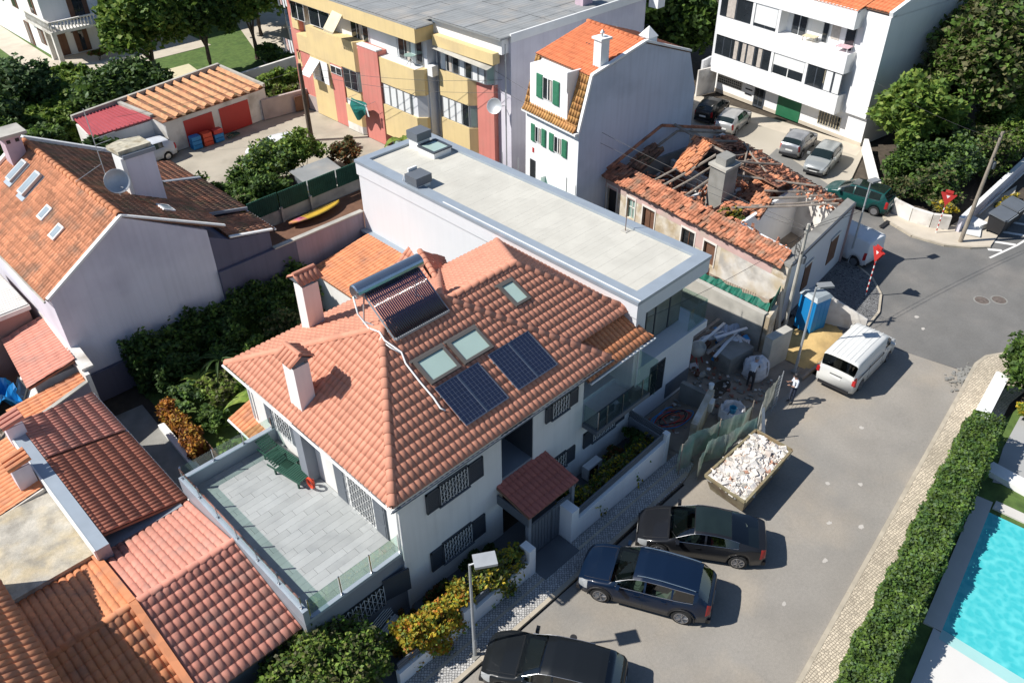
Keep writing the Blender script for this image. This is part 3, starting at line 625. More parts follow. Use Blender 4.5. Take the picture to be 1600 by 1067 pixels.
def win_front(x0, x1, z0, z1, sx0, sx1):
    y = Y0
    w_ = MB().box(x0-.03, x1+.03, y-.04, y+.10, z0-.05, z1+.05).build('window', 'anthracite', H)
    MB().box(x0+.04, x1-.04, y-.05, y-.042, z0+.03, z1-.03).build('pane', 'glassd', w_)
    gm = MB(); grille(gm, (x0+.02, y-.09, z0), (1, 0, 0), x1-x0-.04, z1-z0); gm.build('grille', 'trimwhite', w_)
    MB().box(x0-.08, x1+.08, y-.12, y, z0-.10, z0-.05).build('sill', 'dkgrey', w_)
    for a, b_ in ((sx0, x0-.02), (x1+.02, sx1)):
        if b_-a > .1:
            sm = MB(); shutter(sm, ((a+b_)/2, y-.05, (z0+z1)/2-.03), (1, 0, 0), b_-a, z1-z0+.02, (0, -1, 0)); sm.box(a, b_, y-.03, y-.005, z0, z1-.02); sm.build('shutter', 'anthracite', H)
win_front(11.82, 13.1, 4.16, 5.1, 11.22, 13.84); win_front(11.78, 13.14, 1.1, 2.1, 11.18, 13.83)
win_front(17.45, 18.35, 4.5, 5.24, 17.08, 18.9); win_front(17.4, 18.32, 1.4, 2.15, 17.0, 18.88); win_front(20.0, 21.4, 1.55, 2.35, 19.42, 22.08)
# side wall (towards the terrace): doors and window with shutters
def win_side(y0, y1, z0, z1, leaf, gr=True, door=False):
    x = X0
    w_ = MB().box(x-.04, x+.1, y0-.04, y1+.04, z0-.04, z1+.05).build('door' if door else 'window', 'trimwhite', H)
    MB().box(x-.05, x-.042, y0+.05, y1-.05, z0+.05, z1-.05).build('pane', 'glassd', w_)
    gm = MB(); grille(gm, (x-.1, y0+.02, z0), (0, 1, 0), y1-y0-.04, z1-z0, .15); gm.build('grille', 'trimwhite', w_)
    for a, b_ in leaf:
        sm = MB(); sm.box(x-.07, x-.005, a, b_, z0-.02, z1+.02)
        k = 3
        for i in range(k): sm.box(x-.085, x-.071, a+.06, b_-.06, z0+(z1-z0)*i/k+.05, z0+(z1-z0)*(i+1)/k-.05)
        sm.build('shutter', 'dkgrey', H)
win_side(17.25, 18.75, 3.05, 5.15, [(16.55, 17.15), (18.85, 19.5)], door=True)
win_side(22.4, 23.45, 3.7, 4.75, [(21.75, 22.3), (23.55, 24.1)])
MB().box(X0-.45, X0-.002, 20.75, 21.25, 3.0, 5.7).build('pier', 'midgrey', H)
# chimneys
def chimney(cx, cy, w_, d_, z0, z1, name='chimney', rx=True, shade=None):
    c = MB().box(cx-w_/2, cx+w_/2, cy-d_/2, cy+d_/2, z0, z1).build(name, 'white', H)
    mb = MB(); 
    for a in (-1, 1):
        for b_ in (-1, 1): mb.box(cx+a*(w_/2-.06)-.05, cx+a*(w_/2-.06)+.05, cy+b_*(d_/2-.06)-.05, cy+b_*(d_/2-.06)+.05, z1+.002, z1+.3)
    # gabled tile cap
    if rx: A = [(cx-w_/2-.12, cy-d_/2-.15, z1+.22), (cx+w_/2+.12, cy-d_/2-.15, z1+.22), (cx+w_/2+.12, cy, z1+.5), (cx-w_/2-.12, cy, z1+.5)]; B = [(p[0], 2*cy-p[1], p[2]) for p in A]
    else: A = [(cx-w_/2-.15, cy-d_/2-.12, z1+.22), (cx-w_/2-.15, cy+d_/2+.12, z1+.22), (cx, cy+d_/2+.12, z1+.5), (cx, cy-d_/2-.12, z1+.5)]; B = [(2*cx-p[0], p[1], p[2]) for p in A]
    mb.add([A[0], A[1], A[2]], [(0, 1, 2)]) if False else None
    mb.slabpoly(A, .03).slabpoly(B, .03)
    e = [(A[0], A[3], B[0]), (A[1], A[2], B[1])]
    for t_ in e: mb.poly(list(t_))
    mb.build('chimney_cap', 'dkgrey', c)
    for S in (A, B):
        S = [Vector(p) for p in S]; ax = (S[1]-S[0]); L = ax.length; ax.normalize(); upv = (S[3]-S[0]); hh = upv.length; upv.normalize(); n = ax.cross(upv); 
        if n.z < 0: n = -n
        me = tmesh(.21, round(hh, 2), 'tile')
        if ax.cross(upv).dot(n) < 0: ax = -ax; S[0] = S[1]
        for i in range(int(L/.21)+1):
            p = S[0]+ax*(i*.21-.03)-upv*.03+n*.01; link('roof_tile', me, c, mw=Matrix(((ax.x, upv.x, n.x, p.x), (ax.y, upv.y, n.y, p.y), (ax.z, upv.z, n.z, p.z), (0, 0, 0, 1))))
    a, b_ = ((A[3], A[2])); cp = MB(); cp.tube([Vector(a)+Vector((0, 0, .04)), Vector(b_)+Vector((0, 0, .04))], .09, 10); cp.build('ridge_tile', 'tile', c)
    return c
chimney(10.4, 21.35, .62, .72, 5.9, 8.1, rx=False); chimney(13.3, 25.0, .72, .6, 6.0, 8.35, rx=True)
# roof windows
def skylight(x0, x1, y0, y1, z, s, par=H, fr='winframe'):
    """roof window on a plane rising in +y: z at y0, slope s"""
    u = Vector((0, 1, s)).normalized(); n = Vector((0, -s, 1)).normalized(); o = Vector((x0, y0, z)); L = (y1-y0)*math.sqrt(1+s*s); W = x1-x0
    def q(a, b_, c): return o+Vector((a, 0, 0))+u*b_+n*c
    mb = MB(); t_ = .11
    for a0, a1, b0, b1 in ((0, W, 0, t_), (0, W, L-t_, L), (0, t_, t_, L-t_), (W-t_, W, t_, L-t_)):
        vs = [q(a, b_, c) for c in (0, .14) for a, b_ in ((a0, b0), (a1, b0), (a1, b1), (a0, b1))]; mb.add(vs, [(0,3,2,1),(4,5,6,7),(0,1,5,4),(1,2,6,5),(2,3,7,6),(3,0,4,7)])
    f = mb.build('roof_window', fr, par)
    MB().slabpoly([q(t_, t_, .09), q(W-t_, t_, .09), q(W-t_, L-t_, .09), q(t_, L-t_, .09)], .03).build('pane', 'skyglass', f)
    MB().slabpoly([q(-.08, L, .05), q(W+.08, L, .05), q(W+.08, L+.12, .03), q(-.08, L+.12, .03)], .02).build('flashing', 'winframe', f)
fz = lambda y: ze+s1*(y-15.4)+.05
skylight(13.6, 14.98, 17.95, 18.95, fz(17.95), s1); skylight(15.18, 16.6, 17.95, 18.95, fz(17.95), s1)
skylight(18.72, 19.52, 18.86, 19.92, 6.4+.415*(18.86-16.5)+.05, .415)
# photovoltaic panels
def pv(x0, x1, y0, y1, lab):
    P = thing('photovoltaic_module', lab, 'solar panel', (x0, y0, fz(y0)), group='photovoltaic panels on the salmon roof')
    u = Vector((0, 1, s1)).normalized(); n = Vector((0, -s1, 1)).normalized(); o = Vector((x0, y0, fz(y0)+.1)); L = (y1-y0)*math.sqrt(1+s1*s1); W = x1-x0
    def q(a, b_, c): return o+Vector((a, 0, 0))+u*b_+n*c
    def bx(mb, a0, a1, b0, b1, c0, c1):
        vs = [q(a, b_, c) for c in (c0, c1) for a, b_ in ((a0, b0), (a1, b0), (a1, b1), (a0, b1))]; mb.add(vs, [(0,3,2,1),(4,5,6,7),(0,1,5,4),(1,2,6,5),(2,3,7,6),(3,0,4,7)])
    mb = MB(); bx(mb, 0, W, 0, L, 0, .03); mb.build('back_sheet', 'pvback', P)
    fr = MB(); 
    for a in ((0, W, 0, .025), (0, W, L-.025, L), (0, .025, .025, L-.025), (W-.025, W, .025, L-.025)): bx(fr, *a, .03, .05)
    fr.build('frame', 'chrome', P)
    nx, ny = 6, 10; cw, ch = (W-.07)/nx, (L-.07)/ny
    cell = MB(); cell.box(0, cw-.009, 0, ch-.009, 0, .004)
    me = bpy.data.meshes.new('cell'); me.from_pydata(cell.v, [], cell.f); me.materials.append(mt['pv'])
    for i in range(nx):
        for j in range(ny):
            p = q(.035+i*cw+.006, .035+j*ch+.006, .0305); link('cell', me, P, mw=PINV[P.name] @ Matrix(((1, 0, 0, p.x), (0, u.y, n.y, p.y), (0, u.z, n.z, p.z), (0, 0, 0, 1))), world=False)
    mb = MB()
    for b_ in (.35, L-.35): bx(mb, 0, W, b_-.02, b_+.02, -.08, 0)
    mb.build('mounting_rail', 'galv', P)
pv(13.56, 14.57, 16.13, 17.74, 'left half of the solar panel pair below the two roof windows'); pv(14.59, 15.62, 16.13, 17.74, 'right half of the solar panel pair below the two roof windows')
pv(16.14, 17.17, 16.17, 17.77, 'left half of the solar panel pair nearer the right-hand hip'); pv(17.19, 18.23, 16.17, 17.77, 'right half of the solar panel pair nearer the right-hand hip')
# thermosyphon collector with tank
S = thing('solar_water_heater', 'solar water heater with dark vacuum tubes and a steel tank straddling the roof ridge', 'water heater', (15, 20.6, 8.3))
a0, a1 = Vector((13.65, 19.88, 8.06)), Vector((13.65, 21.55, 9.25)); dd = a1-a0; W = 2.5; nn = Vector((0, -dd.z, dd.y)).normalized()
for i in range(28):
    p = a0+Vector((.05+i*(W-.1)/27, 0, 0)); MB().tube([p+nn*.08, p+dd+nn*.08], .034, 8).build('vacuum_tube', 'tube', S, smooth=True)
mb = MB(); mb.bar(a0+nn*.05, a0+Vector((W, 0, 0))+nn*.05, .09, .1)
for x in (-.03, W+.03): mb.bar(a0+Vector((x, 0, 0)), a1+Vector((x, 0, 0)), .05)
mb.bar(a0+dd*.82+nn*.02, a0+dd*.82+nn*.02+Vector((W, 0, 0)), .04); mb.bar(a0+dd*.4+nn*.02, a0+dd*.4+nn*.02+Vector((W, 0, 0)), .04)
for x in (0, W): mb.bar(a1+Vector((x, 0, 0)), (a1.x+x, a1.y+.3, 7.7), .05); mb.bar((a1.x+x, 20.3, 8.2), (a1.x+x, a1.y+.3, 7.9), .04)
mb.build('frame', 'galv', S)
c0 = Vector((13.35, 21.75, 9.35)); mb = MB(); mb.tube([c0, c0+Vector((.04, 0, 0)), c0+Vector((3.06, 0, 0)), c0+Vector((3.1, 0, 0))], [.24, .29, .29, .24], 20); mb.build('tank', M('polished_tank_steel', (.42, .47, .52), .22, .05, 2, metal=.9), S, smooth=False)
MB().bar((13.62, 21.5, 9.12), (16.2, 21.5, 9.12), .06, .14).build('manifold', 'awn', S); MB().bar((14.5, 21.455, 9.14), (15.3, 21.455, 9.14), .05, .13).build('maker_plate', 'greendoor', S)
pip = MB(); pip.tube([(13.32, 21.75, 9.2), (13.25, 21.5, 8.6), (13.3, 21.0, 8.2), (13.35, 20.4, 8.3), (13.25, 20.0, 8.2), (13.5, 19.4, 7.85), (13.35, 19.0, 7.65), (13.3, 18.2, 7.3), (13.3, 17.5, 7.0), (13.25, 17.1, 6.8), (13.35, 16.95, 6.72)], .034, 8)
pip.tube([(13.4, 20.3, 8.25), (13.2, 20.2, 8.15), (13.28, 19.7, 8.0), (13.5, 19.35, 7.8)], .026, 8); pip.build('insulated_pipe', 'trimwhite', S, smooth=True)
# balcony between the houses
B_ = MB(); B_.box(19.32, 22.75, 14.95, Y0-.002, 2.78, 3.0); B_.build('balcony_floor', 'dkgrey', H)
MB().box(19.32, 22.4, 17.68, 17.72, 3.0, 5.2).build('balcony_glazing', 'glassd', H)
for (a, b_) in (((19.4, 15.0), (20.9, 15.0)), ((20.95, 15.0), (22.7, 15.0))):
    MB().box(a[0], b_[0], 14.985, 15.0, 3.05, 3.95).build('glass_panel', 'clear', H)
MB().box(19.38, 19.395, 15.02, Y0-.02, 3.05, 3.95).build('glass_panel', 'clear', H); MB().box(22.70, 22.715, 14.7, Y0, 3.05, 4.9).build('glass_panel', 'clear', H)
for x in (19.4, 19.95, 20.93, 22.2, 22.7): MB().box(x-.02, x+.02, 14.96, 15.0, 3.0, 4.0).build('glass_post', 'chrome', H)
# entrance canopy, gate
cn = Roof(H, 'tile_canopy', .23, .4, amp=.03, maxobj=120); cn.plane([(14.5, 14.0, 2.6), (17.15, 14.0, 2.6), (17.15, 16.0, 2.98), (14.5, 16.0, 2.98)], (14.5, 14.0, 2.6), (17.15, 14.0, 2.6)); cn.done('canopy_roof')
MB().box(14.5, 14.56, 14.06, Y0-.01, 2.05, 2.52).build('canopy_side', 'dkgrey', H); MB().box(17.05, 17.11, 14.06, Y0-.01, 2.25, 2.52).build('canopy_side', 'dkgrey', H)
mb = MB(); mb.box(14.56, 14.72, 14.1, 14.26, 0, 2.5).box(16.95, 17.1, 14.1, 14.26, 0, 2.5); mb.build('canopy_post', 'midgrey', H)
# roof terrace
T = H
struct_t = MB(); struct_t.box(6.16, X0-.002, 15.75, 23.9, 0, 2.94); struct_t.build('terrace_base', 'midgrey', H)
mb = MB(); mb.box(6.16, 6.36, 15.75, 23.9, 2.942, 3.6); mb.box(6.36, X0-.01, 23.68, 23.9, 2.942, 3.6); mb.box(6.362, X0-.01, 15.75, 15.92, 2.942, 3.08); mb.build('terrace_parapet', 'steel', H)
tf = MB().box(6.36, X0-.004, 15.92, 23.68, 2.941, 2.965).build('terrace_floor', 'concrete_d', H)
sm = []
g = np.random.default_rng(9)
xx = 6.37
slabM = [M('terrace_slab_%s' % n_, (.36*k, .375*k, .37*k), .7, .07, 1.2, stain=(.31*k, .325*k, .325*k), sts=1.4) for n_, k in (('pale', 1.06), ('mid', 1.0), ('grey', .93))]
SM = []
for k in range(3):
    me = bpy.data.meshes.new('slab'); b0 = MB().box(0, 1.19, 0, .294, 0, .022); me.from_pydata(b0.v, [], b0.f); me.materials.append(slabM[k]); SM.append(me)
row = 0; y = 15.93
while y < 23.66:
    x = 6.37-(row % 4)*.3
    while x < X0-.02:
        a, b_ = max(x, 6.37), min(x+1.19, X0-.02); h_ = min(.294, 23.67-y)
        if b_-a > .08 and h_ > .03:
            o = link('slab', SM[int(g.choice(3, p=[.35, .4, .25]))], tf, mw=Matrix.Translation((a, y, 2.9655+g.uniform(0, .002))) @ Matrix.Diagonal(((b_-a)/1.19, h_/.294, 1, 1)))
        x += 1.2
    y += .3; row += 1
# glass balustrade of the terrace
def rail(pts, z, hgt=.85, every=1.3, outx=0, outy=0):
    for a, b_ in zip(pts[:-1], pts[1:]):
        a, b_ = Vector((*a, z)), Vector((*b_, z)); L = (b_-a).length; k = max(1, round(L/every)); d = (b_-a)/L
        for i in range(k+1):
            p = a+d*(L*i/k); MB().box(p.x-.022, p.x+.022, p.y-.022, p.y+.022, z, z+hgt+.06).box(p.x-.05, p.x+.05, p.y-.05, p.y+.05, z-.0+.001, z+.03).build('glass_post', 'chrome', H)
            if i < k: q_ = a+d*(L*(i+1)/k); MB().bar(p+d*.05+Vector((0, 0, hgt/2+.08)), q_-d*.05+Vector((0, 0, hgt/2+.08)), .014, hgt-.08).build('glass_panel', 'clear', H)
rail([(6.26, 23.79), (6.26, 15.83), (X0-.1, 15.83)], 3.6 if False else 3.08, .85, 1.33) if False else None
rail([(6.26, 23.75), (6.26, 15.95)], 3.6, .5, 1.35); rail([(6.3, 23.79), (X0-.1, 23.79)], 3.6, .5, 1.3); rail([(6.42, 15.83), (X0-.12, 15.83)], 3.08, .85, 1.22)
# grilled openings below the terrace front and the open shutter
gm = MB(); grille(gm, (6.5, 15.70, 1.2), (1, 0, 0), 2.6, 1.0, .16); gm.build('grille', 'trimwhite', H); MB().box(6.45, 9.15, 15.72, 15.748, 1.15, 2.25).build('basement_window', 'glassd', H)
MB().obox((9.6, 15.62, 1.9), (.5, .03, .55), R(-12)).build('shutter', 'anthracite', H)
# things on the terrace
for i, (x, y, lab) in enumerate(((9.55, 22.5, 'dark green plastic lounger at the back of the roof terrace'), (9.45, 21.55, 'dark green plastic lounger nearest the red hose on the roof terrace'))):
    t_ = thing('sun_lounger', lab, 'lounger', (x, y, 2.99), R(100 if i else 96), group='sun loungers stacked by the terrace wall')
    mb = MB()
    for k in range(13): mb.box(-.75+k*.1, -.75+k*.1+.075, -.3, .3, .32, .35)
    mb.build('seat', 'lounger_g', t_, world=False)
    mb = MB()
    for k in range(6): mb.obox((.62+k*.085, 0, .38+k*.05), (.035, .3, .015), 0, 0, R(-30))
    mb.build('backrest', 'lounger_g', t_, world=False)
    mb = MB().box(-.8, 1.0, -.34, -.3, .27, .34).box(-.8, 1.0, .3, .34, .27, .34); mb.build('frame', 'lounger_g', t_, world=False)
    for a in (-.65, .6):
        for b_ in (-.3, .3): MB().box(a-.03, a+.03, b_-.03, b_+.03, 0, .27).build('leg', 'lounger_g', t_, world=False)
hr = thing('hose_reel', 'coiled orange-red garden hose hanging beside the grey pier on the terrace', 'hose', (9.72, 20.45, 3.0))
mb = MB()
for k in range(7):
    r_ = .2+.012*(k % 4); mb.tube([(9.62-.03*(k//2)*.8, 20.5+r_*math.cos(a), 3.3+r_*math.sin(a)) for a in np.linspace(0, 6.28, 20)], .014, 6, cap=False)
mb.build('hose', 'redplas', hr); MB().box(9.66, 9.72, 20.45, 20.55, 3.2, 3.4).build('bracket', 'redplas', hr)
# ============================================================ MODERN BUILDING (right of the house)
NB = thing('modern_building', 'long pale modern building with flat beige roof and blue-grey coping', 'building', (25, 25, 0))
mb = MB(); mb.box(22.8, 27.4, 16.02, 34.85, 0, 2.95); mb.box(22.8, 27.4, 17.0, 34.85, 2.95, 6.25); mb.box(22.79, 23.42, 16.03, 17.0, 2.95, 6.25); mb.build('wall', 'greywhite', NB)
MB().box(22.78, 28.35, 15.98, 19.9, 2.96, 3.38).build('balcony_slab', 'greywhite', NB)
MB().box(22.74, 27.76, 16.0, 34.95, 6.26, 6.94).build('roof_slab', 'greywhite', NB)
mb = MB(); mb.box(22.70, 23.35, 15.96, 34.99, 6.942, 7.10).box(27.32, 27.80, 15.96, 34.99, 6.942, 7.10).box(23.35, 27.32, 15.96, 16.55, 6.942, 7.10).box(23.35, 27.32, 34.5, 34.99, 6.942, 7.10); mb.build('coping', 'steel', NB)
MB().bar((22.86, 15.97, 7.115), (22.86, 28, 7.115), .06, .02).build('coping_strip', 'trimwhite', NB)
mbn = MB().box(23.35, 27.32, 16.55, 34.5, 6.942, 6.965).build('roof_membrane', 'membrane', NB)
g = np.random.default_rng(4); b0 = MB().box(0, 1, 0, 1, 0, .006); me = bpy.data.meshes.new('roof_plank'); me.from_pydata(b0.v, [], b0.f)
me.materials.append(M('beige_roof_sheet', (.54, .52, .455), .8, .05, 1.1, stain=(.49, .47, .41), sts=.5, cell=.03, cells=.9))
for i in range(60):
    y = 16.56+i*.299; z_ = 6.966+g.uniform(0, .003); link('roof_plank', me, mbn, mw=Matrix.Translation((23.36, y, z_)) @ Matrix.Diagonal((3.95, .2955, 1, 1)))
# glazed corner above, window below
for a, b_ in ((24.75, 25.35), (25.4, 26.4), (26.45, 27.35)):
    w_ = MB().box(a, b_, 16.90, 16.97, 3.42, 6.2).build('window', 'anthracite', NB); MB().box(a+.04, b_-.04, 16.885, 16.899, 3.46, 6.16).build('pane', M('reflective_glass', (.16, .17, .14), .05, .3, .8, spec=1.), w_)
MB().box(23.44, 24.7, 16.93, 16.995, 3.40, 6.2).build('grey_panel', 'midgrey', NB)
for a in ((26.9, 28.25, 16.06, 16.08), ): MB().box(*a, 3.4, 4.55).build('glass_panel', 'clear', NB)
MB().box(28.24, 28.26, 16.1, 19.8, 3.4, 4.55).build('glass_panel', 'clear', NB); MB().box(27.42, 27.45, 17.0, 19.5, 3.4, 6.2).build('side_glass', 'glassd', NB)
w_ = MB().box(24.18, 25.28, 15.99, 16.018, 1.15, 2.88).build('window', 'anthracite', NB); MB().box(24.25, 25.2, 15.975, 15.988, 1.2, 2.82).build('pane', 'glassd', w_)
MB().box(25.6, 27.35, 15.98, 16.018, .25, 1.1).build('basement_panel', 'dkgrey', NB)
MB().box(22.45, 22.795, 24.3, 34.85, 2.9, 3.02).build('flashing', 'steel', NB)
# things on the flat roof
s = thing('roof_skylight', 'square glass skylight with black frame at the far end of the flat roof', 'skylight', (26.4, 32.8, 7))
MB().box(25.85, 27.05, 32.15, 33.45, 6.96, 7.28).build('curb', 'trimwhite', s); mb = MB()
for a in ((25.8, 27.1, 32.1, 32.24), (25.8, 27.1, 33.36, 33.5), (25.8, 25.94, 32.24, 33.36), (26.96, 27.1, 32.24, 33.36)): mb.box(*a, 7.282, 7.36)
mb.build('frame', 'anthracite', s); MB().box(25.94, 26.96, 32.24, 33.36, 7.282, 7.32).build('pane', 'skyglass', s)
for x, y, z0, l in ((26.35, 33.95, 7.95, 'grey roof vent box behind the skylight at the far corner of the flat roof'), (23.35, 30.4, 7.62, 'grey roof vent box with a pale pipe on the near edge of the flat roof')):
    t_ = thing('vent_box', l, 'vent', (x, y, 6.97)); MB().box(x-.42, x+.42, y-.38, y+.38, 6.97, z0-.45).build('base', 'trimwhite', t_); MB().box(x-.5, x+.5, y-.45, y+.45, z0-.44, z0).build('hood', 'dkgrey', t_)
    if y < 32: MB().box(x-.2, x+.35, y+.5, y+.62, 6.97, 7.75).build('panel', 'trimwhite', t_); MB().tube([(x-.4, y+.3, 7.0), (x-.6, y+.5, 7.3), (x-.45, y+.55, 7.6)], .02, 6).build('cable', 'trimwhite', t_)
t_ = thing('roof_aerial', 'thin rusty aerial rod standing on the right edge of the flat roof', 'aerial', (27.0, 20.1, 6.97)); MB().tube([(27, 20.1, 6.97), (27, 20.1, 8.5)], .018, 6).build('rod', 'brown', t_); MB().box(26.85, 27.15, 19.95, 20.25, 6.968, 7.0).build('base', 'concrete', t_)

# ============================================================ ANNEX behind the house, party wall, garden
AN = thing('rear_annex', 'low annex with bright orange tiled lean-to roof in front of the pale party wall', 'annex', (20, 32, 0))
MB().box(18.7, 22.78, 29.9, 33.9, 0, 2.4).build('wall', 'white', AN)
rr = Roof(AN, 'tile_orange', .23, .4); rr.plane([(18.55, 34.2, 2.45), (18.55, 29.8, 2.45), (22.45, 29.8, 3.0), (22.45, 34.2, 3.0)], (18.55, 34.2, 2.45), (18.55, 29.8, 2.45)); rr.done()
PW = thing('party_wall', 'long mauve boundary wall between the shady garden and the neighbours', 'wall', (18, 35, 0))
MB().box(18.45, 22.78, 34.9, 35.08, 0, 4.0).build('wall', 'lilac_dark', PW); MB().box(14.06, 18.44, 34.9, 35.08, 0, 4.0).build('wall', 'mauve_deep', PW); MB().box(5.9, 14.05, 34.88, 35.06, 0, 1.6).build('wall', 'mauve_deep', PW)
MB().box(17.2, 22.78, 34.84, 35.14, 4.0, 4.07).build('coping', 'concrete', PW)
TB = thing('raised_yard', 'narrow raised yard with brown floor between mauve wall and green fence', 'yard', (21, 38, 0))
tag(TB, None, None)
MB().prism([(17.3, 35.1), (23.0, 35.1), (28.2, 42.4), (19.0, 42.2)], 0, .9).build('yard_floor', 'brown', TB); 
fe = thing('screened_fence', 'green screened fence on a concrete wall behind the surfboard', 'fence', (24, 42.5, 0))
MB().bar((19.6, 42.45, .85), (28.2, 42.65, .85), .2, 1.7).build('wall', 'concrete', fe)
for i in range(4):
    xa_, xb_ = 19.7+i*2.12, 19.7+(i+1)*2.12-.06; MB().bar((xa_, 42.4, 2.25), (xb_, 42.46, 2.25), .05, 1.2).build('screen', 'greenfence', fe)
    for k in range(14): 
        x = xa_+.08+k*.145; MB().box(x, x+.03, 42.35, 42.372, 1.7, 2.86).build('slat', 'greenfence', fe)
for x in (21.8, 23.9, 28.0): MB().box(x-.07, x+.07, 42.2, 42.34, .9, 1.9).build('post', 'concrete', fe)
kb = thing('surfboard', 'yellow and pink surfboard lying beside the green fence', 'surfboard', (23.5, 41.3, 1), R(4))
mb = MB(); n = 26; o = []
for i in range(n+1):
    t_ = i/n; x = -1.95+3.9*t_; w_ = .62*(math.sin(math.pi*t_)**.55)+.001; z_ = .2+.25*abs(t_-.5)**2
    for j, (yy, zz) in enumerate(((-1, 0), (-.7, .07), (0, .10), (.7, .07), (1, 0), (.6, -.05), (-.6, -.05))): mb.v.append((x, yy*w_, z_+zz))
for i in range(n):
    for j in range(7): mb.f.append((i*7+j, i*7+(j+1) % 7, (i+1)*7+(j+1) % 7, (i+1)*7+j)); mb.m.append(1 if i < 7 else 0)
b_ = mb.build('board', [M('board_yellow', (.62, .40, .05), .4, .15, 2), M('board_pink', (.50, .14, .22), .4, .3, 2, col2=(.6, .3, .1), cvs=1.5)], kb, world=False, smooth=True); b_.rotation_euler = (R(-12), 0, 0)
MB().box(-1.2, 1.7, -.012, .012, .33, .345).build('stringer', 'brown', kb, world=False)
# garden floor, terraces and beds
struct('garden_lawn', MB().poly([(8.6, 23.9, -.03), (18.6, 23.9, -.03), (18.6, 34.9, -.03), (8.6, 34.9, -.03)]), 'grass')
struct('courtyard_paving', MB().poly([(5.9, 23.9, -.02), (7.7, 23.9, -.02), (8.2, 33.4, -.02), (5.9, 33.6, -.02)]), 'concrete_d')
tag(MB().prism([(7.7, 25.5), (7.98, 25.5), (8.28, 31.2), (8.0, 31.25)], -.05, .22).build('bed_edging', 'trimwhite'), 'pale strip of stone edging along the courtyard bed', 'edging')
bf = thing('bed_fence', 'low brown wooden fence behind the russet hedge in the courtyard', 'fence', (8.7, 28, 0))
for i in range(26): y = 25.2+i*.25; MB().box(8.66+.02*i*.8, 8.69+.02*i*.8, y, y+.17, 0, .75).build('slat', 'brown', bf)
ea = thing('ground_floor_awning', 'small orange tiled porch roof beside the roof terrace glass', 'porch roof', (10.2, 25.6, 0))
r2 = Roof(ea, 'tile_orange', .23, .38, maxobj=60); r2.plane([(9.55, 26.6, 2.6), (9.55, 24.0, 2.6), (10.7, 24.0, 3.0), (10.7, 26.6, 3.0)], (9.55, 26.6, 2.6), (9.55, 24.0, 2.6)); r2.done()
MB().tube([(9.5, 26.6, 2.55), (9.5, 24.0, 2.55)], .06, 8).build('gutter', 'trimwhite', ea); MB().box(10.3, 11.5, 25.4, 26.5, 0, 2.55).build('wall', 'white', ea)

# ============================================================ GABLED HOUSE (left)
GH = thing('gabled_house', 'large house with orange and brown weathered roof and blank lilac gable', 'house', (10, 40, 0))
mb = MB(); yy = (35.1, 46.8)
ga = [(6.62, 0), (14.06, 0), (14.06, 6.3), (10.49, 8.38), (6.62, 5.92)]
mb.add([(x, yy[0], z) for x, z in ga]+[(x, yy[1], z) for x, z in ga], [(0, 1, 2, 3, 4), (9, 8, 7, 6, 5)]+[(i, 5+i, 5+(i+1) % 5, (i+1) % 5) for i in range(5)]); mb.build('wall', 'lilac', GH)
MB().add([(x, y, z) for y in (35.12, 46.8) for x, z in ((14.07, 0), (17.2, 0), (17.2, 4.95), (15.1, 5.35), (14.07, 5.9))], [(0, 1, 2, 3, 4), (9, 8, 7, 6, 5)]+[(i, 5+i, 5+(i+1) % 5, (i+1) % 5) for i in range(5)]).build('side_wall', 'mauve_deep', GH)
for a, b_, w_, h_ in (((6.5, 35.12, 5.98), (10.49, 35.12, 8.5), .22, .1), ((10.49, 35.12, 8.5), (15.0, 35.12, 6.2), .16, .08), ((15.1, 35.14, 5.5), (17.4, 35.14, 5.0), .16, .08), ((6.5, 46.7, 6.0), (10.49, 46.7, 8.6), .3, .2), ((10.49, 46.7, 8.6), (15, 46.7, 6.3), .3, .2)): MB().bar(a, b_, w_, h_).build('verge', 'trimwhite', GH)
ro = Roof(GH, 'tile_old', .23, .36, maxobj=300)
ro.plane([(6.45, 46.7, 5.92), (6.45, 35.2, 5.92), (10.49, 35.2, 8.45), (10.49, 46.7, 8.45)], (6.45, 46.7, 5.92), (6.45, 35.2, 5.92))
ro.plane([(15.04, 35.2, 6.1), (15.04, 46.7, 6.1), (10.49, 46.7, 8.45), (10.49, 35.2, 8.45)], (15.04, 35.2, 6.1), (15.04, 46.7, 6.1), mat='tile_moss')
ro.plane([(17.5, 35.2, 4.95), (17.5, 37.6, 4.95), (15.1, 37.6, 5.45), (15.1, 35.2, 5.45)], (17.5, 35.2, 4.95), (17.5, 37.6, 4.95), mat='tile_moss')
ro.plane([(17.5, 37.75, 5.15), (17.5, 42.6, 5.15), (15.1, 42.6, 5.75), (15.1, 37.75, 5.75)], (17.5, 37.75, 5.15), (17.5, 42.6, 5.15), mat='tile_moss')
ro.plane([(17.5, 42.8, 5.0), (17.5, 46.4, 5.0), (15.1, 46.4, 5.6), (15.1, 42.8, 5.6)], (17.5, 42.8, 5.0), (17.5, 46.4, 5.0), mat='tile_old')
ro.cap((10.49, 35.2, 8.47), (10.49, 46.6, 8.47), .16, .42, mat='tile_orange')
ro.done()
MB().bar((15.1, 37.68, 5.72), (17.5, 37.68, 5.2), .1, .14).bar((15.1, 42.7, 5.72), (17.5, 42.7, 5.2), .25, .2).build('step_flashing', 'midgrey', GH)
mb = MB().tube([(17.6, 35.2, 4.88), (17.6, 46.5, 4.88)], .06, 6); mb.build('gutter', 'trimwhite', GH); MB().tube([(6.38, 35.2, 5.84), (6.38, 46.5, 5.84)], .05, 6).build('gutter', 'concrete', GH)
ch = MB().box(12.5, 13.9, 38.55, 39.5, 6.6, 9.35).build('chimney', 'lilac', GH)
MB().box(12.4, 14.0, 38.45, 39.6, 9.35, 9.55).build('chimney_cap', 'midgrey', ch)
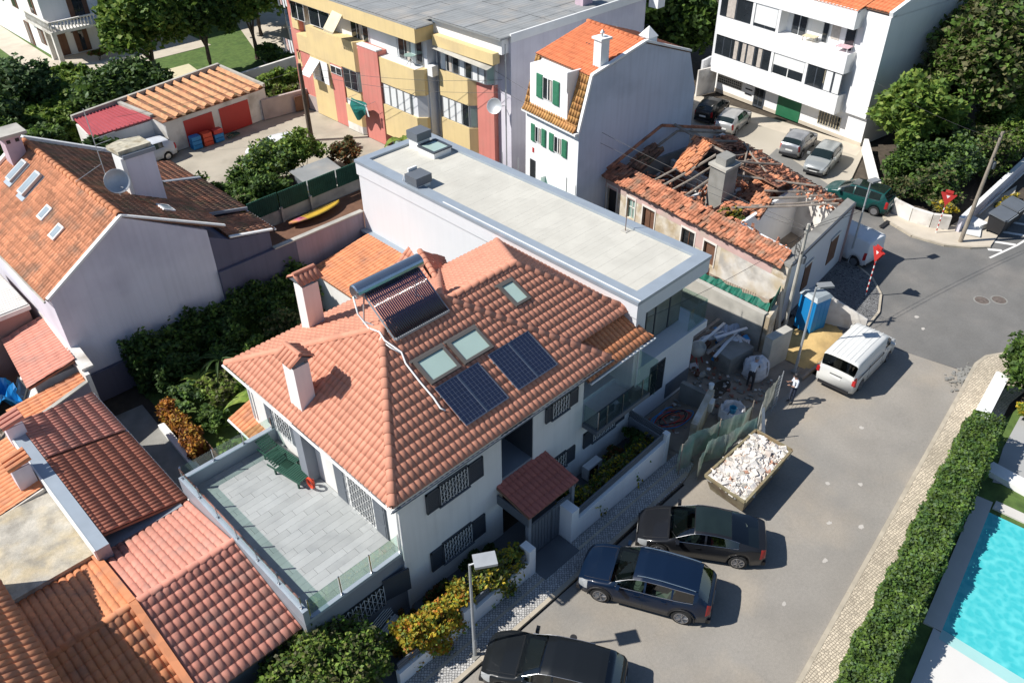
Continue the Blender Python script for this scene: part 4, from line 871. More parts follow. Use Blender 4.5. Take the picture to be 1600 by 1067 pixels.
mb = MB(); g = np.random.default_rng(2)
mb.prism([(12.3, 38.6), (13.9, 38.6), (13.85, 39.7), (12.9, 39.95), (12.2, 39.7)], 9.552, 9.75); mb.build('lichen_slab', M('lichen_concrete', (.46, .42, .32), .95, .25, 4, bump=.6, bs=10, stain=(.25, .2, .12), sts=3), ch)
MB().box(12.3, 12.49, 38.55, 39.5, 7.4, 9.4).build('white_edge', 'trimwhite', ch)
c2 = MB().box(9.35, 10.15, 45.4, 46.3, 6.5, 9.3).build('chimney', M('pinkish_chimney_render', (.52, .40, .45), .9, .06), GH)
MB().box(9.1, 10.45, 45.15, 46.55, 9.3, 9.45).build('chimney_cap', 'concrete', c2); mb = MB().box(9.44, 9.62, 45.38, 45.399, 8.95, 9.12); mb.build('smoke_hole', 'black', c2); MB().box(9.86, 10.04, 45.38, 45.399, 8.95, 9.12).build('smoke_hole', 'black', c2)
def roofwin(x, y, w_, d_, s_, z, par, fr='galv', gl='glassr', up_=.1):
    """window on a slope rising (+s_) in x; centred at x, y"""
    u = Vector((1, 0, s_)).normalized(); v_ = Vector((0, 1, 0)); n = u.cross(v_).normalized(); n = n if n.z > 0 else -n; c = Vector((x, y, z))
    MB().slabpoly([c+u*(a*d_/2+a*.12-.1)+v_*b_*(w_/2+.1)+n*.06 for a, b_ in ((-1, -1), (1, -1), (1, 1), (-1, 1))], .05).build('flashing', 'steel', par) if d_ > 1 else None
    f = MB().slabpoly([c+u*a*d_/2+v_*b_*w_/2+n*up_ for a, b_ in ((-1, -1), (1, -1), (1, 1), (-1, 1))], .16).build('roof_window', fr, par)
    MB().slabpoly([c+u*a*(d_/2-.09)+v_*b_*(w_/2-.09)+n*(up_+.012) for a, b_ in ((-1, -1), (1, -1), (1, 1), (-1, 1))], .01).build('pane', gl, f)
zs = lambda x: 5.92+.626*(x-6.45); zb = lambda x: 6.1+.5165*(15.04-x)
roofwin(9.3, 44.6, .62, 1.25, .626, zs(9.3)+.05, GH, up_=.2); roofwin(9.25, 42.7, .65, 1.35, .626, zs(9.25)+.05, GH, up_=.24); roofwin(8.75, 40.0, .6, .75, .626, zs(8.75)+.05, GH, 'trimwhite'); roofwin(8.5, 38.1, .6, .75, .626, zs(8.5)+.05, GH, 'trimwhite'); roofwin(13.1, 36.9, .8, .6, -.5165, zb(13.1)+.05, GH, 'trimwhite')
d = thing('satellite_dish', 'grey satellite dish on the brown roof slope beside the wide lilac chimney', 'satellite dish', (11.7, 38.2, 8.2))
mb = MB().lathe((0, 0, 0), [(.02, 0), (.25, .02), (.45, .09), (.56, .17), (.57, .17), (.46, .07), (.25, -.01), (.02, -.03)], 24); o = mb.build('dish', 'galv', d, world=False, smooth=True); o.rotation_euler = (R(62), 0, R(-10)); o.location = (0, -.1, .45)
MB().tube([(0, 0, -.6), (0, .05, .4)], .03, 6).build('mast', 'galv', d, world=False); MB().tube([(0, -.1, .2), (.05, -.6, .3)], .015, 5).build('feed_arm', 'galv', d, world=False)
a = thing('roof_aerial', 'television aerial with long rods above the brown roof of the gabled house', 'aerial', (12.0, 40.4, 8.0))
MB().tube([(12, 40.4, 7.6), (12, 40.5, 11.4)], .022, 6).build('mast', 'galv', a); MB().tube([(12, 40.4, 8.7), (10.2, 38.9, 8.9)], .014, 5).build('stay', 'galv', a)
for z_, l in ((9.9, .8), (9.6, .6), (9.3, .7)): MB().tube([(12.0, 40.5, z_), (12.0+l*1.3, 40.5-.1, z_+.1)], .012, 5).build('rod', 'galv', a)
# buildings against its left side
LB = thing('side_extension', 'low extension with pinkish corrugated tile roof against the left side of the gabled house', 'extension', (5.5, 36, 0))
MB().prism([(4.6, 34.5), (6.55, 34.5), (6.75, 38.6), (4.85, 38.6)], 0, 2.7).build('wall', 'whiteold', LB)
r3 = Roof(LB, 'tile_pink', .23, .42, maxobj=120); r3.plane([(4.75, 38.7, 2.85), (4.3, 34.2, 2.85), (6.45, 34.2, 3.25), (6.8, 38.7, 3.25)], (4.75, 38.7, 2.85), (4.3, 34.2, 2.85)); r3.plane([(3.2, 34.1, 2.35), (3.2, 32.4, 2.3), (6.3, 33.2, 2.6), (6.4, 34.1, 2.65)], (3.2, 34.1, 2.35), (3.2, 32.4, 2.3), mat='tile_orange'); r3.done()
MB().bar((6.62, 33.4, 3.1), (6.85, 38.8, 3.55), .5, .12).build('parapet', 'whiteold', LB); MB().bar((6.45, 33.1, 1.5), (6.45, 35.0, 1.5), .2, 3.0).build('end_wall', 'whiteold', LB)
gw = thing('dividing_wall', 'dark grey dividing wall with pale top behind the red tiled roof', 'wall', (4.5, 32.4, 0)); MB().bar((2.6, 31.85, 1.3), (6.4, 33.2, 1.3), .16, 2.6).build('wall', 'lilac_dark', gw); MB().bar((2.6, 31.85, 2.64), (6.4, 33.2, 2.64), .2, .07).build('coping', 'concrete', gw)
wr = thing('flat_roofed_shed', 'low building with white ribbed sheet roof left of the gabled house', 'shed', (4, 40, 0))
MB().box(-2, 6.3, 38.9, 43.0, 0, 3.7).build('wall', M('dusty_pink_render', (.33, .19, .16), .9, .1), wr)
for k in range(20): MB().box(-2.2, 6.35, 38.9+k*.205, 38.9+k*.205+.17, 3.95-.0*k, 4.0).build('sheet_rib', 'whiteold', wr)
MB().box(-2.2, 6.4, 38.8, 43.1, 3.72, 3.94).build('roof', 'whiteold', wr)
tr_ = thing('tarpaulin', 'crumpled bright blue tarpaulin hanging in the yard at the left edge', 'tarpaulin', (3.4, 37.6, .8))
mb = MB(); g = np.random.default_rng(3); n = 14; P = []
for i in range(n):
    for j in range(n): P.append((2.0+2.2*i/(n-1), 36.0+2.8*j/(n-1), 1.5+.35*math.sin(i*.9+j*.5)+.2*math.sin(j*1.7)+g.uniform(-.07, .07)-.06*abs(i-6)))
mb.add(P, [(i*n+j, (i+1)*n+j, (i+1)*n+j+1, i*n+j+1) for i in range(n-1) for j in range(n-1)]); mb.build('sheet', 'bluetarp', tr_)
dr = thing('leaning_door', 'old white glazed door leaning against the yard wall below the pinkish roof', 'door', (4.6, 36.3, .2))
MB().obox((4.45, 36.2, 1.35), (.45, 1.0, .03), 0, 0, R(-58)).build('leaf', 'trimwhite', dr); MB().obox((4.30, 36.5, 1.45), (.33, .55, .03), 0, 0, R(-58)).build('pane', 'glassd', dr)
g = np.random.default_rng(12); mb = MB()
for i in range(60):
    x, y = g.uniform(.6, 3.4), g.uniform(31.9, 35.0); mb.obox((x, y, .8+g.uniform(0, .8)), (g.uniform(.3, .8), .05, .02), g.normal()*.4+1.2, 0, g.normal()*.1)
tag(mb.build('timber_pile', 'wood', kind='stuff'), 'pile of grey weathered boards in the yard left of the red roof', 'timber')
shrub('weed', 'green weeds growing beside the timber pile in the left yard', 'plant', (3.9, 35.0, .5), (.6, .7, .5), 900, .12, ('leaf_l', 'leaf'), seed=31)
# ---- low roofs in the foreground (bottom left)
RC = thing('red_tiled_outbuilding', 'long outbuilding with dark red tiled roof beside the courtyard', 'outbuilding', (4.5, 27, 0))
MB().box(3.1, 5.85, 23.4, 31.6, 0, 2.75).build('wall', 'midgrey', RC); MB().box(2.62, 3.08, 22.9, 31.5, 0, 3.45).build('parapet', 'steel', RC); MB().box(2.56, 2.62, 22.9, 31.5, 3.0, 3.47).build('parapet_edge', 'trimwhite', RC)
r4 = Roof(RC, 'tile_red', .2, .42, maxobj=300, amp=.045)
r4.plane([(6.1, 23.6, 2.75), (6.1, 28.6, 2.8), (3.08, 28.6, 3.36), (3.08, 23.6, 3.3)], (6.1, 23.6, 2.75), (6.1, 28.6, 2.8)); r4.plane([(6.08, 28.65, 2.87), (6.08, 31.9, 2.87), (3.08, 31.5, 3.42), (3.08, 28.65, 3.42)], (6.08, 28.65, 2.87), (6.08, 31.9, 2.87), mat='tile_pink'); r4.done()
MB().tube([(6.16, 23.5, 2.72), (6.16, 31.9, 2.82)], .035, 6).build('gutter', 'trimwhite', RC)
for (x, y, l) in ((2.85, 30.9, 'C'), (2.2, 28.4, 'B')):
    c_ = MB().box(x-.32, x+.32, y-.35, y+.35, 2.6, 4.0).build('chimney', 'lilac', RC)
    for k in range(3): MB().tube([(x-.42, y-.3+.28*k, 4.1), (x+.42, y-.3+.28*k, 4.25)], .12, 8).build('ridge_tile', 'tile_orange' if l == 'B' else 'tile_pink', c_)
RB = thing('orange_tiled_outbuilding', 'outbuilding with orange tiled roof at the left edge beside the grey parapet', 'outbuilding', (0, 29, 0))
MB().box(-4, 2.5, 27.6, 31.2, 0, 2.5).build('wall', 'whiteold', RB)
r5 = Roof(RB, 'tile_orange', .23, .4, maxobj=250); r5.plane([(-4, 31.4, 2.0), (-4, 27.6, 2.0), (2.56, 27.6, 3.05), (2.56, 31.4, 3.05)], (-4, 31.4, 2.0), (-4, 27.6, 2.0)); r5.done()
MB().bar((-4, 27.55, 1.95), (2.55, 27.55, 3.0), .08, .16).build('verge', 'whiteold', RB)
cr_ = thing('flat_concrete_roof', 'bare stained concrete flat roof between the tiled roofs at the left edge', 'flat roof', (1, 25, 0)); MB().box(-4, 2.6, 23.4, 27.5, 0, 2.9).build('roof', M('stained_concrete', (.43, .40, .34), .95, .18, 1.6, bump=.5, bs=7, stain=(.28, .26, .22), sts=1.4, col2=(.45, .38, .26), cvs=.9, speck=.12), cr_)
def gable_roof(nm, lab, x0, x1, mat, mo, ya=16.1, yr_=20.0, yb=23.6, ze=2.5, zr=3.4, zb=2.62, ex=None):
    t_ = thing(nm, lab, 'outbuilding', ((x0+x1)/2, yr_, 0)); MB().box(x0, x1-.02, ya+.3, yb-.2, 0, 2.3).build('wall', 'midgrey', t_)
    q_ = Roof(t_, mat, .26 if mo else .25, .4, maxobj=300, amp=.047)
    q_.plane([(x0, ya, ze), (x1, ya, ze), (x1, yr_, zr), (x0, yr_, zr)], (x0, ya, ze), (x1, ya, ze)); q_.plane([(x1, yb, zb), (x0, yb, zb), (x0, yr_, zr), (x1, yr_, zr)], (x1, yb, zb), (x0, yb, zb))
    q_.cap((x0, yr_, zr+.02), (x1, yr_, zr+.02), .13, .42); q_.done(); return t_
RD = gable_roof('pink_tiled_outbuilding', 'outbuilding with pinkish ridged tile roof against the terrace wall', 2.72, 6.14, 'tile_pink', True)
RE = gable_roof('ochre_tiled_outbuilding', 'half-shaded outbuilding with ochre tile roof in the bottom-left corner', -.1, 2.5, 'tile_orange', False)
MB().bar((2.6, 16.0, 2.62), (2.6, 20.0, 3.52), .24, .12).bar((2.6, 20.0, 3.52), (2.6, 23.6, 2.76), .24, .12).build('verge', 'tile_orange', RE)
RF = thing('tall_orange_roofed_building', 'taller building with deep orange tiled eave at the bottom-left corner', 'building', (-3, 20, 0))
MB().box(-8, -.5, 12, 24.6, 0, 5.5).build('wall', 'whiteold', RF); r6 = Roof(RF, 'tile_orange', .24, .38, maxobj=250); r6.plane([(-.12, 12, 5.7), (-.12, 24.8, 5.7), (-4, 24.8, 7.2), (-4, 12, 7.2)], (-.12, 12, 5.7), (-.12, 24.8, 5.7)); r6.done()

# ============================================================ FRONT YARD, street wall, gate
struct('front_yard', MB().box(6.2, 22.6, 13.7, 15.75, -.1, .05), 'yardfloor')
def streetwall(x0, x1, z0, z1, lab, slat=True, h0=None):
    t_ = thing('street_wall', lab, 'wall', ((x0+x1)/2, 13.62, 0)); 
    mb = MB(); mb.add([(x0, 13.52, 0), (x1, 13.52, 0), (x1, 13.72, 0), (x0, 13.72, 0), (x0, 13.52, z0), (x1, 13.52, z1), (x1, 13.72, z1), (x0, 13.72, z0)], [(0,3,2,1),(4,5,6,7),(0,1,5,4),(1,2,6,5),(2,3,7,6),(3,0,4,7)]); mb.build('wall', 'white2', t_)
    if slat:
        for k in range(3):
            o_ = .09+k*.13; MB().bar((x0+.05, 13.66+.0*k, z0+o_), (x1-.05, 13.66, z1+o_), .05, .10).build('slat', 'dkgrey', t_)
    return t_
W1 = streetwall(7.9, 10.75, .75, .80, 'low white street wall with grey slats in front of the bright yellow shrubs'); MB().box(10.76, 11.3, 13.5, 13.74, 0, 1.2).build('pillar', 'white2', W1)
W2 = streetwall(11.31, 14.0, .82, .98, 'low white street wall with grey slats between the lamp post and the gate'); MB().box(14.0, 14.33, 13.5, 14.0, 0, 1.55).build('pillar', 'white2', W2)
W3 = streetwall(16.72, 22.2, 1.15, 1.5, 'long white street wall with grey slats right of the gate'); MB().box(16.3, 16.71, 13.5, 14.3, 0, 1.8).build('pillar', 'white2', W3); MB().box(22.2, 22.45, 13.5, 13.74, 0, 1.85).build('pillar', 'white2', W3)
W4 = thing('side_wall', 'grey slatted side fence at the right end of the front yard', 'fence', (22.5, 14.6, 0)); MB().box(22.46, 22.6, 13.75, 15.7, 0, 1.3).build('wall', 'midgrey', W4)
for k in range(3): MB().box(22.47, 22.53, 13.75, 15.7, 1.36+k*.14, 1.45+k*.14).build('slat', 'dkgrey', W4)
gt = thing('entrance_gate', 'dark grey double entrance gate under the red tiled canopy', 'gate', (15.5, 14.2, 0))
for a, b_ in ((14.74, 15.82), (15.84, 16.93)):
    l_ = MB().box(a, b_, 14.14, 14.18, .08, 1.95).build('leaf', 'dkgrey', gt)
    for k in range(6): x = a+.04+k*(b_-a-.06)/6; MB().box(x, x+(b_-a)/6-.03, 14.115, 14.139, .12, 1.9).build('board', 'dkgrey', l_)
tag(MB().box(14.35, 16.28, 13.0, 14.1, .112, .125).build('entrance_mat', 'yardfloor'), 'dark paved threshold in front of the entrance gate', 'threshold')
bn = thing('garden_bench', 'white slatted garden bench in the front yard below the terrace', 'bench', (8.6, 16.1, .05), R(14))
bn.location = (8.55, 15.25, .05); PINV[bn.name] = Matrix()
for k in range(6): MB().box(-.85, .85, -.32+k*.085, -.32+k*.085+.065, .42, .44).build('seat_slat', 'trimwhite', bn, world=False)
for k in range(5): MB().obox((0, .24+k*.035, .5+k*.085), (.85, .012, .033), 0, R(20)).build('back_slat', 'trimwhite', bn, world=False)
for x in (-.7, .7): MB().box(x-.03, x+.03, -.3, .25, 0, .42).build('leg', 'trimwhite', bn, world=False)
ac = thing('air_conditioner', 'white air conditioner box standing in the front yard right of the canopy', 'air conditioner', (19.6, 15.35, .1)); MB().box(19.2, 20.1, 15.15, 15.5, .12, .8).build('casing', 'trimwhite', ac); MB().lathe((0, 0, 0), [(.24, 0), (.24, .02)], 18)
MB().box(19.28, 19.8, 15.13, 15.149, .2, .72).build('fan_grille', 'black', ac)
# street lamp in front
def lamp(nm, lab, x, y, h, arm, headz, hw=(.33, .2, .05), rz=0.):
    t_ = thing(nm, lab, 'street lamp', (x, y, .11), group=None); MB().tube([(x, y, .1), (x, y, 1.2), (x, y, h)], [.075, .06, .04], 10).build('pole', 'galv', t_); MB().box(x-.16, x+.16, y-.16, y+.16, .11, .14).build('base_plate', 'concrete_d', t_)
    MB().box(x-.05, x+.05, y-.07, y-.055, .6, 1.05).build('access_door', 'galv', t_)
    MB().tube([(x, y, h-.02), (x+arm[0]*.4, y+arm[1]*.4, h+.05)], .03, 8).build('arm', 'galv', t_)
    MB().obox((x+arm[0]*.75, y+arm[1]*.75, h+.08), hw, math.atan2(arm[1], arm[0])+rz).build('lamp_head', 'lampgrey' if x > 20 else 'galv', t_); MB().obox((x+arm[0]*.75, y+arm[1]*.75, h+.018), (hw[0]*.7, hw[1]*.7, .01), math.atan2(arm[1], arm[0])+rz).build('lens', 'headlamp', t_); return t_
lamp('street_lamp', 'grey street lamp on the cobbled pavement in front of the white street wall', 10.4, 12.6, 5.0, (.55, -.35), 5.0, (.36, .26, .05))
lamp('street_lamp', 'grey street lamp behind the white panel van beside the blue cabin', 31.85, 12.78, 5.0, (.45, -.35), 5.0, (.34, .2, .05))
lamp('street_lamp', 'slim dark street lamp at the ruin corner beside the parked box van', 43.0, 15.75, 5.2, (.3, -.1), 5.2, (.3, .2, .05))
# ============================================================ local frames for the rotated buildings
TH = R(-8.0)
def frame(o, th=TH):
    m = Matrix.Translation((o[0], o[1], 0)) @ Matrix.Rotation(th, 4, 'Z')
    return lambda x, y, z=0.: m @ Vector((x, y, z))
def lb(t): 
    """builder that places local geometry on thing t"""
    return lambda mb, name, mat, p=None, **k: mb.build(name, mat, p or t, world=False, **k)
def window_x(B, t, y0, y1, z0, z1, x=0., panes=2, frame_='trimwhite', glass='glassd', cur=None, blind=0., out=-1, depth=.05, name='window'):
    """window on a wall whose outside faces local -x at x"""
    a = x-depth; w_ = B(MB().box(a, x+.02, y0, y1, z0, z1), name, frame_)
    n = panes; wd = (y1-y0)/n
    for i in range(n): B(MB().box(a-.012, a-.002, y0+i*wd+.045, y0+(i+1)*wd-.045, z0+.05, z1-.05), 'pane', glass, w_)
    if cur:
        for i in range(n):
            if cur[i % len(cur)]: B(MB().box(a-.022, a-.013, y0+i*wd+.07, y0+(i+.55+.3*(cur[i % len(cur)] > 1))*wd, z0+.05, z1-.08), 'curtain', 'curtain' if cur[i % len(cur)] < 3 else 'blind', w_)
    if blind: B(MB().box(a-.04, a-.014, y0+.03, y1-.03, z1-(z1-z0)*blind, z1-.02), 'blind', 'blind', w_)
    return w_

# ============================================================ WHITE APARTMENT BLOCK (top right)
F = frame((58.8, 23.2)); WB = thing('white_apartment_block', 'white three-storey apartment block with long balcony bands and orange roof', 'apartment block', (58.8, 23.2, 0), TH); B = lb(WB)
B(MB().box(0, 9.6, -.2, 14.2, 0, 9.25), 'wall', 'white2'); B(MB().box(.6, 9.6, 14.2, 15.4, 0, 9.2), 'setback_strip', 'greywhite')  # set-back wall strip beside the block; its shade is put into the greyer colour
for z0, z1 in ((8.1, 9.4), (5.0, 6.4), (2.0, 3.4)): B(MB().box(-1.02, .0, 1.9, 13.95, z0, z1), 'balcony_band', 'white2')
B(MB().box(-.25, -.002, -.2, 1.6, 2.15, 9.25), 'corner_pier', 'white2')
# dark recesses and glazing between the bands (back plane x=-.6)
def wrow(y0, y1, z0, z1, n, **k): return window_x(B, WB, y0, y1, z0, z1, -.85, n, **k)
for z0, z1 in ((3.4, 5.0), (6.4, 8.1)):
    for y in ((5.05, 8.2) if z0 < 4 else (8.2, 10.6)): B(MB().box(-.98, .0, y-.12, y+.12, z0, z1), 'pier', 'white2')
wrow(8.35, 13.9, 3.42, 4.98, 7, frame_='anthracite', cur=[0, 1, 2, 1, 1, 0, 0, 0]); wrow(5.2, 8.05, 3.42, 4.98, 2, frame_='trimwhite', blind=.55)
wrow(1.95, 4.9, 3.42, 4.98, 4, frame_='anthracite', cur=[3, 3, 0, 0]); B(MB().box(-.9, -.86, 3.2, 3.9, 3.9, 4.9), 'straw_blind', 'awn')
wrow(8.35, 10.45, 6.42, 8.08, 2, frame_='anthracite', blind=.85); wrow(10.75, 13.9, 6.42, 8.08, 2, frame_='anthracite', cur=[0, 1])
# open top balcony with doors
for y0, y1 in ((6.3, 7.6), (4.4, 4.9), (2.2, 3.0)): window_x(B, WB, y0, y1, 6.1, 8.0, -.02, 2 if y1-y0 > 1 else 1, frame_='galv')
B(MB().box(-.04, -.002, 3.5, 4.2, 6.8, 8.0), 'curtain', 'curtain')
B(MB().box(-.99, -.02, 1.95, 8.0, 6.0, 6.05), 'balcony_floor', 'path')
tb = thing('balcony_table', 'small table with pink and white cloth on the top balcony of the white block', 'table', F(-.55, 2.6, 6.06)); MB().box(-.4, .4, -.5, .5, .66, .7).build('tabletop', M('pink_cloth', (.62, .42, .45), .9, .2, 6), tb, world=False)
for a in (-.35, .35):
    for b_ in (-.42, .42): MB().box(a-.02, a+.02, b_-.02, b_+.02, 0, .66).build('leg', 'trimwhite', tb, world=False)
tb = thing('balcony_table', 'light wooden table on the top balcony of the white block', 'table', F(-.55, 5.5, 6.06)); MB().box(-.35, .35, -.5, .5, .66, .7).build('tabletop', 'awn', tb, world=False)
for a in (-.3, .3):
    for b_ in (-.42, .42): MB().box(a-.02, a+.02, b_-.02, b_+.02, 0, .66).build('leg', 'wood', tb, world=False)
# ground floor
def door_x(y0, y1, z1, mat, nm='door'): return B(MB().box(-.06, .0, y0, y1, .02, z1), nm, mat)
door_x(5.4, 7.6, 1.95, 'greendoor', 'garage_door'); d_ = door_x(8.9, 9.95, 1.95, 'anthracite'); B(MB().box(-.08, -.062, 9.05, 9.4, .2, 1.8).box(-.08, -.062, 9.5, 9.85, .2, 1.8), 'pane', 'glassd', d_)
wv = B(MB().box(-.05, .0, 11.3, 13.9, .85, 1.5), 'vent_grille', 'concrete')
for i in range(12):
    for j in range(3): B(MB().box(-.06, -.052, 11.38+i*.21, 11.38+i*.21+.13, .9+j*.2, .9+j*.2+.13), 'vent_hole', 'black', wv)
w_ = window_x(B, WB, 1.75, 3.75, .55, 1.6, 0, 2, frame_='trimwhite', glass='glassd')
for i in range(9): B(MB().box(-.10, -.08, 1.8+i*.235, 1.83+i*.235, .55, 1.6), 'bar', 'awn', w_)
for k in range(3): B(MB().box(-.04, .0, 10.2, 10.9, .7+k*.4, .8+k*.4), 'slot', 'black')
B(MB().box(-.03, .0, -.2, 14.2, 0, .28), 'plinth', 'path')
# roof
q_ = Roof(WB, 'tile_far', .3, .5, maxobj=300); fp = lambda *a: F(*a)
q_.plane([fp(-1.0, 14.1, 9.32), fp(-1.0, 1.9, 9.32), fp(4.8, 1.9, 10.9), fp(4.8, 14.1, 10.9)], fp(-1.0, 14.1, 9.32), fp(-1.0, 1.9, 9.32)); q_.plane([fp(-.2, 1.9, 9.5), fp(-.2, -.05, 9.5), fp(4.8, -.05, 10.9), fp(4.8, 1.9, 10.9)], fp(-.2, 1.9, 9.5), fp(-.2, -.05, 9.5)); q_.done()
B(MB().bar((-.25, -.12, 9.42), (4.8, -.12, 10.95), .28, .35).bar((4.8, -.12, 10.95), (9.8, -.12, 9.5), .28, .35), 'verge', 'white2'); B(MB().add([(0, -.2, 9.2), (9.6, -.2, 9.2), (4.8, -.2, 10.9), (0, -.02, 9.2), (9.6, -.02, 9.2), (4.8, -.02, 10.9)], [(0, 1, 2), (3, 5, 4)]), 'gable', 'white2')
# left neighbour wall and stair
nw = thing('side_wall', 'grey shaded side wall with white stair between the blocks at the far lot corner', 'wall', F(.2, 14.6)); Bn = lb(nw)
MB().bar(F(-.2, 15.6, 1.1), F(8, 17.6, 1.1), .2, 2.2).build('wall', 'greywhite', nw)
MB().bar(F(-2.2, 14.2, 1.1), F(-.2, 14.0, 1.1), .15, 2.2).build('stair_wall', 'whiteold', nw)

# ============================================================ WHITE MANSARD HOUSE
F = frame((33.82, 29.0)); WH = thing('mansard_house', 'narrow white house with green shutters, golden mansard tiles and orange roof', 'house', (33.82, 29.0, 0), TH); B = lb(WH)
prof = [(0, 0), (9.45, 0), (9.3, 7.4), (8.5, 9.7), (4.7, 11.0), (.87, 9.9), (0.02, 6.95)]
B(MB().add([(x, 0, z) for x, z in prof]+[(x, 4.9, z) for x, z in prof], [tuple(range(7)), tuple(reversed(range(7, 14)))]+[(i, 7+i, 7+(i+1) % 7, (i+1) % 7) for i in range(7)]), 'wall', 'white2')
B(MB().add([(x, -.02, z) for x, z in prof]+[(x, -.004, z) for x, z in prof], [tuple(range(7))]+[(i, 7+i, 7+(i+1) % 7, (i+1) % 7) for i in range(7)]), 'gable_shade_skin', 'gable_shade')  # thin skin over the white wall; gable shade put into its colour
q_ = Roof(WH, 'tile_far', .22, .38, maxobj=300)
q_.plane([F(.75, 4.9, 9.98), F(.75, .08, 9.98), F(4.7, .08, 11.08), F(4.7, 4.9, 11.08)], F(.75, 4.9, 9.98), F(.75, .08, 9.98)); q_.plane([F(8.6, .08, 9.75), F(8.6, 4.9, 9.75), F(4.7, 4.9, 11.08), F(4.7, .08, 11.08)], F(8.6, .08, 9.75), F(8.6, 4.9, 9.75))
q_.plane([F(-.12, 4.9, 7.0), F(-.12, 4.5, 7.0), F(.8, 4.5, 9.92), F(.8, 4.9, 9.92)], F(-.12, 4.9, 7.0), F(-.12, 4.5, 7.0), mat='tile_gold'); q_.plane([F(-.12, 1.0, 7.0), F(-.12, .1, 7.0), F(.8, .1, 9.92), F(.8, 1.0, 9.92)], F(-.12, 1.0, 7.0), F(-.12, .1, 7.0), mat='tile_gold'); q_.plane([F(-.25, 4.9, 6.92), F(-.25, .1, 6.92), F(.05, .1, 7.35), F(.05, 4.9, 7.35)], F(-.25, 4.9, 6.92), F(-.25, .1, 6.92), mat='tile_gold')
q_.cap(F(4.7, .1, 11.1), F(4.7, 4.9, 11.1), .13, .4); q_.done()
B(MB().box(-.02, .9, 1.02, 4.45, 7.2, 9.72), 'dormer', 'white2'); B(MB().box(-.12, .9, 1.0, 1.12, 9.0, 10.1), 'dormer_cheek', 'trimwhite')
B(MB().box(-.3, -.0, -.05, 4.95, 6.78, 6.93), 'cornice', 'trimwhite'); B(MB().bar((-.02, .0, 7.0), (.8, .0, 10.05), .2, .12).bar((.8, 0, 10.05), (4.7, 0, 11.15), .24, .12).bar((4.7, 0, 11.15), (8.5, 0, 9.85), .24, .12), 'verge', 'trimwhite')
c_ = B(MB().box(1.5, 2.1, .15, .75, 9.9, 11.7), 'chimney', 'white2'); B(MB().box(1.4, 2.2, .05, .85, 11.7, 11.82), 'chimney_cap', 'trimwhite', c_); B(MB().lathe((1.8, .45, 11.82), [(.05, 0), (.05, .2), (.14, .22), (.02, .38)], 10), 'cowl', 'galv', c_)
c_ = B(MB().box(5.0, 5.7, .1, .8, 10.7, 11.2), 'chimney', 'white2'); B(MB().add([(4.95, .05, 11.2), (5.75, .05, 11.2), (5.75, .85, 11.2), (4.95, .85, 11.2), (5.35, .45, 11.75)], [(0, 1, 4), (1, 2, 4), (2, 3, 4), (3, 0, 4), (3, 2, 1, 0)]), 'chimney_cap', 'trimwhite', c_)
B(MB().box(2.9, 3.3, 2.6, 3.1, 10.55, 10.66), 'roof_window', 'glassd')
def gshut(y0, y1, z0, z1, x=0., open_=True):
    w_ = window_x(B, WH, y0, y1, z0, z1, x, 2, cur=[1, 0]); wd = (y1-y0)*.62
    for a in (y0-wd-.02, y1+.02):
        s_ = B(MB().box(x-.07, x-.02, a, a+wd, z0-.05, z1+.03), 'shutter', 'shutter_g')
        B(MB().box(x-.085, x-.071, a+.05, a+wd-.05, z0+.03, (z0+z1)/2-.04).box(x-.085, x-.071, a+.05, a+wd-.05, (z0+z1)/2+.04, z1-.05), 'shutter_panel', 'shutter_g', s_)
gshut(2.3, 3.2, 8.0, 9.3, -.02); gshut(3.3, 3.9, 5.1, 6.1); gshut(1.4, 2.1, 5.1, 6.1)
B(MB().box(-.04, 0, 3.9, 4.4, 2.6, 3.8), 'window', 'glassd'); B(MB().box(-.35, -.02, 2.9, 3.4, 2.5, 3.2), 'air_conditioner_unit', 'trimwhite'); B(MB().box(-1.4, -.05, 1.0, 2.9, 2.35, 2.42), 'awning', M('mint_awning', (.08, .38, .25), .7, .1))
B(MB().box(-1.5, 0, -.05, .15, 0, 2.3), 'side_parapet', 'trimwhite'); B(MB().box(-.02, 0, 4.05, 4.2, 4.3, 4.6), 'wall_sign', 'reddoor')

# ============================================================ YELLOW AND SALMON APARTMENT ROW
YB = thing('yellow_apartment_row', 'long yellow and salmon apartment row with bays and grey sheet roof', 'apartment row', (36, 50, 0))
B = lambda mb, name, mat, p=None, **k: mb.build(name, mat, p or YB, **k)
B(MB().box(36.5, 50, 37.1, 43.9, 0, 9.9), 'wall', 'lilac'); B(MB().box(35.3, 50, 43.9, 60.3, 0, 9.0), 'wall', 'greywhite')
rb = B(MB().box(35.5, 50.2, 37.0, 43.9, 9.92, 10.0), 'roof', 'fibre'); rl = B(MB().box(34.3, 50.2, 43.6, 60.5, 9.50, 9.58), 'roof', 'fibre')
g = np.random.default_rng(6)
for i in range(5):
    for j in range(7): link('roof_sheet', SHEET, rb, mw=Matrix.Translation((35.6+i*2.9, 37.1+j*.96, 10.0+g.uniform(.0, .03)))) if j*.96+37.1 < 43.4 and 'SHEET' in globals() else None
def sheets(par, x0, x1, y0, y1, z, sx, sy):
    b0 = MB(); n = int(sy/.18); 
    for k in range(n+1):
        for x in (0, sx-.03): b0.v.append((x, k*(sy-.02)/n, .03*(k % 2)))
    for k in range(n): b0.f.append((2*k, 2*k+1, 2*k+3, 2*k+2)); b0.m.append(0)
    me = bpy.data.meshes.new('roof_sheet'); me.from_pydata(b0.v, [], b0.f); me.materials.append(mt['fibre'])
    y = y0
    while y < y1-.1:
        x = x0
        while x < x1-.1: link('roof_sheet', me, par, mw=Matrix.Translation((x, y, z+g.uniform(.0, .025)))); x += sx
        y += sy
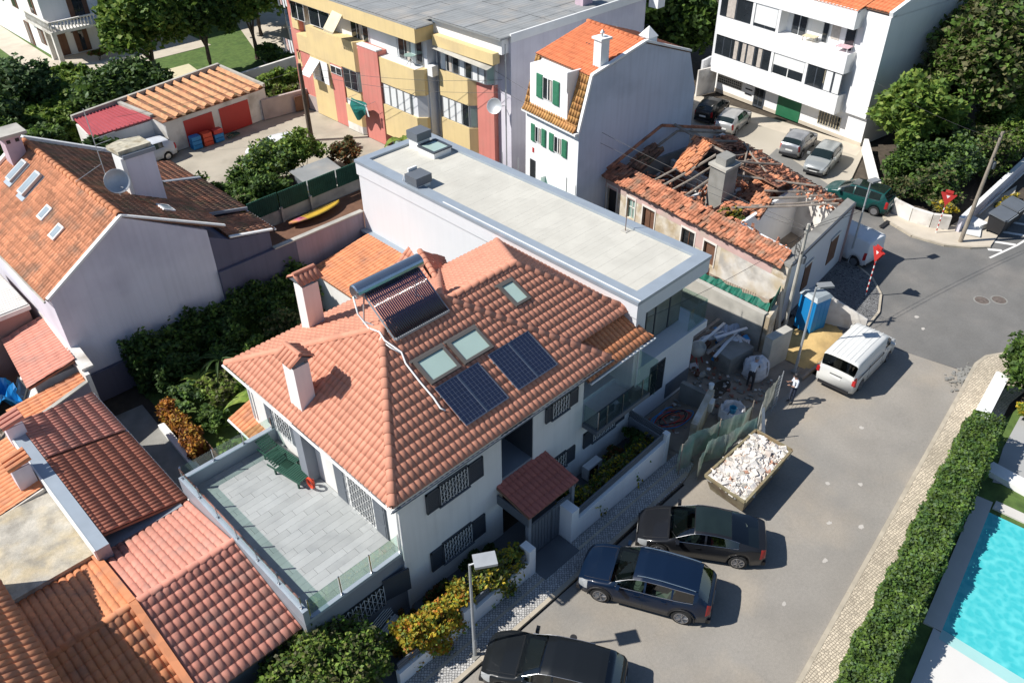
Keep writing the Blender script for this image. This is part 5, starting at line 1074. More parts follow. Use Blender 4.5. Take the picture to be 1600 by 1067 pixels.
sheets(rb, 35.5, 50.1, 37.05, 43.8, 10.01, 2.44, 1.1); sheets(rl, 34.4, 50.1, 43.7, 60.3, 9.59, 2.44, 1.1)
B(MB().box(35.9, 36.5, 37.3, 43.9, 8.9, 9.91), 'fascia', 'white2'); B(MB().box(35.4, 36.0, 37.6, 43.4, 8.3, 9.0), 'fascia', 'yellow'); B(MB().box(34.3, 34.5, 44.0, 60.3, 8.55, 9.5), 'fascia', 'yellow'); B(MB().box(34.3, 36.4, 43.8, 44.0, 8.55, 9.5), 'fascia', 'yellow'); B(MB().box(36.4, 50, 36.98, 37.1, 9.6, 10.12), 'verge', 'trimwhite')
B(MB().poly([(35.95, 43.3, 8.55), (35.95, 37.6, 8.35), (35.15, 37.9, 8.0), (35.15, 43.3, 8.2)]).poly([(35.15, 43.3, 8.19), (35.15, 37.9, 7.99), (35.95, 37.6, 8.34), (35.95, 43.3, 8.54)]), 'awning', 'concrete')
def bay(y0, y1, x0, xw, z0, z1, mat, ch=.45, name='bay'):
    """prism bay with one chamfered side towards the camera"""
    B(MB().prism([(xw, y1), (x0, y1), (x0, y0+ch), (x0+ch, y0), (xw, y0)], z0, z1), name, mat)
def baywin(y0, y1, x0, z0, z1, n, cur, ch=.45, xw=None):
    window_x(B, YB, y0+ch+.05, y1-.1, z0, z1, x0+.12, n, cur=cur, frame_='galv'); a, b_ = Vector((x0+.12, y0+ch, 0)), Vector((x0+ch+.08, y0+.05, 0))
    w_ = B(MB().bar((a.x, a.y, (z0+z1)/2), (b_.x, b_.y, (z0+z1)/2), .04, z1-z0), 'window', 'galv'); d_ = (b_-a)*.12; B(MB().bar((a.x+d_.x-.03, a.y+d_.y-.03, (z0+z1)/2), (b_.x-d_.x-.03, b_.y-d_.y-.03, (z0+z1)/2), .03, (z1-z0)*.88), 'pane', 'glassg', w_)
# right block
B(MB().box(36.12, 36.5, 38.35, 39.95, 0, 6.65), 'salmon_panel', 'pinkred')
bay(40.0, 43.3, 35.75, 36.5, 0, 3.25, 'yellow'); bay(40.0, 43.3, 35.75, 36.5, 4.85, 6.65, 'yellow'); bay(40.0, 43.3, 35.9, 36.5, 3.25, 4.85, 'greywhite'); baywin(40.0, 43.3, 35.75, 3.27, 4.83, 4, [0, 3, 3, 3])
bay(38.3, 43.3, 35.9, 36.5, 6.65, 8.2, 'greywhite'); baywin(38.3, 43.3, 35.75, 6.68, 8.1, 7, [3, 3, 0, 3, 0, 1, 3]); B(MB().box(35.2, 35.75, 43.35, 43.85, 6.2, 6.9), 'air_conditioner_unit', 'trimwhite'); B(MB().tube([(35.9, 43.6, 0), (35.9, 43.6, 9)], .06, 6), 'downpipe', 'galv'); B(MB().tube([(36.2, 37.3, 0), (36.2, 37.3, 9.5)], .05, 6), 'downpipe', 'galv')
# left block
bay(44.0, 48.35, 34.5, 35.3, 4.8, 6.6, 'yellow', .5); bay(44.0, 48.35, 34.5, 35.3, 0.9, 3.2, 'yellow', .5); bay(44.0, 48.35, 34.65, 35.3, 3.2, 4.8, 'greywhite', .5); baywin(44.6, 48.35, 34.5, 3.22, 4.78, 4, [3, 3, 3, 3], .5); B(MB().box(34.9, 35.3, 44.3, 48.3, 0, .9), 'window', 'glassg')
B(MB().box(34.42, 35.3, 48.36, 50.7, 0, 6.95), 'salmon_panel', 'pinkred'); B(MB().box(34.38, 34.9, 48.4, 50.7, 6.951, 7.05), 'parapet_cap', 'trimwhite')
bay(50.72, 53.1, 34.4, 35.3, 4.85, 7.0, 'yellow', .5); bay(50.72, 53.1, 34.4, 35.3, .6, 2.0, 'yellow', .5); bay(50.72, 53.1, 34.4, 35.3, 0, .6, 'whiteold', .5); bay(50.72, 53.1, 34.6, 35.3, 2.0, 4.85, 'yellow', .5); baywin(50.72, 53.1, 34.4, 3.3, 4.8, 2, [0, 0], .5); baywin(50.72, 53.1, 34.4, 1.2, 2.4, 2, [0, 3], .5)
B(MB().box(34.5, 35.3, 53.15, 54.7, 0, 4.7), 'salmon_panel', 'pinkred'); B(MB().box(34.48, 35.3, 53.15, 57.4, 4.72, 6.9), 'yellow_band', 'yellow'); B(MB().box(34.5, 35.3, 54.72, 57.4, 0, 4.7), 'yellow_panel', 'yellow'); window_x(B, YB, 53.2, 54.6, 4.0, 4.6, 34.48, 2)
window_x(B, YB, 55.0, 57.2, 2.9, 4.4, 34.48, 2, cur=[0, 3]); B(MB().slabpoly([(34.4, 57.2, 4.6), (34.4, 55.9, 4.6), (33.5, 56.3, 3.4), (33.5, 57.5, 3.4)], .03), 'awning', 'blind'); B(MB().slabpoly([(34.4, 55.9, 4.6), (34.4, 55.0, 4.6), (34.2, 54.7, 3.0), (34.2, 55.3, 3.0)], .03), 'awning', 'blind')
B(MB().box(34.6, 35.3, 57.42, 58.9, 0, 4.7), 'salmon_panel', 'pinkred'); B(MB().box(34.5, 35.3, 57.42, 58.9, 4.72, 6.0), 'yellow_band', 'yellow'); B(MB().box(34.9, 35.3, 58.95, 60.3, 0, 9.0), 'salmon_panel', 'pinkred'); B(MB().box(34.8, 35.3, 58.96, 59.8, 3.2, 4.3), 'yellow_band', 'yellow'); B(MB().box(34.8, 35.3, 58.96, 59.8, 6.2, 7.3), 'yellow_band', 'yellow')
window_x(B, YB, 54.2, 56.9, 7.05, 8.5, 34.7, 2, frame_='trimwhite'); window_x(B, YB, 57.6, 59.4, 7.05, 8.5, 34.7, 2, frame_='trimwhite'); B(MB().box(34.35, 34.8, 53.8, 59.8, 8.5, 8.8), 'blind_box', 'blind')
# open top balcony with awning, door and furniture
B(MB().box(34.6, 35.3, 44.4, 53.1, 6.58, 6.63), 'balcony_floor', 'trimwhite'); window_x(B, YB, 50.3, 52.4, 6.9, 8.5, 35.28, 3, frame_='trimwhite', cur=[0, 1, 0]); window_x(B, YB, 44.3, 46.9, 6.7, 8.45, 35.28, 4, frame_='galv', cur=[0, 3, 1]); B(MB().box(35.24, 35.3, 47.1, 50.1, 6.7, 8.5), 'white_partition', 'blind')
B(MB().slabpoly([(34.4, 51.9, 8.9), (34.4, 53.1, 9.0), (33.4, 53.2, 7.8), (33.4, 52.0, 7.7)], .03), 'awning', 'awn')
for i in range(5): B(MB().bar((33.4, 52.0+.24*i+.03, 7.66), (33.4, 52.0+.24*(i+1)-.03, 7.68), .03, .16), 'awning_scallop', 'awn')
t_ = thing('balcony_table', 'round glass table with metal legs on the open yellow balcony', 'table', (34.95, 45.3, 6.64)); MB().lathe((0, 0, .68), [(.42, 0), (.42, .02)], 20).build('tabletop', 'glassg', t_, world=False)
for a in range(4): MB().tube([(0, 0, .4), (.3*math.cos(a*1.57+.7), .3*math.sin(a*1.57+.7), 0)], .015, 5).build('leg', 'black', t_, world=False)
lw_ = thing('laundry', 'dark green cloth and white laundry drying outside the lower salmon bay', 'laundry', (34.0, 50.2, 3.0))
mb = MB(); n = 8; P = [(33.55+.3*math.sin(i*.9)*.3+.5*abs(j/7-.5), 49.4+1.9*i/7, 3.1-1.3*j/7*(1-.25*math.sin(i))) for i in range(8) for j in range(8)]; mb.add(P, [(i*8+j, (i+1)*8+j, (i+1)*8+j+1, i*8+j+1) for i in range(7) for j in range(7)]); mb.build('cloth', M('green_cloth', (.0, .13, .11), .8, .2, 5), lw_)
MB().slabpoly([(33.6, 49.2, 3.1), (33.6, 49.4, 3.1), (33.7, 49.3, 2.2), (33.7, 49.1, 2.2)], .01).build('white_shirt', 'blind', lw_); MB().tube([(34.4, 49.2, 3.15), (33.5, 49.2, 3.1), (33.5, 51.4, 3.1), (34.4, 51.4, 3.15)], .015, 5).build('drying_line', 'galv', lw_)
for y, z, mt_, l in ((59.6, 8.9, 'blind', 'topmost white laundry on the far salmon wall of the yellow row'), (59.7, 5.4, 'blind', 'blue and white laundry on the far salmon wall of the yellow row')):
    t_ = thing('laundry', l, 'laundry', (34.3, y, z)); 
    for k in range(4): MB().slabpoly([(34.2, y-.5+k*.35, z), (34.2, y-.25+k*.35, z), (34.25, y-.28+k*.35, z-.9-.15*(k % 2)), (34.25, y-.5+k*.35, z-.9-.15*(k % 2))], .02).build('garment', ['blind', 'greywhite', 'pinkwall', 'dkgrey'][k], t_)
t_ = thing('satellite_dish', 'grey satellite dish on the blue-grey wall between the yellow row and white house', 'satellite dish', (36.1, 37.7, 5.6)); o = MB().lathe((0, 0, 0), [(.02, 0), (.25, .02), (.42, .09), (.5, .15), (.51, .15), (.42, .06), (.02, -.03)], 22).build('dish', 'galv', t_, world=False, smooth=True); o.rotation_euler = (0, R(-62), R(25)); o.location = (-.5, 0, 0); MB().tube([(-.45, 0, -.05), (.35, 0, -.2)], .03, 6).build('bracket', 'galv', t_, world=False)
c_ = B(MB().box(44.2, 45.2, 38.0, 38.7, 9.9, 11.0), 'chimney', M('pink_chimney', (.55, .42, .48), .9)); B(MB().box(44.1, 45.3, 37.9, 38.8, 11.0, 11.12), 'chimney_cap', 'trimwhite', c_)
c_ = B(MB().box(50.2, 51.0, 36.2, 37.0, 9.0, 11.0), 'chimney', 'white2'); B(MB().box(50.1, 51.1, 36.1, 37.1, 11.0, 11.12), 'chimney_cap', 'trimwhite', c_)

# ============================================================ RUINED HOUSE
RUQ = [Vector((34.4, 15.4)), Vector((42.75, 16.25)), Vector((46.6, 27.4)), Vector((36.15, 28.75))]
def F(x, y, z=0.):
    u, v_ = x/8.25, y/13.35; p = RUQ[0]*(1-u)*(1-v_)+RUQ[1]*u*(1-v_)+RUQ[2]*u*v_+RUQ[3]*(1-u)*v_; return Vector((p.x, p.y, z))
RU = thing('ruined_house', 'derelict pink house with collapsed tile roof, bare rafters and peeling walls', 'ruin', (34.4, 15.4, 0))
def B(mb, name, mat, p=None, **k):
    mb.v = [tuple(F(*q)) for q in mb.v]; return mb.build(name, mat, p or RU, **k)
LW, LD = 8.25, 13.35          # width (local x), depth (local y)
# left wall with openings, built as piers between door and window gaps
ops = [(4.55, 5.35, 1.5, 2.85), (6.05, 7.0, .0, 2.93), (9.1, 10.05, .0, 2.95), (10.7, 11.35, 1.7, 3.02), (12.25, 13.05, .0, 3.1)]
mb = MB(); y = 0.
for a, b_, z0, z1 in ops: mb.box(0, .45, y, a, 0, 3.7); mb.box(0, .45, a, b_, z1, 3.7); (mb.box(0, .45, a, b_, 0, z0) if z0 > 0 else None); y = b_
mb.box(0, .45, y, LD, 0, 3.7); B(mb, 'wall', 'peel')
B(MB().box(-.012, -.001, .9, LD-.05, 2.95, 3.68).box(-.012, -.001, 5.4, 6.0, 2.2, 2.95), 'pink_band', 'pinkwall'); B(MB().box(-.012, -.001, .0, 4.2, .5, 2.94), 'white_patch', M('flaking_whitewash', (.62, .60, .56), .95, .1, 1, bump=.5, bs=5, stain=(.38, .36, .33), sts=1.2, col2=(.50, .42, .30), cvs=.7))
for i, (a, b_, z0, z1) in enumerate(ops):
    w_ = B(MB().box(.12, .16, a, b_, z0, z1), 'window' if z0 > 0 else 'door', ['brown', 'glassd', 'brown', 'glassg', 'black'][i])
    B(MB().box(-.03, .06, a-.08, a, z0, z1+.12).box(-.03, .06, b_, b_+.08, z0, z1+.12).box(-.03, .06, a, b_, z1, z1+.12), 'stone_frame', 'whiteold', w_)
    if i in (1, 2, 3): B(MB().box(.09, .119, (a+b_)/2-.02, (a+b_)/2+.02, z0, z1).box(.09, .119, a, b_, (z0+z1)/2, (z0+z1)/2+.05), 'glazing_bar', 'whiteold' if i == 3 else 'brown', w_)
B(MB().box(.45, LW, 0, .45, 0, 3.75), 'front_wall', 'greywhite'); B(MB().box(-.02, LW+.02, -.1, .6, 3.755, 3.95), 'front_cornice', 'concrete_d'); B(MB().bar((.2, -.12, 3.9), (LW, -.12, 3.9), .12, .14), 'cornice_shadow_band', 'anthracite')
for a, b_ in ((2.5, 3.35), (5.85, 6.95)): w_ = B(MB().box(a, b_, -.05, .0, 1.0, 2.6), 'shuttered_window', 'brown'); B(MB().box(a-.1, b_+.1, -.1, -.05, 2.6, 2.72), 'lintel', 'whiteold', w_)
B(MB().box(LW-.45, LW, .45, LD, 0, 3.5), 'right_wall', 'whiteold'); B(MB().box(.45, LW-.45, 13.0, LD, 0, 3.6), 'back_wall', 'concrete_d'); B(MB().box(LW-.02, LW+.05, -.15, .35, 0, 3.9), 'corner_pilaster', 'pinkwall')
B(MB().box(.45, LW-.45, 4.3, 4.5, 0, 3.5), 'inner_wall', 'white2'); B(MB().box(4.2, 4.4, 4.5, 13, 0, 3.2), 'inner_wall', 'whiteold'); B(MB().box(.45, 4.2, 8.4, 8.6, 0, 3.3), 'inner_wall', 'greywhite'); B(MB().box(4.4, LW-.45, 8.9, 9.1, 0, 3.0), 'inner_wall', 'white2'); B(MB().box(1.7, 1.9, .45, 4.3, 0, 3.5), 'inner_wall', 'white2')
B(MB().box(.4, LW-.4, .4, 13.1, 0, .3), 'rubble_floor', 'sitedirt')
c_ = B(MB().box(2.6, 3.7, 6.6, 7.8, 1.5, 5.4), 'chimney', 'concrete_d'); B(MB().box(2.5, 3.8, 6.5, 7.9, 5.4, 5.55), 'chimney_cap', 'concrete', c_); B(MB().box(2.75, 3.55, 6.8, 7.6, 5.55, 6.0), 'chimney_top', 'concrete_d', c_)
q_ = Roof(RU, 'tile_ruin', .2, .36, maxobj=300, jit=.06, lose=.03)
q_.plane([F(-.3, 13.3, 3.72), F(-.3, .3, 3.72), F(.75, .3, 4.15), F(.75, 13.3, 4.15)], F(-.3, 13.3, 3.72), F(-.3, .3, 3.72), th=.05)
q_.plane([F(LW+.2, .6, 3.45), F(LW+.2, 12.5, 3.45), F(LW-.9, 12.5, 3.85), F(LW-.9, .6, 3.85)], F(LW+.2, .6, 3.45), F(LW+.2, 12.5, 3.45), th=.05)
q_.jit = .1; q_.lose = .1
q_.plane([F(LW-.9, 4.6, 3.8), F(LW-.9, 8.3, 3.8), F(LW-3.0, 7.8, 4.25), F(LW-3.0, 4.4, 4.3)], F(LW-.9, 4.6, 3.8), F(LW-.9, 8.3, 3.8), th=.04)
q_.plane([F(2.2, 10.3, 4.4), F(2.2, 9.0, 4.4), F(4.1, 9.3, 5.5), F(4.1, 10.9, 5.5)], F(2.2, 10.3, 4.4), F(2.2, 9.0, 4.4), th=.04, mat='tile_orange'); q_.plane([F(5.2, 9.2, 4.9), F(5.2, 10.6, 4.9), F(4.1, 10.9, 5.5), F(4.1, 9.3, 5.5)], F(5.2, 9.2, 4.9), F(5.2, 10.6, 4.9), th=.04, mat='tile_orange')
q_.plane([F(LW-.6, 10.4, 3.7), F(LW-.6, 12.4, 3.7), F(LW-2.6, 12.2, 4.0), F(LW-2.6, 10.6, 4.0)], F(LW-.6, 10.4, 3.7), F(LW-.6, 12.4, 3.7), th=.04, mat='tile_old')
q_.plane([F(3.2, 5.1, 3.3), F(3.2, 4.0, 3.3), F(4.4, 4.1, 3.9), F(4.4, 5.4, 3.9)], F(3.2, 5.1, 3.3), F(3.2, 4.0, 3.3), th=.04, mat='tile_old')
q_.plane([F(.9, 8.6, 3.9), F(.9, 6.9, 3.8), F(2.5, 6.8, 3.5), F(2.6, 8.2, 3.6)], F(.9, 8.6, 3.9), F(.9, 6.9, 3.8), th=.04) if False else None
q_.plane([F(4.2, 6.4, 3.3), F(4.2, 4.8, 3.3), F(6.4, 4.9, 4.1), F(6.3, 6.6, 4.1)], F(4.2, 6.4, 3.3), F(4.2, 4.8, 3.3), th=.04, mat='tile_old'); q_.plane([F(1.0, 12.9, 4.1), F(1.0, 11.6, 4.1), F(2.6, 11.7, 4.9), F(2.6, 12.8, 4.9)], F(1.0, 12.9, 4.1), F(1.0, 11.6, 4.1), th=.04, mat='tile_moss'); q_.plane([F(LW-.8, 8.4, 3.8), F(LW-.8, 10.3, 3.8), F(LW-2.2, 10.2, 3.5), F(LW-2.2, 8.6, 3.5)], F(LW-.8, 8.4, 3.8), F(LW-.8, 10.3, 3.8), th=.04)
q_.plane([F(1.5, 6.6, 3.3), F(1.5, 4.9, 3.2), F(3.6, 4.9, 3.4), F(3.6, 6.4, 3.5)], F(1.5, 6.6, 3.3), F(1.5, 4.9, 3.2), th=.04)
q_.done()
B(MB().bar((.0, 13.2, 4.1), (3.4, 13.2, 5.7), .2, .16), 'verge_remains', 'tile_ruin'); B(MB().bar((3.4, 13.2, 5.7), (7.9, 13.2, 4.0), .2, .16), 'verge_remains', 'tile_ruin')
g = np.random.default_rng(8)
beams = [((.6, 10.8, 3.7), (3.9, 9.4, 5.3)), ((.6, 10.0, 3.7), (3.9, 8.7, 5.2)), ((.6, 9.3, 3.7), (3.8, 8.2, 5.0)), ((.6, 8.4, 3.6), (3.0, 7.9, 4.4)), ((4.1, 12.9, 5.6), (4.3, 8.0, 5.3)), ((4.3, 8.2, 4.9), (7.9, 6.5, 3.9)),
 ((4.0, 7.5, 4.4), (7.6, 3.0, 4.0)), ((4.4, 6.6, 4.2), (7.8, 9.9, 4.0)), ((3.4, 4.9, 3.7), (7.9, .9, 3.9)), ((4.0, 5.1, 3.8), (8.0, 1.7, 3.8)), ((4.9, 5.2, 3.9), (8.0, 2.5, 3.7)), ((2.4, 5.6, 3.7), (7.2, .7, 4.0)), ((.8, 6.3, 3.7), (3.5, 6.6, 3.4)), ((5.3, 9.4, 4.3), (7.9, 9.0, 3.8)),
 ((4.4, 8.8, 4.4), (7.8, 8.0, 3.8)), ((5.5, 7.6, 4.4), (5.2, 9.9, 4.5)), ((6.1, 6.2, 4.2), (7.9, 10.5, 3.9)), ((.7, 5.4, 3.6), (3.9, 5.9, 3.3)), ((4.3, 12.7, 5.2), (7.7, 12.4, 4.1)), ((4.3, 11.4, 5.1), (7.7, 11.0, 3.9)), ((1.0, 12.8, 4.0), (4.0, 12.4, 5.4))]
for a, b_ in beams: B(MB().tube([a, tuple((Vector(a)+Vector(b_))/2+Vector((0, 0, -.05))), b_], float(g.uniform(.05, .085)), 6), 'rafter', 'wood')
# rubble of broken tiles and timber: too many to count
mb = MB(); 
for i in range(3000):
    y = g.uniform(4.6, 12.8); x = g.uniform(.6, LW-.6)
    if 8.6 < y < 12 and x < 3.6 and g.random() < .7: continue
    z = 1.35+2.4*math.exp(-((x-4)/3.2)**2)*(.6+.4*math.sin(y*1.3+x))*(1 if y < 9.2 else .6)+g.uniform(-.3, .2); mb.k = int(g.choice(3, p=[.72, .16, .12])); s = g.uniform(.06, .2)
    mb.obox((x, y, z), (s, s*.55, .025+.03*g.random()), g.uniform(0, 6.3), g.normal()*.5, g.normal()*.5)
B(mb, 'rubble', ['tile_ruin', 'rubble', 'wood'], kind='stuff')
mb = MB()
for i in range(420):
    t_ = g.random(); side = g.random() < .5
    x, y = (g.uniform(.5, 1.6), g.uniform(.8, 13)) if side else (g.uniform(LW-1.8, LW-.3), g.uniform(.8, 12.6)); s = g.uniform(.07, .16); mb.obox((x, y, 3.75+g.uniform(-.15, .25)), (s, s*.6, .03), g.uniform(0, 6.3), g.normal()*.4, g.normal()*.4)
B(mb, 'loose_tiles', 'tile_ruin', kind='stuff')
shrub('creeper', 'green creeper growing over the inner wall of the ruined house', 'creeper', F(2.0, 5.3, 2.9)[:], (.9, .9, 1.2), 2600, .13, ('leaf_ol', 'leaf_d', 'leaf_y'), seed=41)
# little railed strip beside the ruin: wall with green screen
cw = thing('concrete_wall', 'tall bare concrete wall with green mesh on top between the site and the ruin', 'wall', (32.2, 17, 0))
MB().bar((32.35, 20.2, 1.15), (32.15, 15.0, 1.15), .3, 2.3).build('wall', 'concrete', cw); MB().bar((32.1, 14.85, 1.1), (33.3, 15.1, 1.1), .2, 2.2).build('return_wall', 'peel', cw)
gm = MB(); P = []; n = 46
for i in range(n+1):
    t_ = i/n; x, y = 32.65-.15*t_, 20.5-5.4*t_; P += [(x+.04*math.sin(i*1.9), y, 2.2), (x+.20+.05*math.sin(i*1.3), y+.06*math.sin(i), 2.52+.05*math.sin(i*.7))]
gm.add(P, [(2*i, 2*i+1, 2*i+3, 2*i+2) for i in range(n)]); gm.add([(x+.01, y, z-.01) for x, y, z in P], [(2*i, 2*i+2, 2*i+3, 2*i+1) for i in range(n)]); gm.build('mesh_screen', M('green_mesh', (.0, .11, .07), .6, .3, 9), cw)
MB().bar((32.6, 15.05, 2.3), (34.3, 15.55, 2.3), .04, .7).build('mesh_screen', 'greenfence', cw)

# ============================================================ GARAGES AND VILLA (top left)
GA = thing('garage_row', 'low garage row with red doors and timber-ribbed terracotta roof', 'garage', (27, 61, 0))
MB().prism([(22.5, 58.7), (31.2, 59.4), (30.6, 65.1), (21.4, 64.2), (22.0, 60.0)], 0, 2.4).build('wall', 'whiteold', GA)
MB().prism([(17.7, 59.7), (22.2, 59.9), (21.5, 64.0), (17.9, 63.2)], 0, 2.3).build('wall', 'white', GA)
for a, b_ in (((23.9, 58.82), (26.3, 59.0)), ((26.9, 59.05), (29.5, 59.25))):
    MB().bar((*a, 1.0), (*b_, 1.0), .08, 2.0).build('garage_door', 'reddoor', GA)
rf_ = MB().slabpoly([(17.6, 59.6, 2.5), (22.2, 59.8, 2.5), (21.4, 64.0, 2.7), (17.9, 63.2, 2.7)], .08).build('roof', 'red_metal', GA)
for k in range(14): MB().bar((17.8+k*.325, 59.65+k*.014, 2.54), (17.95+k*.26, 63.2+k*.06, 2.74), .05, .05).build('sheet_rib', 'red_metal', rf_)
MB().bar((17.8, 63.3, 2.75), (30.6, 65.2, 2.95), .25, .4).bar((30.6, 65.2, 2.9), (31.2, 59.4, 2.6), .2, .3).bar((22.2, 59.9, 2.6), (21.4, 64.0, 2.8), .3, .2).build('parapet', 'concrete', GA)
r2_ = MB().slabpoly([(22.3, 58.6, 2.42), (31.2, 59.4, 2.42), (30.6, 65.0, 2.75), (21.6, 64.1, 2.75)], .06).build('roof', 'tile_moss', GA)
for k in range(11):
    x = 22.9+k*.8; bm_ = MB(); a = Vector((x, 58.7+k*.07, 2.5)); b_ = Vector((x-.6, 64.0+k*.08, 2.85)); bm_.add([a+Vector((-.27, 0, 0)), a+Vector((.27, 0, 0)), a+Vector((0, 0, .2)), b_+Vector((-.24, 0, 0)), b_+Vector((.24, 0, 0)), b_+Vector((0, 0, .2))], [(0, 1, 2), (5, 4, 3), (0, 2, 5, 3), (1, 4, 5, 2), (0, 3, 4, 1)]); bm_.build('ridge_row', M('dusty_terracotta', (.55, .28, .14), .9, .15, 1.5, cell=.15) if k == 0 else bpy.data.materials['dusty_terracotta'], r2_)
for i, (x, mt_, l) in enumerate(((24.2, 'blue', 'stack of light blue plastic crates nearest the parked car by the red garage door'), (25.1, 'redplas', 'stack of orange plastic crates by the red garage door'), (26.0, 'blue', 'dark blue and red plastic crates between the two red garage doors'))):
    t_ = thing('plastic_crate', l, 'crates', (x, 58.2, 0), group='plastic crates by the garages')
    for k in range(3): MB().box(-.36, .36, -.28, .28, k*.33+.01, k*.33+.3).build('crate', mt_ if k < 2 or i < 2 else 'reddoor', t_, world=False)
gb = thing('garden_pipe_heap', 'dark green hose heap on the ground right of the plastic crates', 'hose', (27.2, 58.2, 0)); MB().tube([(27.2+.5*math.cos(a), 58.2+.3*math.sin(a*1.3), .08+.02*a/3) for a in np.linspace(0, 14, 50)], .05, 6).build('hose', 'lounger_g', gb)
struct('back_lane', MB().poly([(18, 53.5, -.05), (36, 45, -.05), (36, 61, -.05), (30.8, 59.5, -.05), (17, 58.8, -.05)]), M('lane_concrete', (.40, .36, .29), .95, .1, .5, bump=.2, stain=(.28, .25, .20), sts=.4))
lw_ = thing('lane_wall', 'pinkish grey wall along the back lane beside the timber pole', 'wall', (32, 58.5, 0)); MB().bar((30.6, 59.3, .8), (34.6, 58.9, .8), .25, 1.6).bar((34.6, 58.9, .6), (34.9, 55.5, .6), .25, 1.2).build('wall', M('pinkish_wall', (.46, .38, .35), .95, .1, 1, stain=(.36, .30, .28), sts=.6), lw_)
gt_ = thing('lane_gate', 'low rusty lattice gate at the end of the back lane wall', 'gate', (34, 57.5, 0)); MB().box(33.2, 34.6, 58.6, 58.66, .1, 1.3).build('gate_leaf', 'brown', gt_)
# villa with balustraded balcony
VI = thing('white_villa', 'white villa with balustraded balcony and dark shutters at the top-left corner', 'villa', (30, 92, 0)); VI.rotation_euler = (0, 0, 0)
B = lambda mb, name, mat, p=None, **k: mb.build(name, mat, p or VI, **k)
B(MB().box(24.8, 45, 86.5, 104, 0, 7.5), 'wall', 'white2'); B(MB().box(24.3, 36.0, 83.9, 86.5, 2.75, 3.0), 'balcony_slab', 'whiteold'); B(MB().box(24.3, 26.4, 83.9, 86.5, 0, .02), 'porch_floor', 'path')
for x, y in ((24.5, 84.1), (24.6, 86.3), (30.2, 84.2), (35.6, 84.1)): B(MB().box(x-.2, x+.2, y-.2, y+.2, 0, 2.75), 'column', 'whiteold')
bl = B(MB().box(24.3, 36.0, 83.9, 84.1, 3.75, 3.87), 'balustrade_rail', 'whiteold'); B(MB().box(24.3, 24.5, 84.1, 90.5, 3.75, 3.87).box(24.3, 24.8, 86.5, 90.5, 2.75, 3.0), 'balustrade_rail', 'whiteold')
bal = MB().lathe((0, 0, 0), [(.1, 0), (.05, .12), (.10, .3), (.04, .55), (.08, .75)], 8); me = bpy.data.meshes.new('baluster'); me.from_pydata(bal.v, [], bal.f); me.materials.append(mt['whiteold'])
for k in range(38): link('baluster', me, bl, mw=Matrix.Translation((24.5+k*.3, 84.0, 3.0)))
for k in range(20): link('baluster', me, bl, mw=Matrix.Translation((24.4, 84.3+k*.3, 3.0)))
for x0, x1, z0, z1 in ((27.2, 29.0, 3.0, 5.4), (30.9, 32.6, 3.2, 5.4), (26.9, 28.2, .1, 2.3), (25.3, 26.2, .1, 2.2), (33.5, 34.8, .4, 2.3)):
    w_ = B(MB().box(x0, x1, 86.42, 86.5, z0, z1), 'door', 'brown'); B(MB().box(x0+.45, x1-.45, 86.40, 86.418, z0+.1, z1-.1), 'pane', 'glassd', w_)
for y0, y1, z0, z1 in ((88, 89.2, .9, 2.3), (91.5, 92.7, .1, 2.3), (93, 94.4, 3.3, 5.2), (88, 89.2, 3.3, 5.2), (97, 98, 3.3, 5)): w_ = B(MB().box(24.72, 24.8, y0, y1, z0, z1), 'window', 'brown'); B(MB().box(24.70, 24.718, y0+.25, y1-.25, z0+.1, z1-.1), 'pane', 'glassd', w_)
for x in (26.8, 29.6): B(MB().box(x-.08, x+.08, 86.2, 86.42, 2.0, 2.4), 'wall_lantern', 'black')
q_ = Roof(VI, 'tile_far', .4, .6, maxobj=20); q_.plane([(24.4, 86.1, 7.5), (45.4, 86.1, 7.5), (40, 95, 10.3), (30, 95, 10.3)], (24.4, 86.1, 7.5), (45.4, 86.1, 7.5)); q_.plane([(24.4, 104.4, 7.5), (24.4, 86.1, 7.5), (30, 95, 10.3)], (24.4, 104.4, 7.5), (24.4, 86.1, 7.5)); q_.done()
struct('villa_lawn', MB().poly([(5, 66, -.03), (60, 66, -.03), (90, 160, -.03), (-10, 160, -.03)]), 'grass')
struct('villa_path', MB().poly([(21.6, 80, .0), (24.3, 80, .0), (24.8, 104, .0), (22.4, 104, .0)]), 'path'); struct('villa_path', MB().poly([(24.3, 79.5, .0), (37, 79.5, .0), (37, 86.5, .0), (24.3, 86.5, .0)]), 'path')
struct('villa_court', MB().poly([(26.5, 67.8, .004), (31.8, 68.0, .004), (32.8, 76, .004), (26, 76, .004)]), M('cream_court', (.60, .54, .36), .9, .06, 1))
wv_ = thing('garden_wall_block', 'short white garden wall block between the two green hedges of the villa', 'wall', (21.2, 79, 0)); MB().box(19.6, 22.6, 77.4, 78.1, 0, 1.5).build('wall', 'white2', wv_)
struct('side_lane', MB().poly([(36, 66, 0), (39, 66, 0), (56, 100, 0), (48, 100, 0)]), 'path')
for a, b_, l in (((31.5, 65.9), (38.6, 66.4), 'low concrete wall behind the garages at the end of the villa lawn'), ((38.6, 66.4), (46, 80), 'long whitewashed wall running away beside the far yellow row')):
    t_ = thing('boundary_wall', l, 'wall', (*a, 0)); MB().bar((*a, .8), (*b_, .8), .25, 1.6).build('wall', 'whiteold', t_)
rn = thing('pipe_railing', 'thin metal railing at the edge of the cream court behind the garages', 'railing', (29, 67, 0)); MB().tube([(26.8, 66.6, 0), (26.8, 66.6, 1.4), (29.6, 66.9, 1.5), (32.6, 67.2, 1.5)], .04, 6).tube([(29.6, 66.9, 0), (29.6, 66.9, 1.5)], .04, 6).build('rail', 'galv', rn)
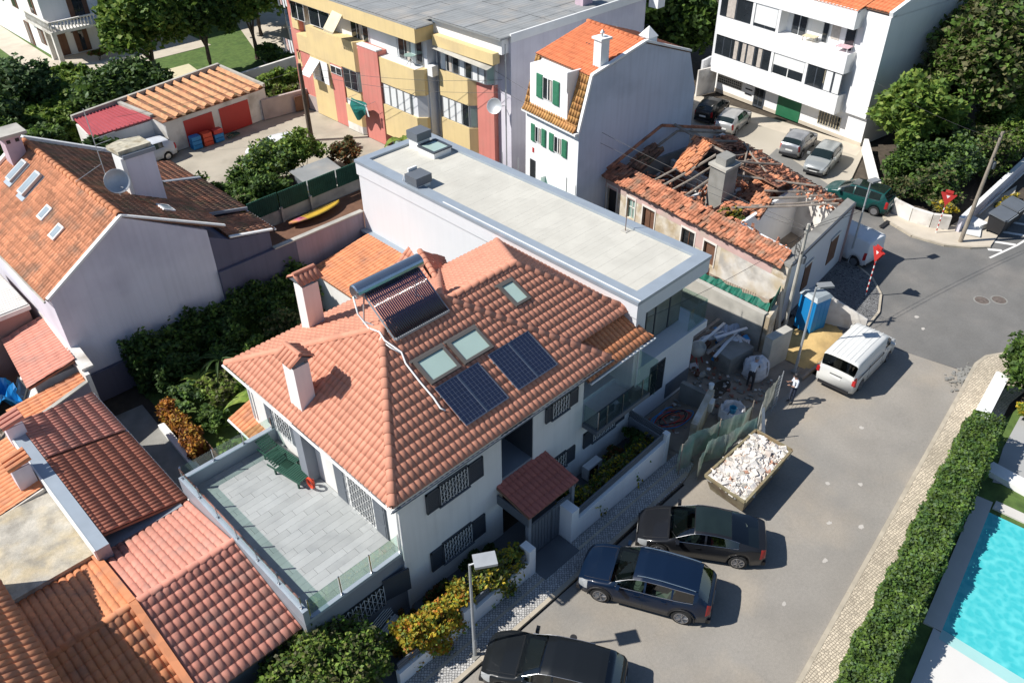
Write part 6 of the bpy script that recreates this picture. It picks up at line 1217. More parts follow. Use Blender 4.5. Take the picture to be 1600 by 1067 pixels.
# far edge: corrugated shed behind the trees on the right, road verge
fs = thing('far_shed', 'brown ribbed shed roof with white wall at the far right corner', 'shed', (88, 30, 0)); MB().box(84, 110, 22, 44, 0, 3).build('wall', 'white', fs)
for k in range(38): MB().bar((83.6, 22.0+k*.58, 3.1), (95, 22.0+k*.58, 4.3), .42, .06).build('sheet_rib', 'wood', fs)
# ============================================================ VEHICLES
def carpaint(n, c, metal=.0, rough=.3): return M(n, c, rough, .03, 1, metal=metal, coat=.25, spec=.3)
def interp(tab, x): 
    xs, ys = zip(*tab); return float(np.interp(x, xs, ys))
def car(label, cat, loc, rz, L, W, H, wb, fo, belt, roof, wid, paint, group=None, side=None, roofw=.70, wr=.34, ws=None, rs=None, glass='car_glass', rails=False, chrome=True, sill=.26, sunroof=False, name='parked_car', sc_=1., clad=False, panelvan=False, detail=True, spoke=5, seat='seat_d'):
    """lofted car. x: + front. tables run over x fraction 0 front .. 1 rear. fo: front overhang (m)"""
    if detail and glass == 'car_glass': glass = 'carclear'
    t = thing(name, label, cat, loc, rz, group=group); t.scale = (sc_,)*3
    xf = L/2-fo; xr = xf-wb
    fr = sorted(set([round(v, 4) for v in list(np.linspace(0, 1, 61))+[a for a, _ in belt]+[a for a, _ in roof]+[.004, .012, .99, .996]+[a for p in (side or []) for a in p]]))
    secs = []
    for s in fr:
        x = L/2-s*L; w = interp(wid, s)*W/2; zb_ = interp(belt, s); zr_ = max(interp(roof, s), zb_)
        bot = sill+(.10 if s < .02 or s > .98 else 0)
        arch = 0
        for xw in (xf, xr):
            d = abs(x-xw)
            if d < wr+.06: arch = max(arch, math.sqrt((wr+.06)**2-d*d)+wr*.98)
        b0 = max(bot, arch); b0 = min(b0, zb_-.08)
        h = zr_-zb_; k = min(1, h/.35)
        rw = w*(roofw+(1-roofw)*.0)
        p = [(w-.10, b0), (w-.012, b0+.04*(zb_-b0)), (w, b0+.45*(zb_-b0)), (w-.015, b0+.82*(zb_-b0)), (w-.07, zb_-.0)]
        p += [((w-.13)*(1-k)+(rw+.05)*k, zb_+h*(.86 if k > .5 else .9)), ((w-.24)*(1-k)+(rw-.04)*k, zb_+h*.965+.006), ((w*.55)*(1-k)+(rw*.6)*k, zb_+h+.012+.012*(1-k)), (0, zb_+h+.022+.02*(1-k))]
        secs.append((x, s, p))
    n = 9; V = []; 
    for x, s, p in secs:
        V += [(x, y, z) for y, z in p]+[(x, -y, z) for y, z in reversed(p[:-1])]
    m = 2*n-1
    parts = {'body': [], 'windscreen': [], 'rear_window': [], 'side_window': [], 'side_window2': [], 'headlight': [], 'headlight2': [], 'tail_light': [], 'tail_light2': [], 'glass_roof': []}
    for i in range(len(secs)-1):
        s = (secs[i][1]+secs[i+1][1])/2; zr0 = interp(roof, s); zb0 = interp(belt, s)
        for j in range(m-1):
            jj = j if j < n-1 else m-2-j; f = (i*m+j, (i+1)*m+j, (i+1)*m+j+1, i*m+j+1); key = 'body'; right = j >= n-1
            if jj == 4 and side and any(a < s < b_ for a, b_ in side) and zr0-zb0 > .13: key = 'side_window2' if right else 'side_window'
            elif jj >= 5 and ws and ws[0] < s < ws[1]: key = 'windscreen'
            elif jj >= 5 and rs and rs[0] < s < rs[1]: key = 'rear_window'
            elif jj >= 5 and sunroof and ws[1]+.01 < s < rs[0]-.01 and jj >= 6: key = 'glass_roof'
            elif jj in (2, 3) and .012 < s < .085 and not panelvan: key = 'headlight2' if right else 'headlight'
            elif jj in (2, 3) and s > .955 and s < .992: key = 'tail_light2' if right else 'tail_light'
            parts[key].append(f)
    bodyobj = None
    for key, fs in parts.items():
        if not fs: continue
        if key == 'body': fs = fs+[tuple(range(m)), tuple(reversed(range((len(secs)-1)*m, len(secs)*m)))]
        used = sorted({v for f in fs for v in f}); mp = {v: i for i, v in enumerate(used)}
        mb = MB(); mb.add([V[v] for v in used], [tuple(mp[v] for v in f) for f in fs])
        mat = paint if key == 'body' else ('headlamp' if 'head' in key else 'redlamp' if 'tail' in key else 'car_glass' if 'roof' in key else glass)
        o = mb.build(key.rstrip('2'), mat, t, smooth=True, world=False)
        if key == 'body':
            bodyobj = o
    MB().box(-L/2+.12, L/2-.12, -W/2+.24, W/2-.24, .18, min(.62, H*.4)).build('underbody', 'black', t, world=False)
    for s_ in (-1, 1):
        for xw in (xf, xr):
            w0 = MB(); y0 = s_*(W/2-.025); y1 = s_*(W/2-.24); w0.tube([(xw, y1, wr), (xw, y0-s_*.02, wr), (xw, y0, wr)], [wr, wr, wr-.035], 24); wh = w0.build('wheel', 'tyre', t, world=False, smooth=False)
            rm = MB(); rm.tube([(xw, y0-s_*.02, wr), (xw, y0+s_*.004, wr)], wr*.66, 20); rm.build('rim', 'dkgrey' if detail else 'rim', wh)
            if detail:
                sp = MB()
                for k in range(spoke):
                    a = 2*math.pi*k/spoke+.3; sp.bar((xw+.03*math.cos(a), y0+s_*.012, wr+.03*math.sin(a)), (xw+wr*.64*math.cos(a), y0+s_*.012, wr+wr*.64*math.sin(a)), .055, .02)
                    sp.bar((xw+.03*math.cos(a), y0+s_*.011, wr+.03*math.sin(a)), (xw+wr*.64*math.cos(a+.28), y0+s_*.011, wr+wr*.64*math.sin(a+.28)), .03, .02)
                q = 24
                for k in range(q): a, b_ = 2*math.pi*k/q, 2*math.pi*(k+1)/q; sp.bar((xw+wr*.66*math.cos(a), y0+s_*.01, wr+wr*.66*math.sin(a)), (xw+wr*.66*math.cos(b_), y0+s_*.01, wr+wr*.66*math.sin(b_)), .03, .02)
                sp.build('rim', 'rim', wh)
        if clad:
            for xw in (xf, xr):
                cl = MB(); cl.tube([(xw+(wr+.075)*math.cos(a), s_*(W/2-.03), wr*.98+(wr+.075)*math.sin(a)) for a in np.linspace(-.1, math.pi+.1, 14)], .035, 5); cl.build('wheel_arch_trim', 'black', t, world=False)
        # mirror
        sm = ws[0]+.03 if ws else .3; xm = L/2-(sm+.035)*L; zm = interp(belt, sm+.03)+.06; MB().obox((xm, s_*(W/2+.07), zm), (.06, .11, .075)).build('mirror', paint, t, world=False)
        if side:
            a, b_ = side[0][0], side[-1][1]; mb = MB(); k = [q_ for q_ in np.linspace(a, b_, 14)]
            mb.tube([(L/2-q_*L, s_*(interp(wid, q_)*W/2-.058), interp(belt, q_)+.012) for q_ in k], .011, 5)
            def topz(q_): zb_, zr_ = interp(belt, q_), interp(roof, q_); h = zr_-zb_; return h, zb_
            tp = []
            for q_ in k:
                h, zb_ = topz(q_); kk = min(1, h/.35); w = interp(wid, q_)*W/2; rw = w*roofw; y = (w-.13)*(1-kk)+(rw+.05)*kk; tp.append((L/2-q_*L, s_*(y+.012), zb_+h*(.86 if kk > .5 else .9)+.005))
            mb.tube(tp, .011, 5); mb.build('window_trim', 'chrome' if chrome else 'black', t, world=False)
            for q_ in [p[1] for p in side[:-1]]+[side[-1][1]]:
                x = L/2-(q_+.005)*L; w = interp(wid, q_)*W/2; MB().bar((x, s_*(w+.001), .40), (x-.02, s_*(w-.045), interp(belt, q_)-.01), .012).build('door_gap', 'black', t, world=False)
            for q_ in [p[1]-.045 for p in side[:2]]: MB().obox((L/2-q_*L, s_*(interp(wid, q_)*W/2+.004), interp(belt, q_)-.14), (.09, .012, .014)).build('door_handle', paint, t, world=False)
    if rails:
        for s_ in (-1, 1): MB().tube([(L/2-q_*L, s_*W/2*roofw*.93, interp(roof, q_)+.04) for q_ in np.linspace(ws[1]+.03, rs[0]-.02, 8)], .018, 6).build('roof_rail', 'chrome', t, world=False)
    MB().box(L/2-.004, L/2+.012, -.26, .26, .36, .47).build('number_plate', 'plate', t, world=False); MB().box(-L/2-.014, -L/2+.002, -.26, .26, H*.42, H*.42+.11).build('number_plate', 'plate', t, world=False)
    MB().box(L/2-.01, L/2+.006, -.42, .42, .50, .62).build('grille', 'black', t, world=False)
    # lower bumpers
    for sx in (1, -1): MB().obox((sx*(L/2-.05), 0, .33), (.07, W*.40, .09)).build('bumper', 'black', t, world=False)
    if panelvan is False and detail:
        zb0 = interp(belt, .5)
        for (x_, y_, l_) in ((L*.07, W*.2, .5), (L*.07, -W*.2, .5)):
            MB().obox((x_, y_, zb0-.33), (.24, .23, .07)).build('seat', seat, t, world=False); MB().obox((x_-.26, y_, zb0-.02), (.06, .22, .33), 0, 0, R(-14)).build('seat_back', seat, t, world=False); MB().obox((x_-.33, y_, zb0+.30), (.04, .12, .07)).build('headrest', seat, t, world=False)
        MB().obox((-L*.14, 0, zb0-.33), (.24, W*.36, .07)).build('rear_seat', seat, t, world=False); MB().obox((-L*.14-.27, 0, zb0), (.06, W*.36, .33), 0, 0, R(-14)).build('rear_seat_back', seat, t, world=False)
        xw_ = L/2-(ws[0]+.02)*L; MB().obox((xw_-.28, 0, zb0-.12), (.25, W*.38, .08)).build('dashboard', 'black', t, world=False); MB().tube([(xw_-.62+.05*math.sin(a)*0, W*.2+.17*math.cos(a), zb0+.0+.16*math.sin(a)) for a in np.linspace(0, 6.28, 18)], .014, 5, cap=False).build('steering_wheel', 'black', t, world=False)
    if detail:
        for s_ in (-1, 1): MB().tube([(L/2-q_*L, s_*(interp(wid, q_)*W/2-.20), interp(belt, q_)+.012) for q_ in np.linspace(.05, ws[0]-.015, 8)], .006, 4).build('bonnet_gap', 'black', t, world=False)
        MB().tube([(L/2-(ws[0]-.012)*L-.03*(abs(y)/(W/2))**2, y, interp(belt, ws[0]-.012)+.026) for y in np.linspace(-W/2+.2, W/2-.2, 9)], .012, 4).build('cowl', 'black', t, world=False)
        for y in (-.1, .35): MB().bar((L/2-(ws[0]+.008)*L, y, interp(belt, ws[0])+.05), (L/2-(ws[0]+.05)*L, y+.42, interp(roof, ws[0]+.05)+.03), .014).build('wiper', 'black', t, world=False)
    return t
sedanB = [(0, .52), (.015, .60), (.05, .70), (.12, .80), (.24, .93), (.30, .96), (.6, 1.0), (.8, 1.04), (.93, 1.08), (.985, 1.03), (1, .80)]
sedanR = [(0, .52), (.24, .93), (.44, 1.40), (.50, 1.44), (.60, 1.43), (.72, 1.35), (.84, 1.20), (.93, 1.085), (1, .80)]
sedW = [(0, .66), (.015, .80), (.06, .93), (.14, .985), (.3, 1), (.75, 1), (.9, .95), (.97, .86), (1, .74)]
car('dark grey liftback with chrome-lined windows, parked furthest up the kerb row', 'car', (19.86, 9.98, 0), R(123.6), 4.69, 1.85, 1.44, 2.875, .85, sedanB, sedanR, sedW, carpaint('dark_grey_paint', (.012, .013, .016)), group='cars parked at the kerb', side=[(.30, .52), (.535, .78)], ws=(.25, .43), rs=(.72, .93), sunroof=True, sc_=1.03, wr=.345, spoke=7)
suvB = [(0, .62), (.012, .74), (.04, .88), (.12, 1.0), (.24, 1.08), (.30, 1.07), (.6, 1.10), (.85, 1.17), (.96, 1.20), (.99, 1.12), (1, .85)]
suvR = [(0, .62), (.24, 1.08), (.41, 1.56), (.48, 1.63), (.62, 1.65), (.8, 1.60), (.885, 1.55), (.96, 1.22), (1, .85)]
car('dark blue estate car with roof rails and red tail lights, middle of the kerb row', 'car', (16.62, 10.08, 0), R(116.5), 4.69, 1.90, 1.65, 2.865, .88, suvB, suvR, sedW, carpaint('dark_blue_paint', (.004, .012, .032)), group='cars parked at the kerb', side=[(.29, .50), (.515, .70), (.715, .86)], ws=(.25, .41), rs=(.885, .958), rails=True, clad=True, sc_=1.03, wr=.365, roofw=.72, seat='seat_l')
hatB = [(0, .55), (.012, .68), (.05, .80), (.14, .92), (.26, 1.0), (.34, 1.0), (.6, 1.03), (.85, 1.07), (.965, 1.08), (.99, 1.0), (1, .78)]
hatR = [(0, .55), (.26, 1.0), (.42, 1.40), (.5, 1.47), (.65, 1.48), (.82, 1.43), (.90, 1.37), (.965, 1.10), (1, .78)]
car('black hatchback nearest the camera, half cut off by the bottom of the picture', 'car', (11.68, 10.1, 0), R(121), 4.6, 1.86, 1.5, 2.75, .88, hatB, hatR, sedW, carpaint('black_paint', (.010, .012, .014)), group='cars parked at the kerb', side=[(.31, .51), (.525, .76)], ws=(.27, .43), rs=(.86, .965), sc_=1.03, wr=.34)
# panel van
vB = [(0, .55), (.01, .75), (.03, .95), (.10, 1.12), (.16, 1.22), (.2, 1.22), (.9, 1.22), (.99, 1.20), (1, 1.1)]
vR = [(0, .55), (.16, 1.22), (.30, 1.86), (.36, 1.93), (.6, 1.95), (.93, 1.94), (.965, 1.90), (.992, 1.25), (1, 1.1)]
vW = [(0, .70), (.01, .84), (.05, .95), (.12, 1), (.95, 1), (.985, .97), (1, .93)]
VAN = car('white panel van with dark rear window standing in the street beside the sand heap', 'van', (34.25, 10.88, 0), R(1.5), 4.89, 1.90, 1.95, 3.0, .9, vB, vR, vW, carpaint('white_van_paint', (.66, .66, .63), 0, .35), side=[(.20, .33)], ws=(.17, .29), rs=(.972, .990), roofw=.84, wr=.33, name='panel_van', chrome=False)
for s_ in (-1, 1): MB().box(-2.47, -2.40, s_*.88-.07, s_*.88+.07, .85, 1.12).build('tail_light', 'redlamp', VAN, world=False)
for k in range(6): MB().tube([(-2.2, -.55+k*.22, 1.965), (.9, -.55+k*.22, 1.975)], .008, 5).build('roof_rib', 'trimwhite', VAN, world=False)
MB().box(-2.462, -2.45, -.3, .3, 1.0, 1.04).build('handle_strip', 'black', VAN, world=False); MB().bar((-2.2, -.955, 1.12), (.6, -.955, 1.12), .02, .03).build('slide_rail', 'black', VAN, world=False); MB().bar((-.9, -.952, .5), (-.9, -.93, 1.2), .015).bar((.55, -.952, .5), (.55, -.93, 1.2), .015).build('door_gap', 'black', VAN, world=False)
bB = [(0, .55), (.01, .75), (.04, .92), (.14, 1.06), (.2, 1.1), (.99, 1.12), (1, 1.05)]
bR = [(0, .55), (.2, 1.1), (.34, 1.72), (.42, 1.82), (.95, 1.84), (.985, 1.80), (.995, 1.2), (1, 1.05)]
car('white box-shaped van parked behind the ruined house at the cobbled corner', 'van', (43.95, 16.75, 0), R(83), 4.2, 1.8, 1.84, 2.7, .8, bB, bR, vW, carpaint('white_small_van_paint', (.70, .71, .72), 0, .35), side=[(.24, .36)], ws=(.22, .33), roofw=.88, wr=.32, name='panel_van', chrome=False, detail=False)
mpB = [(0, .55), (.012, .7), (.05, .82), (.14, .95), (.2, 1.0), (.6, 1.05), (.9, 1.1), (.97, 1.1), (.99, 1.0), (1, .8)]
mpR = [(0, .55), (.2, 1.0), (.4, 1.52), (.5, 1.6), (.75, 1.6), (.9, 1.52), (.97, 1.12), (1, .8)]
car('dark green people carrier with glass roof beside the corner garden wall', 'car', (50.15, 18.9, 0), R(95), 4.3, 1.78, 1.6, 2.7, .85, mpB, mpR, sedW, carpaint('dark_green_paint_metallic', (.008, .06, .055)), side=[(.27, .46), (.475, .68), (.695, .86)], ws=(.21, .39), rs=(.90, .965), sunroof=True, wr=.32, detail=False)
hp = dict(side=[(.31, .51), (.525, .76)], ws=(.27, .43), rs=(.88, .965), wr=.3, detail=False, chrome=False)
car('silver estate car facing the camera, the one nearest the hedge in the lot', 'car', (53.75, 23.35, 0), R(190), 4.1, 1.68, 1.45, 2.5, .8, hatB, [(a, z*.97 if a > .3 else z) for a, z in hatR], sedW, carpaint('pale_silver_paint', (.40, .42, .41), .5), group='cars parked in the far lot', **hp)
car('silver-grey hatchback seen from behind next to the silver estate in the lot', 'car', (55.1, 26.05, 0), R(9), 3.95, 1.7, 1.48, 2.5, .78, hatB, hatR, sedW, carpaint('silver_grey_paint', (.32, .33, .35), .6), group='cars parked in the far lot', **hp)
car('pale silver hatchback seen from behind beside the black hatchback in the lot', 'car', (55.2, 31.75, 0), R(12), 4.25, 1.75, 1.46, 2.6, .85, hatB, hatR, sedW, carpaint('light_silver_paint', (.47, .47, .46), .5), group='cars parked in the far lot', **hp)
car('black hatchback parked furthest back in the lot beside the mansard house', 'car', (56.0, 34.2, 0), R(12), 4.0, 1.68, 1.48, 2.5, .8, hatB, hatR, sedW, carpaint('black_gloss_paint', (.012, .013, .013)), group='cars parked in the far lot', **hp)
car('white car half hidden behind the shrubs of the back lane', 'car', (27.6, 52.6, 0), R(168), 4.2, 1.7, 1.45, 2.5, .8, hatB, hatR, sedW, carpaint('white_car_paint', (.68, .68, .68), 0), **hp)
car('white car behind the wide lilac chimney in front of the garages', 'car', (20.5, 58.45, 0), R(184), 4.2, 1.7, 1.45, 2.5, .8, hatB, hatR, sedW, carpaint('bluish_white_car_paint', (.60, .63, .67), 0), **hp)

# ============================================================ SKIP
SK = thing('rubble_skip', 'rusty yellow-edged skip heaped with white plaster rubble by the green screen', 'skip', (23.9, 10.4, 0))
c = [(22.0, 11.35), (21.9, 9.42), (25.75, 9.62), (25.75, 11.35)]; ci = [(22.35, 11.2), (22.25, 9.6), (25.3, 9.75), (25.35, 11.2)]
mb = MB(); zt = 1.2; V = [(x, y, .25) for x, y in ci]+[(x, y, zt) for x, y in c]; mb.add(V, [(0, 1, 2, 3), (0, 4, 5, 1), (1, 5, 6, 2), (2, 6, 7, 3), (3, 7, 4, 0)]); mb.build('body', M('rusty_skip_paint', (.20, .17, .11), .8, .25, 2, bump=.3, stain=(.12, .08, .05), sts=1.2), SK)
mb = MB()
for i in range(4): mb.bar((*c[i], zt), (*c[(i+1) % 4], zt), .1, .1)
mb.build('rim', M('ochre_skip_rim', (.24, .205, .12), .7, .3, 4, stain=(.2, .12, .06), sts=2), SK)
for i, (x, y) in enumerate(((22.6, 9.9), (22.6, 10.9), (25.0, 9.9), (25.0, 10.9))): MB().tube([(x, y-.08, .14), (x, y+.08, .14)], .14, 12).build('castor', 'black', SK)
g = np.random.default_rng(17); mb = MB(); mb.poly([(22.05, 9.5, 1.1), (25.7, 9.7, 1.1), (25.7, 11.3, 1.1), (22.05, 11.3, 1.1)])
for i in range(4200):
    u, v_ = g.random(2); x = 22.05+3.6*u; y = 9.52+1.78*v_+.12*u; z = 1.06+.20*math.sin(math.pi*u)*math.sin(math.pi*v_)+g.uniform(-.03, .08); s = g.choice([.018, .03, .05, .10, .16], p=[.36, .36, .2, .06, .02]); mb.k = int(g.choice(3, p=[.86, .09, .05]))
    mb.obox((x, y, z), (s, s*g.uniform(.5, 1), s*g.uniform(.25, .8)), g.uniform(0, 6), g.normal()*.5, g.normal()*.5)
mb.build('rubble', ['rubble', 'concrete', M('brick_rubble', (.45, .25, .17), .95, .2)], SK, kind='stuff')

# ============================================================ BUILDING SITE
struct('site_ground', MB().poly([(22.6, 12.4, .015), (29.2, 12.2, .015), (36.4, 12.25, .015), (36.4, 15.3, .015), (32.3, 15.4, .015), (32.4, 22, .015), (27.3, 34, .015), (27.3, 16, .015), (22.6, 15.9, .015)]), 'sitedirt')
g = np.random.default_rng(23)
def sheet(name, x0, x1, y0, y1, z0, h, mat, n=26, kind='stuff', lab=None, cat=None, seed=1, pw=1.):
    gg = np.random.default_rng(seed); P = []
    for i in range(n):
        for j in range(n):
            u, v_ = i/(n-1), j/(n-1); r = min(1, 1.9*math.hypot(u-.5, v_-.5)); z = z0+h*(1-r)**pw*(.8+.3*math.sin(7*u+3*v_))+gg.uniform(-.02, .03)*(r < 1); P.append((x0+(x1-x0)*u, y0+(y1-y0)*v_, z if r < 1 else z0-.03))
    mb = MB().add(P, [(i*n+j, (i+1)*n+j, (i+1)*n+j+1, i*n+j+1) for i in range(n-1) for j in range(n-1)]); o = mb.build(name, mat, smooth=True); tag(o, lab, cat, kind=kind); return o
sheet('sand_heap', 32.4, 36.9, 11.9, 14.6, .03, .5, 'sand', lab='yellow building sand spread beside the blue cabin', cat='sand', seed=4)
sheet('soil_heap', 23.3, 26.6, 12.6, 15.6, .03, .45, 'sitedirt', lab='brown rubble-strewn soil heap inside the low site wall', cat='soil', seed=5)
mb = MB()
for i in range(380):
    x, y = g.uniform(22.8, 30.5), g.uniform(12.7, 15.9); mb.k = int(g.choice(4, p=[.62, .16, .08, .14])); s = g.uniform(.02, .09); mb.obox((x, y, .04+s*.4+.15*max(0, 1-abs(x-24.8)/1.7)), (s, s*.7, s*.4), g.uniform(0, 6), g.normal()*.3)
tag(mb.build('site_rubble', ['concrete_d', M('brick_bits', (.30, .13, .09), .95, .2), 'rubble', 'wood'], kind='stuff'), 'scattered bricks and rubble on the muddy building site ground', 'rubble')
lwl = thing('site_wall', 'low unfinished block wall in front of the building site trench', 'wall', (24.9, 13.9, 0)); MB().bar((24.0, 13.35, .7), (26.5, 14.15, .7), .28, 1.4).build('wall', 'peel', lwl); MB().bar((26.4, 14.2, .55), (26.3, 15.6, .55), .25, 1.1).build('return_wall', 'concrete_d', lwl); MB().bar((25.7, 13.72, 1.05), (26.1, 13.85, 1.05), .31, .5).build('patch', 'whiteold', lwl)
bk = thing('white_bucket', 'white plastic bucket on top of the low block wall at the site', 'bucket', (26.5, 14.2, 1.4)); MB().lathe((0, 0, 0), [(.1, 0), (.13, .26), (.12, .26)], 12).build('bucket', 'trimwhite', bk, world=False)
cb = thing('concrete_block_tank', 'square grey concrete tank standing in the middle of the building site', 'tank', (30.2, 15.3, 0), R(-8)); MB().box(-.85, .85, -.5, .5, 0, 1.05).build('tank', 'concrete_d', cb, world=False)
cw2 = thing('gate_pier', 'short thick concrete pier with sunlit top beside the yellow sand', 'pier', (31.75, 13.95, 0), R(-8)); MB().box(-.75, .75, -.22, .22, 0, 1.9).build('pier', 'concrete', cw2, world=False)
for i, (x, y, l) in enumerate(((26.7, 13.05, 'open white bulk bag with a blue bucket inside, in front of the pit'), (30.3, 14.05, 'filled white bulk bag with black straps beside the worker'), (31.0, 15.6, 'pale bulk bag of rubble heaped against the tall concrete wall'))):
    t_ = thing('bulk_bag', l, 'bulk bag', (x, y, 0)); 
    pr = [(.50, 0), (.60, .25), (.62, .55), (.56, .82), (.50, .86), (.42, .78), (.38, .55), (.01, .5)] if i == 0 else [(.50, 0), (.60, .25), (.62, .55), (.55, .85), (.38, 1.0), (.2, 1.06), (.01, 1.08)]
    o = MB().lathe((0, 0, 0), pr, 10).build('bag', M('woven_bag', (.60, .60, .62), .9, .1, 4, bump=.4, bs=14) if i == 0 else bpy.data.materials['woven_bag'], t_, world=False, smooth=False); o.scale = (1.05, .9, 1)
    gg_ = np.random.default_rng(40+i)
    for v_ in o.data.vertices: f_ = max(abs(math.cos(math.atan2(v_.co.y, v_.co.x))), abs(math.sin(math.atan2(v_.co.y, v_.co.x))))**-.6; v_.co = Vector((v_.co.x*f_*gg_.uniform(.9, 1.12), v_.co.y*f_*gg_.uniform(.9, 1.12), v_.co.z*gg_.uniform(.9, 1.08)))
    for a in (0, 1.57, 3.14, 4.71): MB().tube([(.6*math.cos(a), .55*math.sin(a), .2), (.64*math.cos(a), .58*math.sin(a), .6), (.5*math.cos(a+.3), .45*math.sin(a+.3), 1.0)], .018, 5).build('strap', 'black', t_, world=False)
t_ = thing('bucket', 'light blue bucket lying inside the open bulk bag', 'bucket', (26.7, 13.05, .55)); MB().lathe((0, 0, 0), [(.13, 0), (.17, .3), (.155, .3), (.12, .05)], 14).build('bucket', M('light_blue_plastic', (.05, .32, .5), .4), t_, world=False)
cm = thing('cement_mixer', 'small grey cement mixer with a dusty drum against the modern building', 'cement mixer', (28.9, 16.6, 0), R(20))
o = MB().lathe((0, 0, 0), [(.12, -.35), (.40, -.15), (.42, .12), (.24, .42), (.22, .42), (.2, .3)], 18).build('drum', 'concrete', cm, world=False, smooth=True); o.location = (0, 0, 1.0); o.rotation_euler = (R(35), 0, 0)
for a, b_ in (((-.4, -.3, 0), (-.3, 0, 1.0)), ((-.4, .4, 0), (-.3, 0, 1.0)), ((.4, -.3, 0), (.3, 0, 1.0)), ((.4, .4, 0), (.3, 0, 1.0))): MB().tube([a, b_], .03, 6).build('leg', 'reddoor', cm, world=False)
MB().box(.3, .6, -.2, .2, .6, 1.0).build('motor', 'dkgrey', cm, world=False)
for s_ in (-.42, .42): MB().tube([(s_, .5, .2), (s_*1.1, .5, .2)], .2, 14).build('wheel', 'tyre', cm, world=False)
for i in range(9):
    x, y = 29.2+g.uniform(0, 2.0), 15.7+g.uniform(0, 1.6); a = g.uniform(-.6, .2); l_ = g.uniform(.7, 1.4); z = .75+i*.07
    tag(MB().obox((x, y, z), (l_, .07, .03), a, 0, g.normal()*.05).build('board', ['wood', 'blind', 'greywhite'][i % 3]), ['lowest grey board', 'white plastic strip second from the bottom', 'pale plank third from the bottom', 'grey board in the lower middle', 'white plastic strip in the middle', 'pale plank in the upper middle', 'grey board near the top', 'white plastic strip just below the top', 'topmost pale plank'][i]+' of the pile beside the cement mixer', 'board', group='boards piled by the cement mixer')
mb = MB(); n = 12; mb.add([(30.3+1.8*i/(n-1), 15.9+1.2*j/(n-1), 1.0+.25*math.sin(i*1.1)*math.cos(j*.9)+g.uniform(-.1, .12)-.08*abs(j-5)) for i in range(n) for j in range(n)], [(i*n+j, (i+1)*n+j, (i+1)*n+j+1, i*n+j+1) for i in range(n-1) for j in range(n-1)]); tag(mb.build('plastic_sheeting', M('pale_blue_plastic_sheet', (.42, .48, .58), .35, .1, 3)), 'crumpled pale blue plastic sheeting over the materials by the concrete wall', 'plastic sheet')
pl_ = thing('trench', 'oblong muddy pit edge in the middle of the building site', 'pit', (28.1, 14.7, 0)); MB().lathe((0, 0, 0), [(.62, .015), (.55, .1), (.42, .04), (.3, .02)], 20).build('spoil_ring', 'soil', pl_, world=False); pl_.scale = (1.6, .6, 1)
# hoses and cables
hs = thing('cable_tangle', 'tangle of red and black cables on the soil heap below the balcony', 'cables', (24.6, 14.9, .3))
for k in range(4):
    a0_ = g.uniform(0, 6); MB().tube([(24.6+(.5+.15*k)*math.cos(a*1.1+a0_)+.1*math.sin(3*a), 14.8+(.3+.1*k)*math.sin(a+a0_), .42+.05*math.sin(2*a)) for a in np.linspace(0, 9, 46)], .022, 5).build('cable', ['redplas', 'black', 'reddoor', 'bluetarp'][k], hs)
# low pit frame near house
# green debris netting fence
fn = thing('debris_netting', 'sagging green and grey debris netting fence beside the rubble skip', 'netting', (23.9, 12.0, 0))
def curtain(name, path, zt, zb, mat, n=40, seed=1, amp=.12, par=None):
    gg = np.random.default_rng(seed); ph = gg.uniform(0, 6, 4); P = []; k = 8; L_ = len(path)-1
    for i in range(n+1):
        t_ = i/n*L_; q_ = min(int(t_), L_-1); u = t_-q_; a, b_ = path[q_], path[q_+1]; x, y = a[0]+(b_[0]-a[0])*u, a[1]+(b_[1]-a[1])*u; top = np.interp(i/n, *zip(*zt)); bo = np.interp(i/n, *zip(*zb))
        for j in range(k+1):
            v_ = j/k; w_ = amp*(.2+v_)*math.sin(i*.30+ph[0]+1.5*v_)+amp*.25*math.sin(i*.8+ph[1]+2*v_)+.02*math.sin(i*1.9+5*v_); P.append((x+w_*.4, y+w_, top+(bo-top)*v_+.05*math.sin(i*.35+ph[2])*(1-v_)))
    mb = MB().add(P, [(i*(k+1)+j, i*(k+1)+j+1, (i+1)*(k+1)+j+1, (i+1)*(k+1)+j) for i in range(n) for j in range(k)]); return mb.build(name, mat, par, smooth=True)
netg = M('green_netting', (.27, .40, .34), .8, .25, 2, col2=(.36, .38, .34), cvs=1.2, trans=.3); netw = M('grey_netting', (.40, .40, .34), .85, .3, 3, trans=.3)
curtain('net', [(22.2, 12.75), (23.4, 12.9), (25.0, 12.35), (26.6, 12.1)], [(0, 1.75), (.3, 1.7), (1, 1.6)], [(0, .05), (1, .2)], netg, seed=3, par=fn); curtain('net', [(22.6, 12.1), (23.6, 12.2), (24.8, 11.8), (26.2, 11.6)], [(0, 1.2), (.35, 1.55), (1, 1.6)], [(0, .0), (.6, .5), (1, .9)], netg, seed=7, par=fn)
for x, y in ((22.2, 12.7), (24.6, 12.45), (26.6, 12.1)): MB().tube([(x, y, 0), (x, y, 1.9)], .025, 6).build('stake', 'wood', fn)
fp_ = thing('site_fence_panel', 'torn grey mesh site fence panel between the skip and the standing man', 'fence', (27.6, 11.9, 0))
curtain('mesh', [(26.3, 11.55), (27.4, 12.0), (28.6, 12.1)], [(0, 1.5), (.6, 2.1), (1, 1.9)], [(0, .05), (1, .3)], netw, n=30, seed=9, amp=.09, par=fp_); MB().slabpoly([(26.5, 11.3, 0), (26.9, 11.35, 0), (27.0, 11.75, 1.5), (26.7, 11.7, 1.6)], .02).build('white_sheet', 'blind', fp_)
for x, y in ((26.4, 11.6), (28.6, 12.1), (29.05, 12.15)): MB().tube([(x, y, 0), (x, y, 2.1)], .022, 6).build('post', 'galv', fp_)
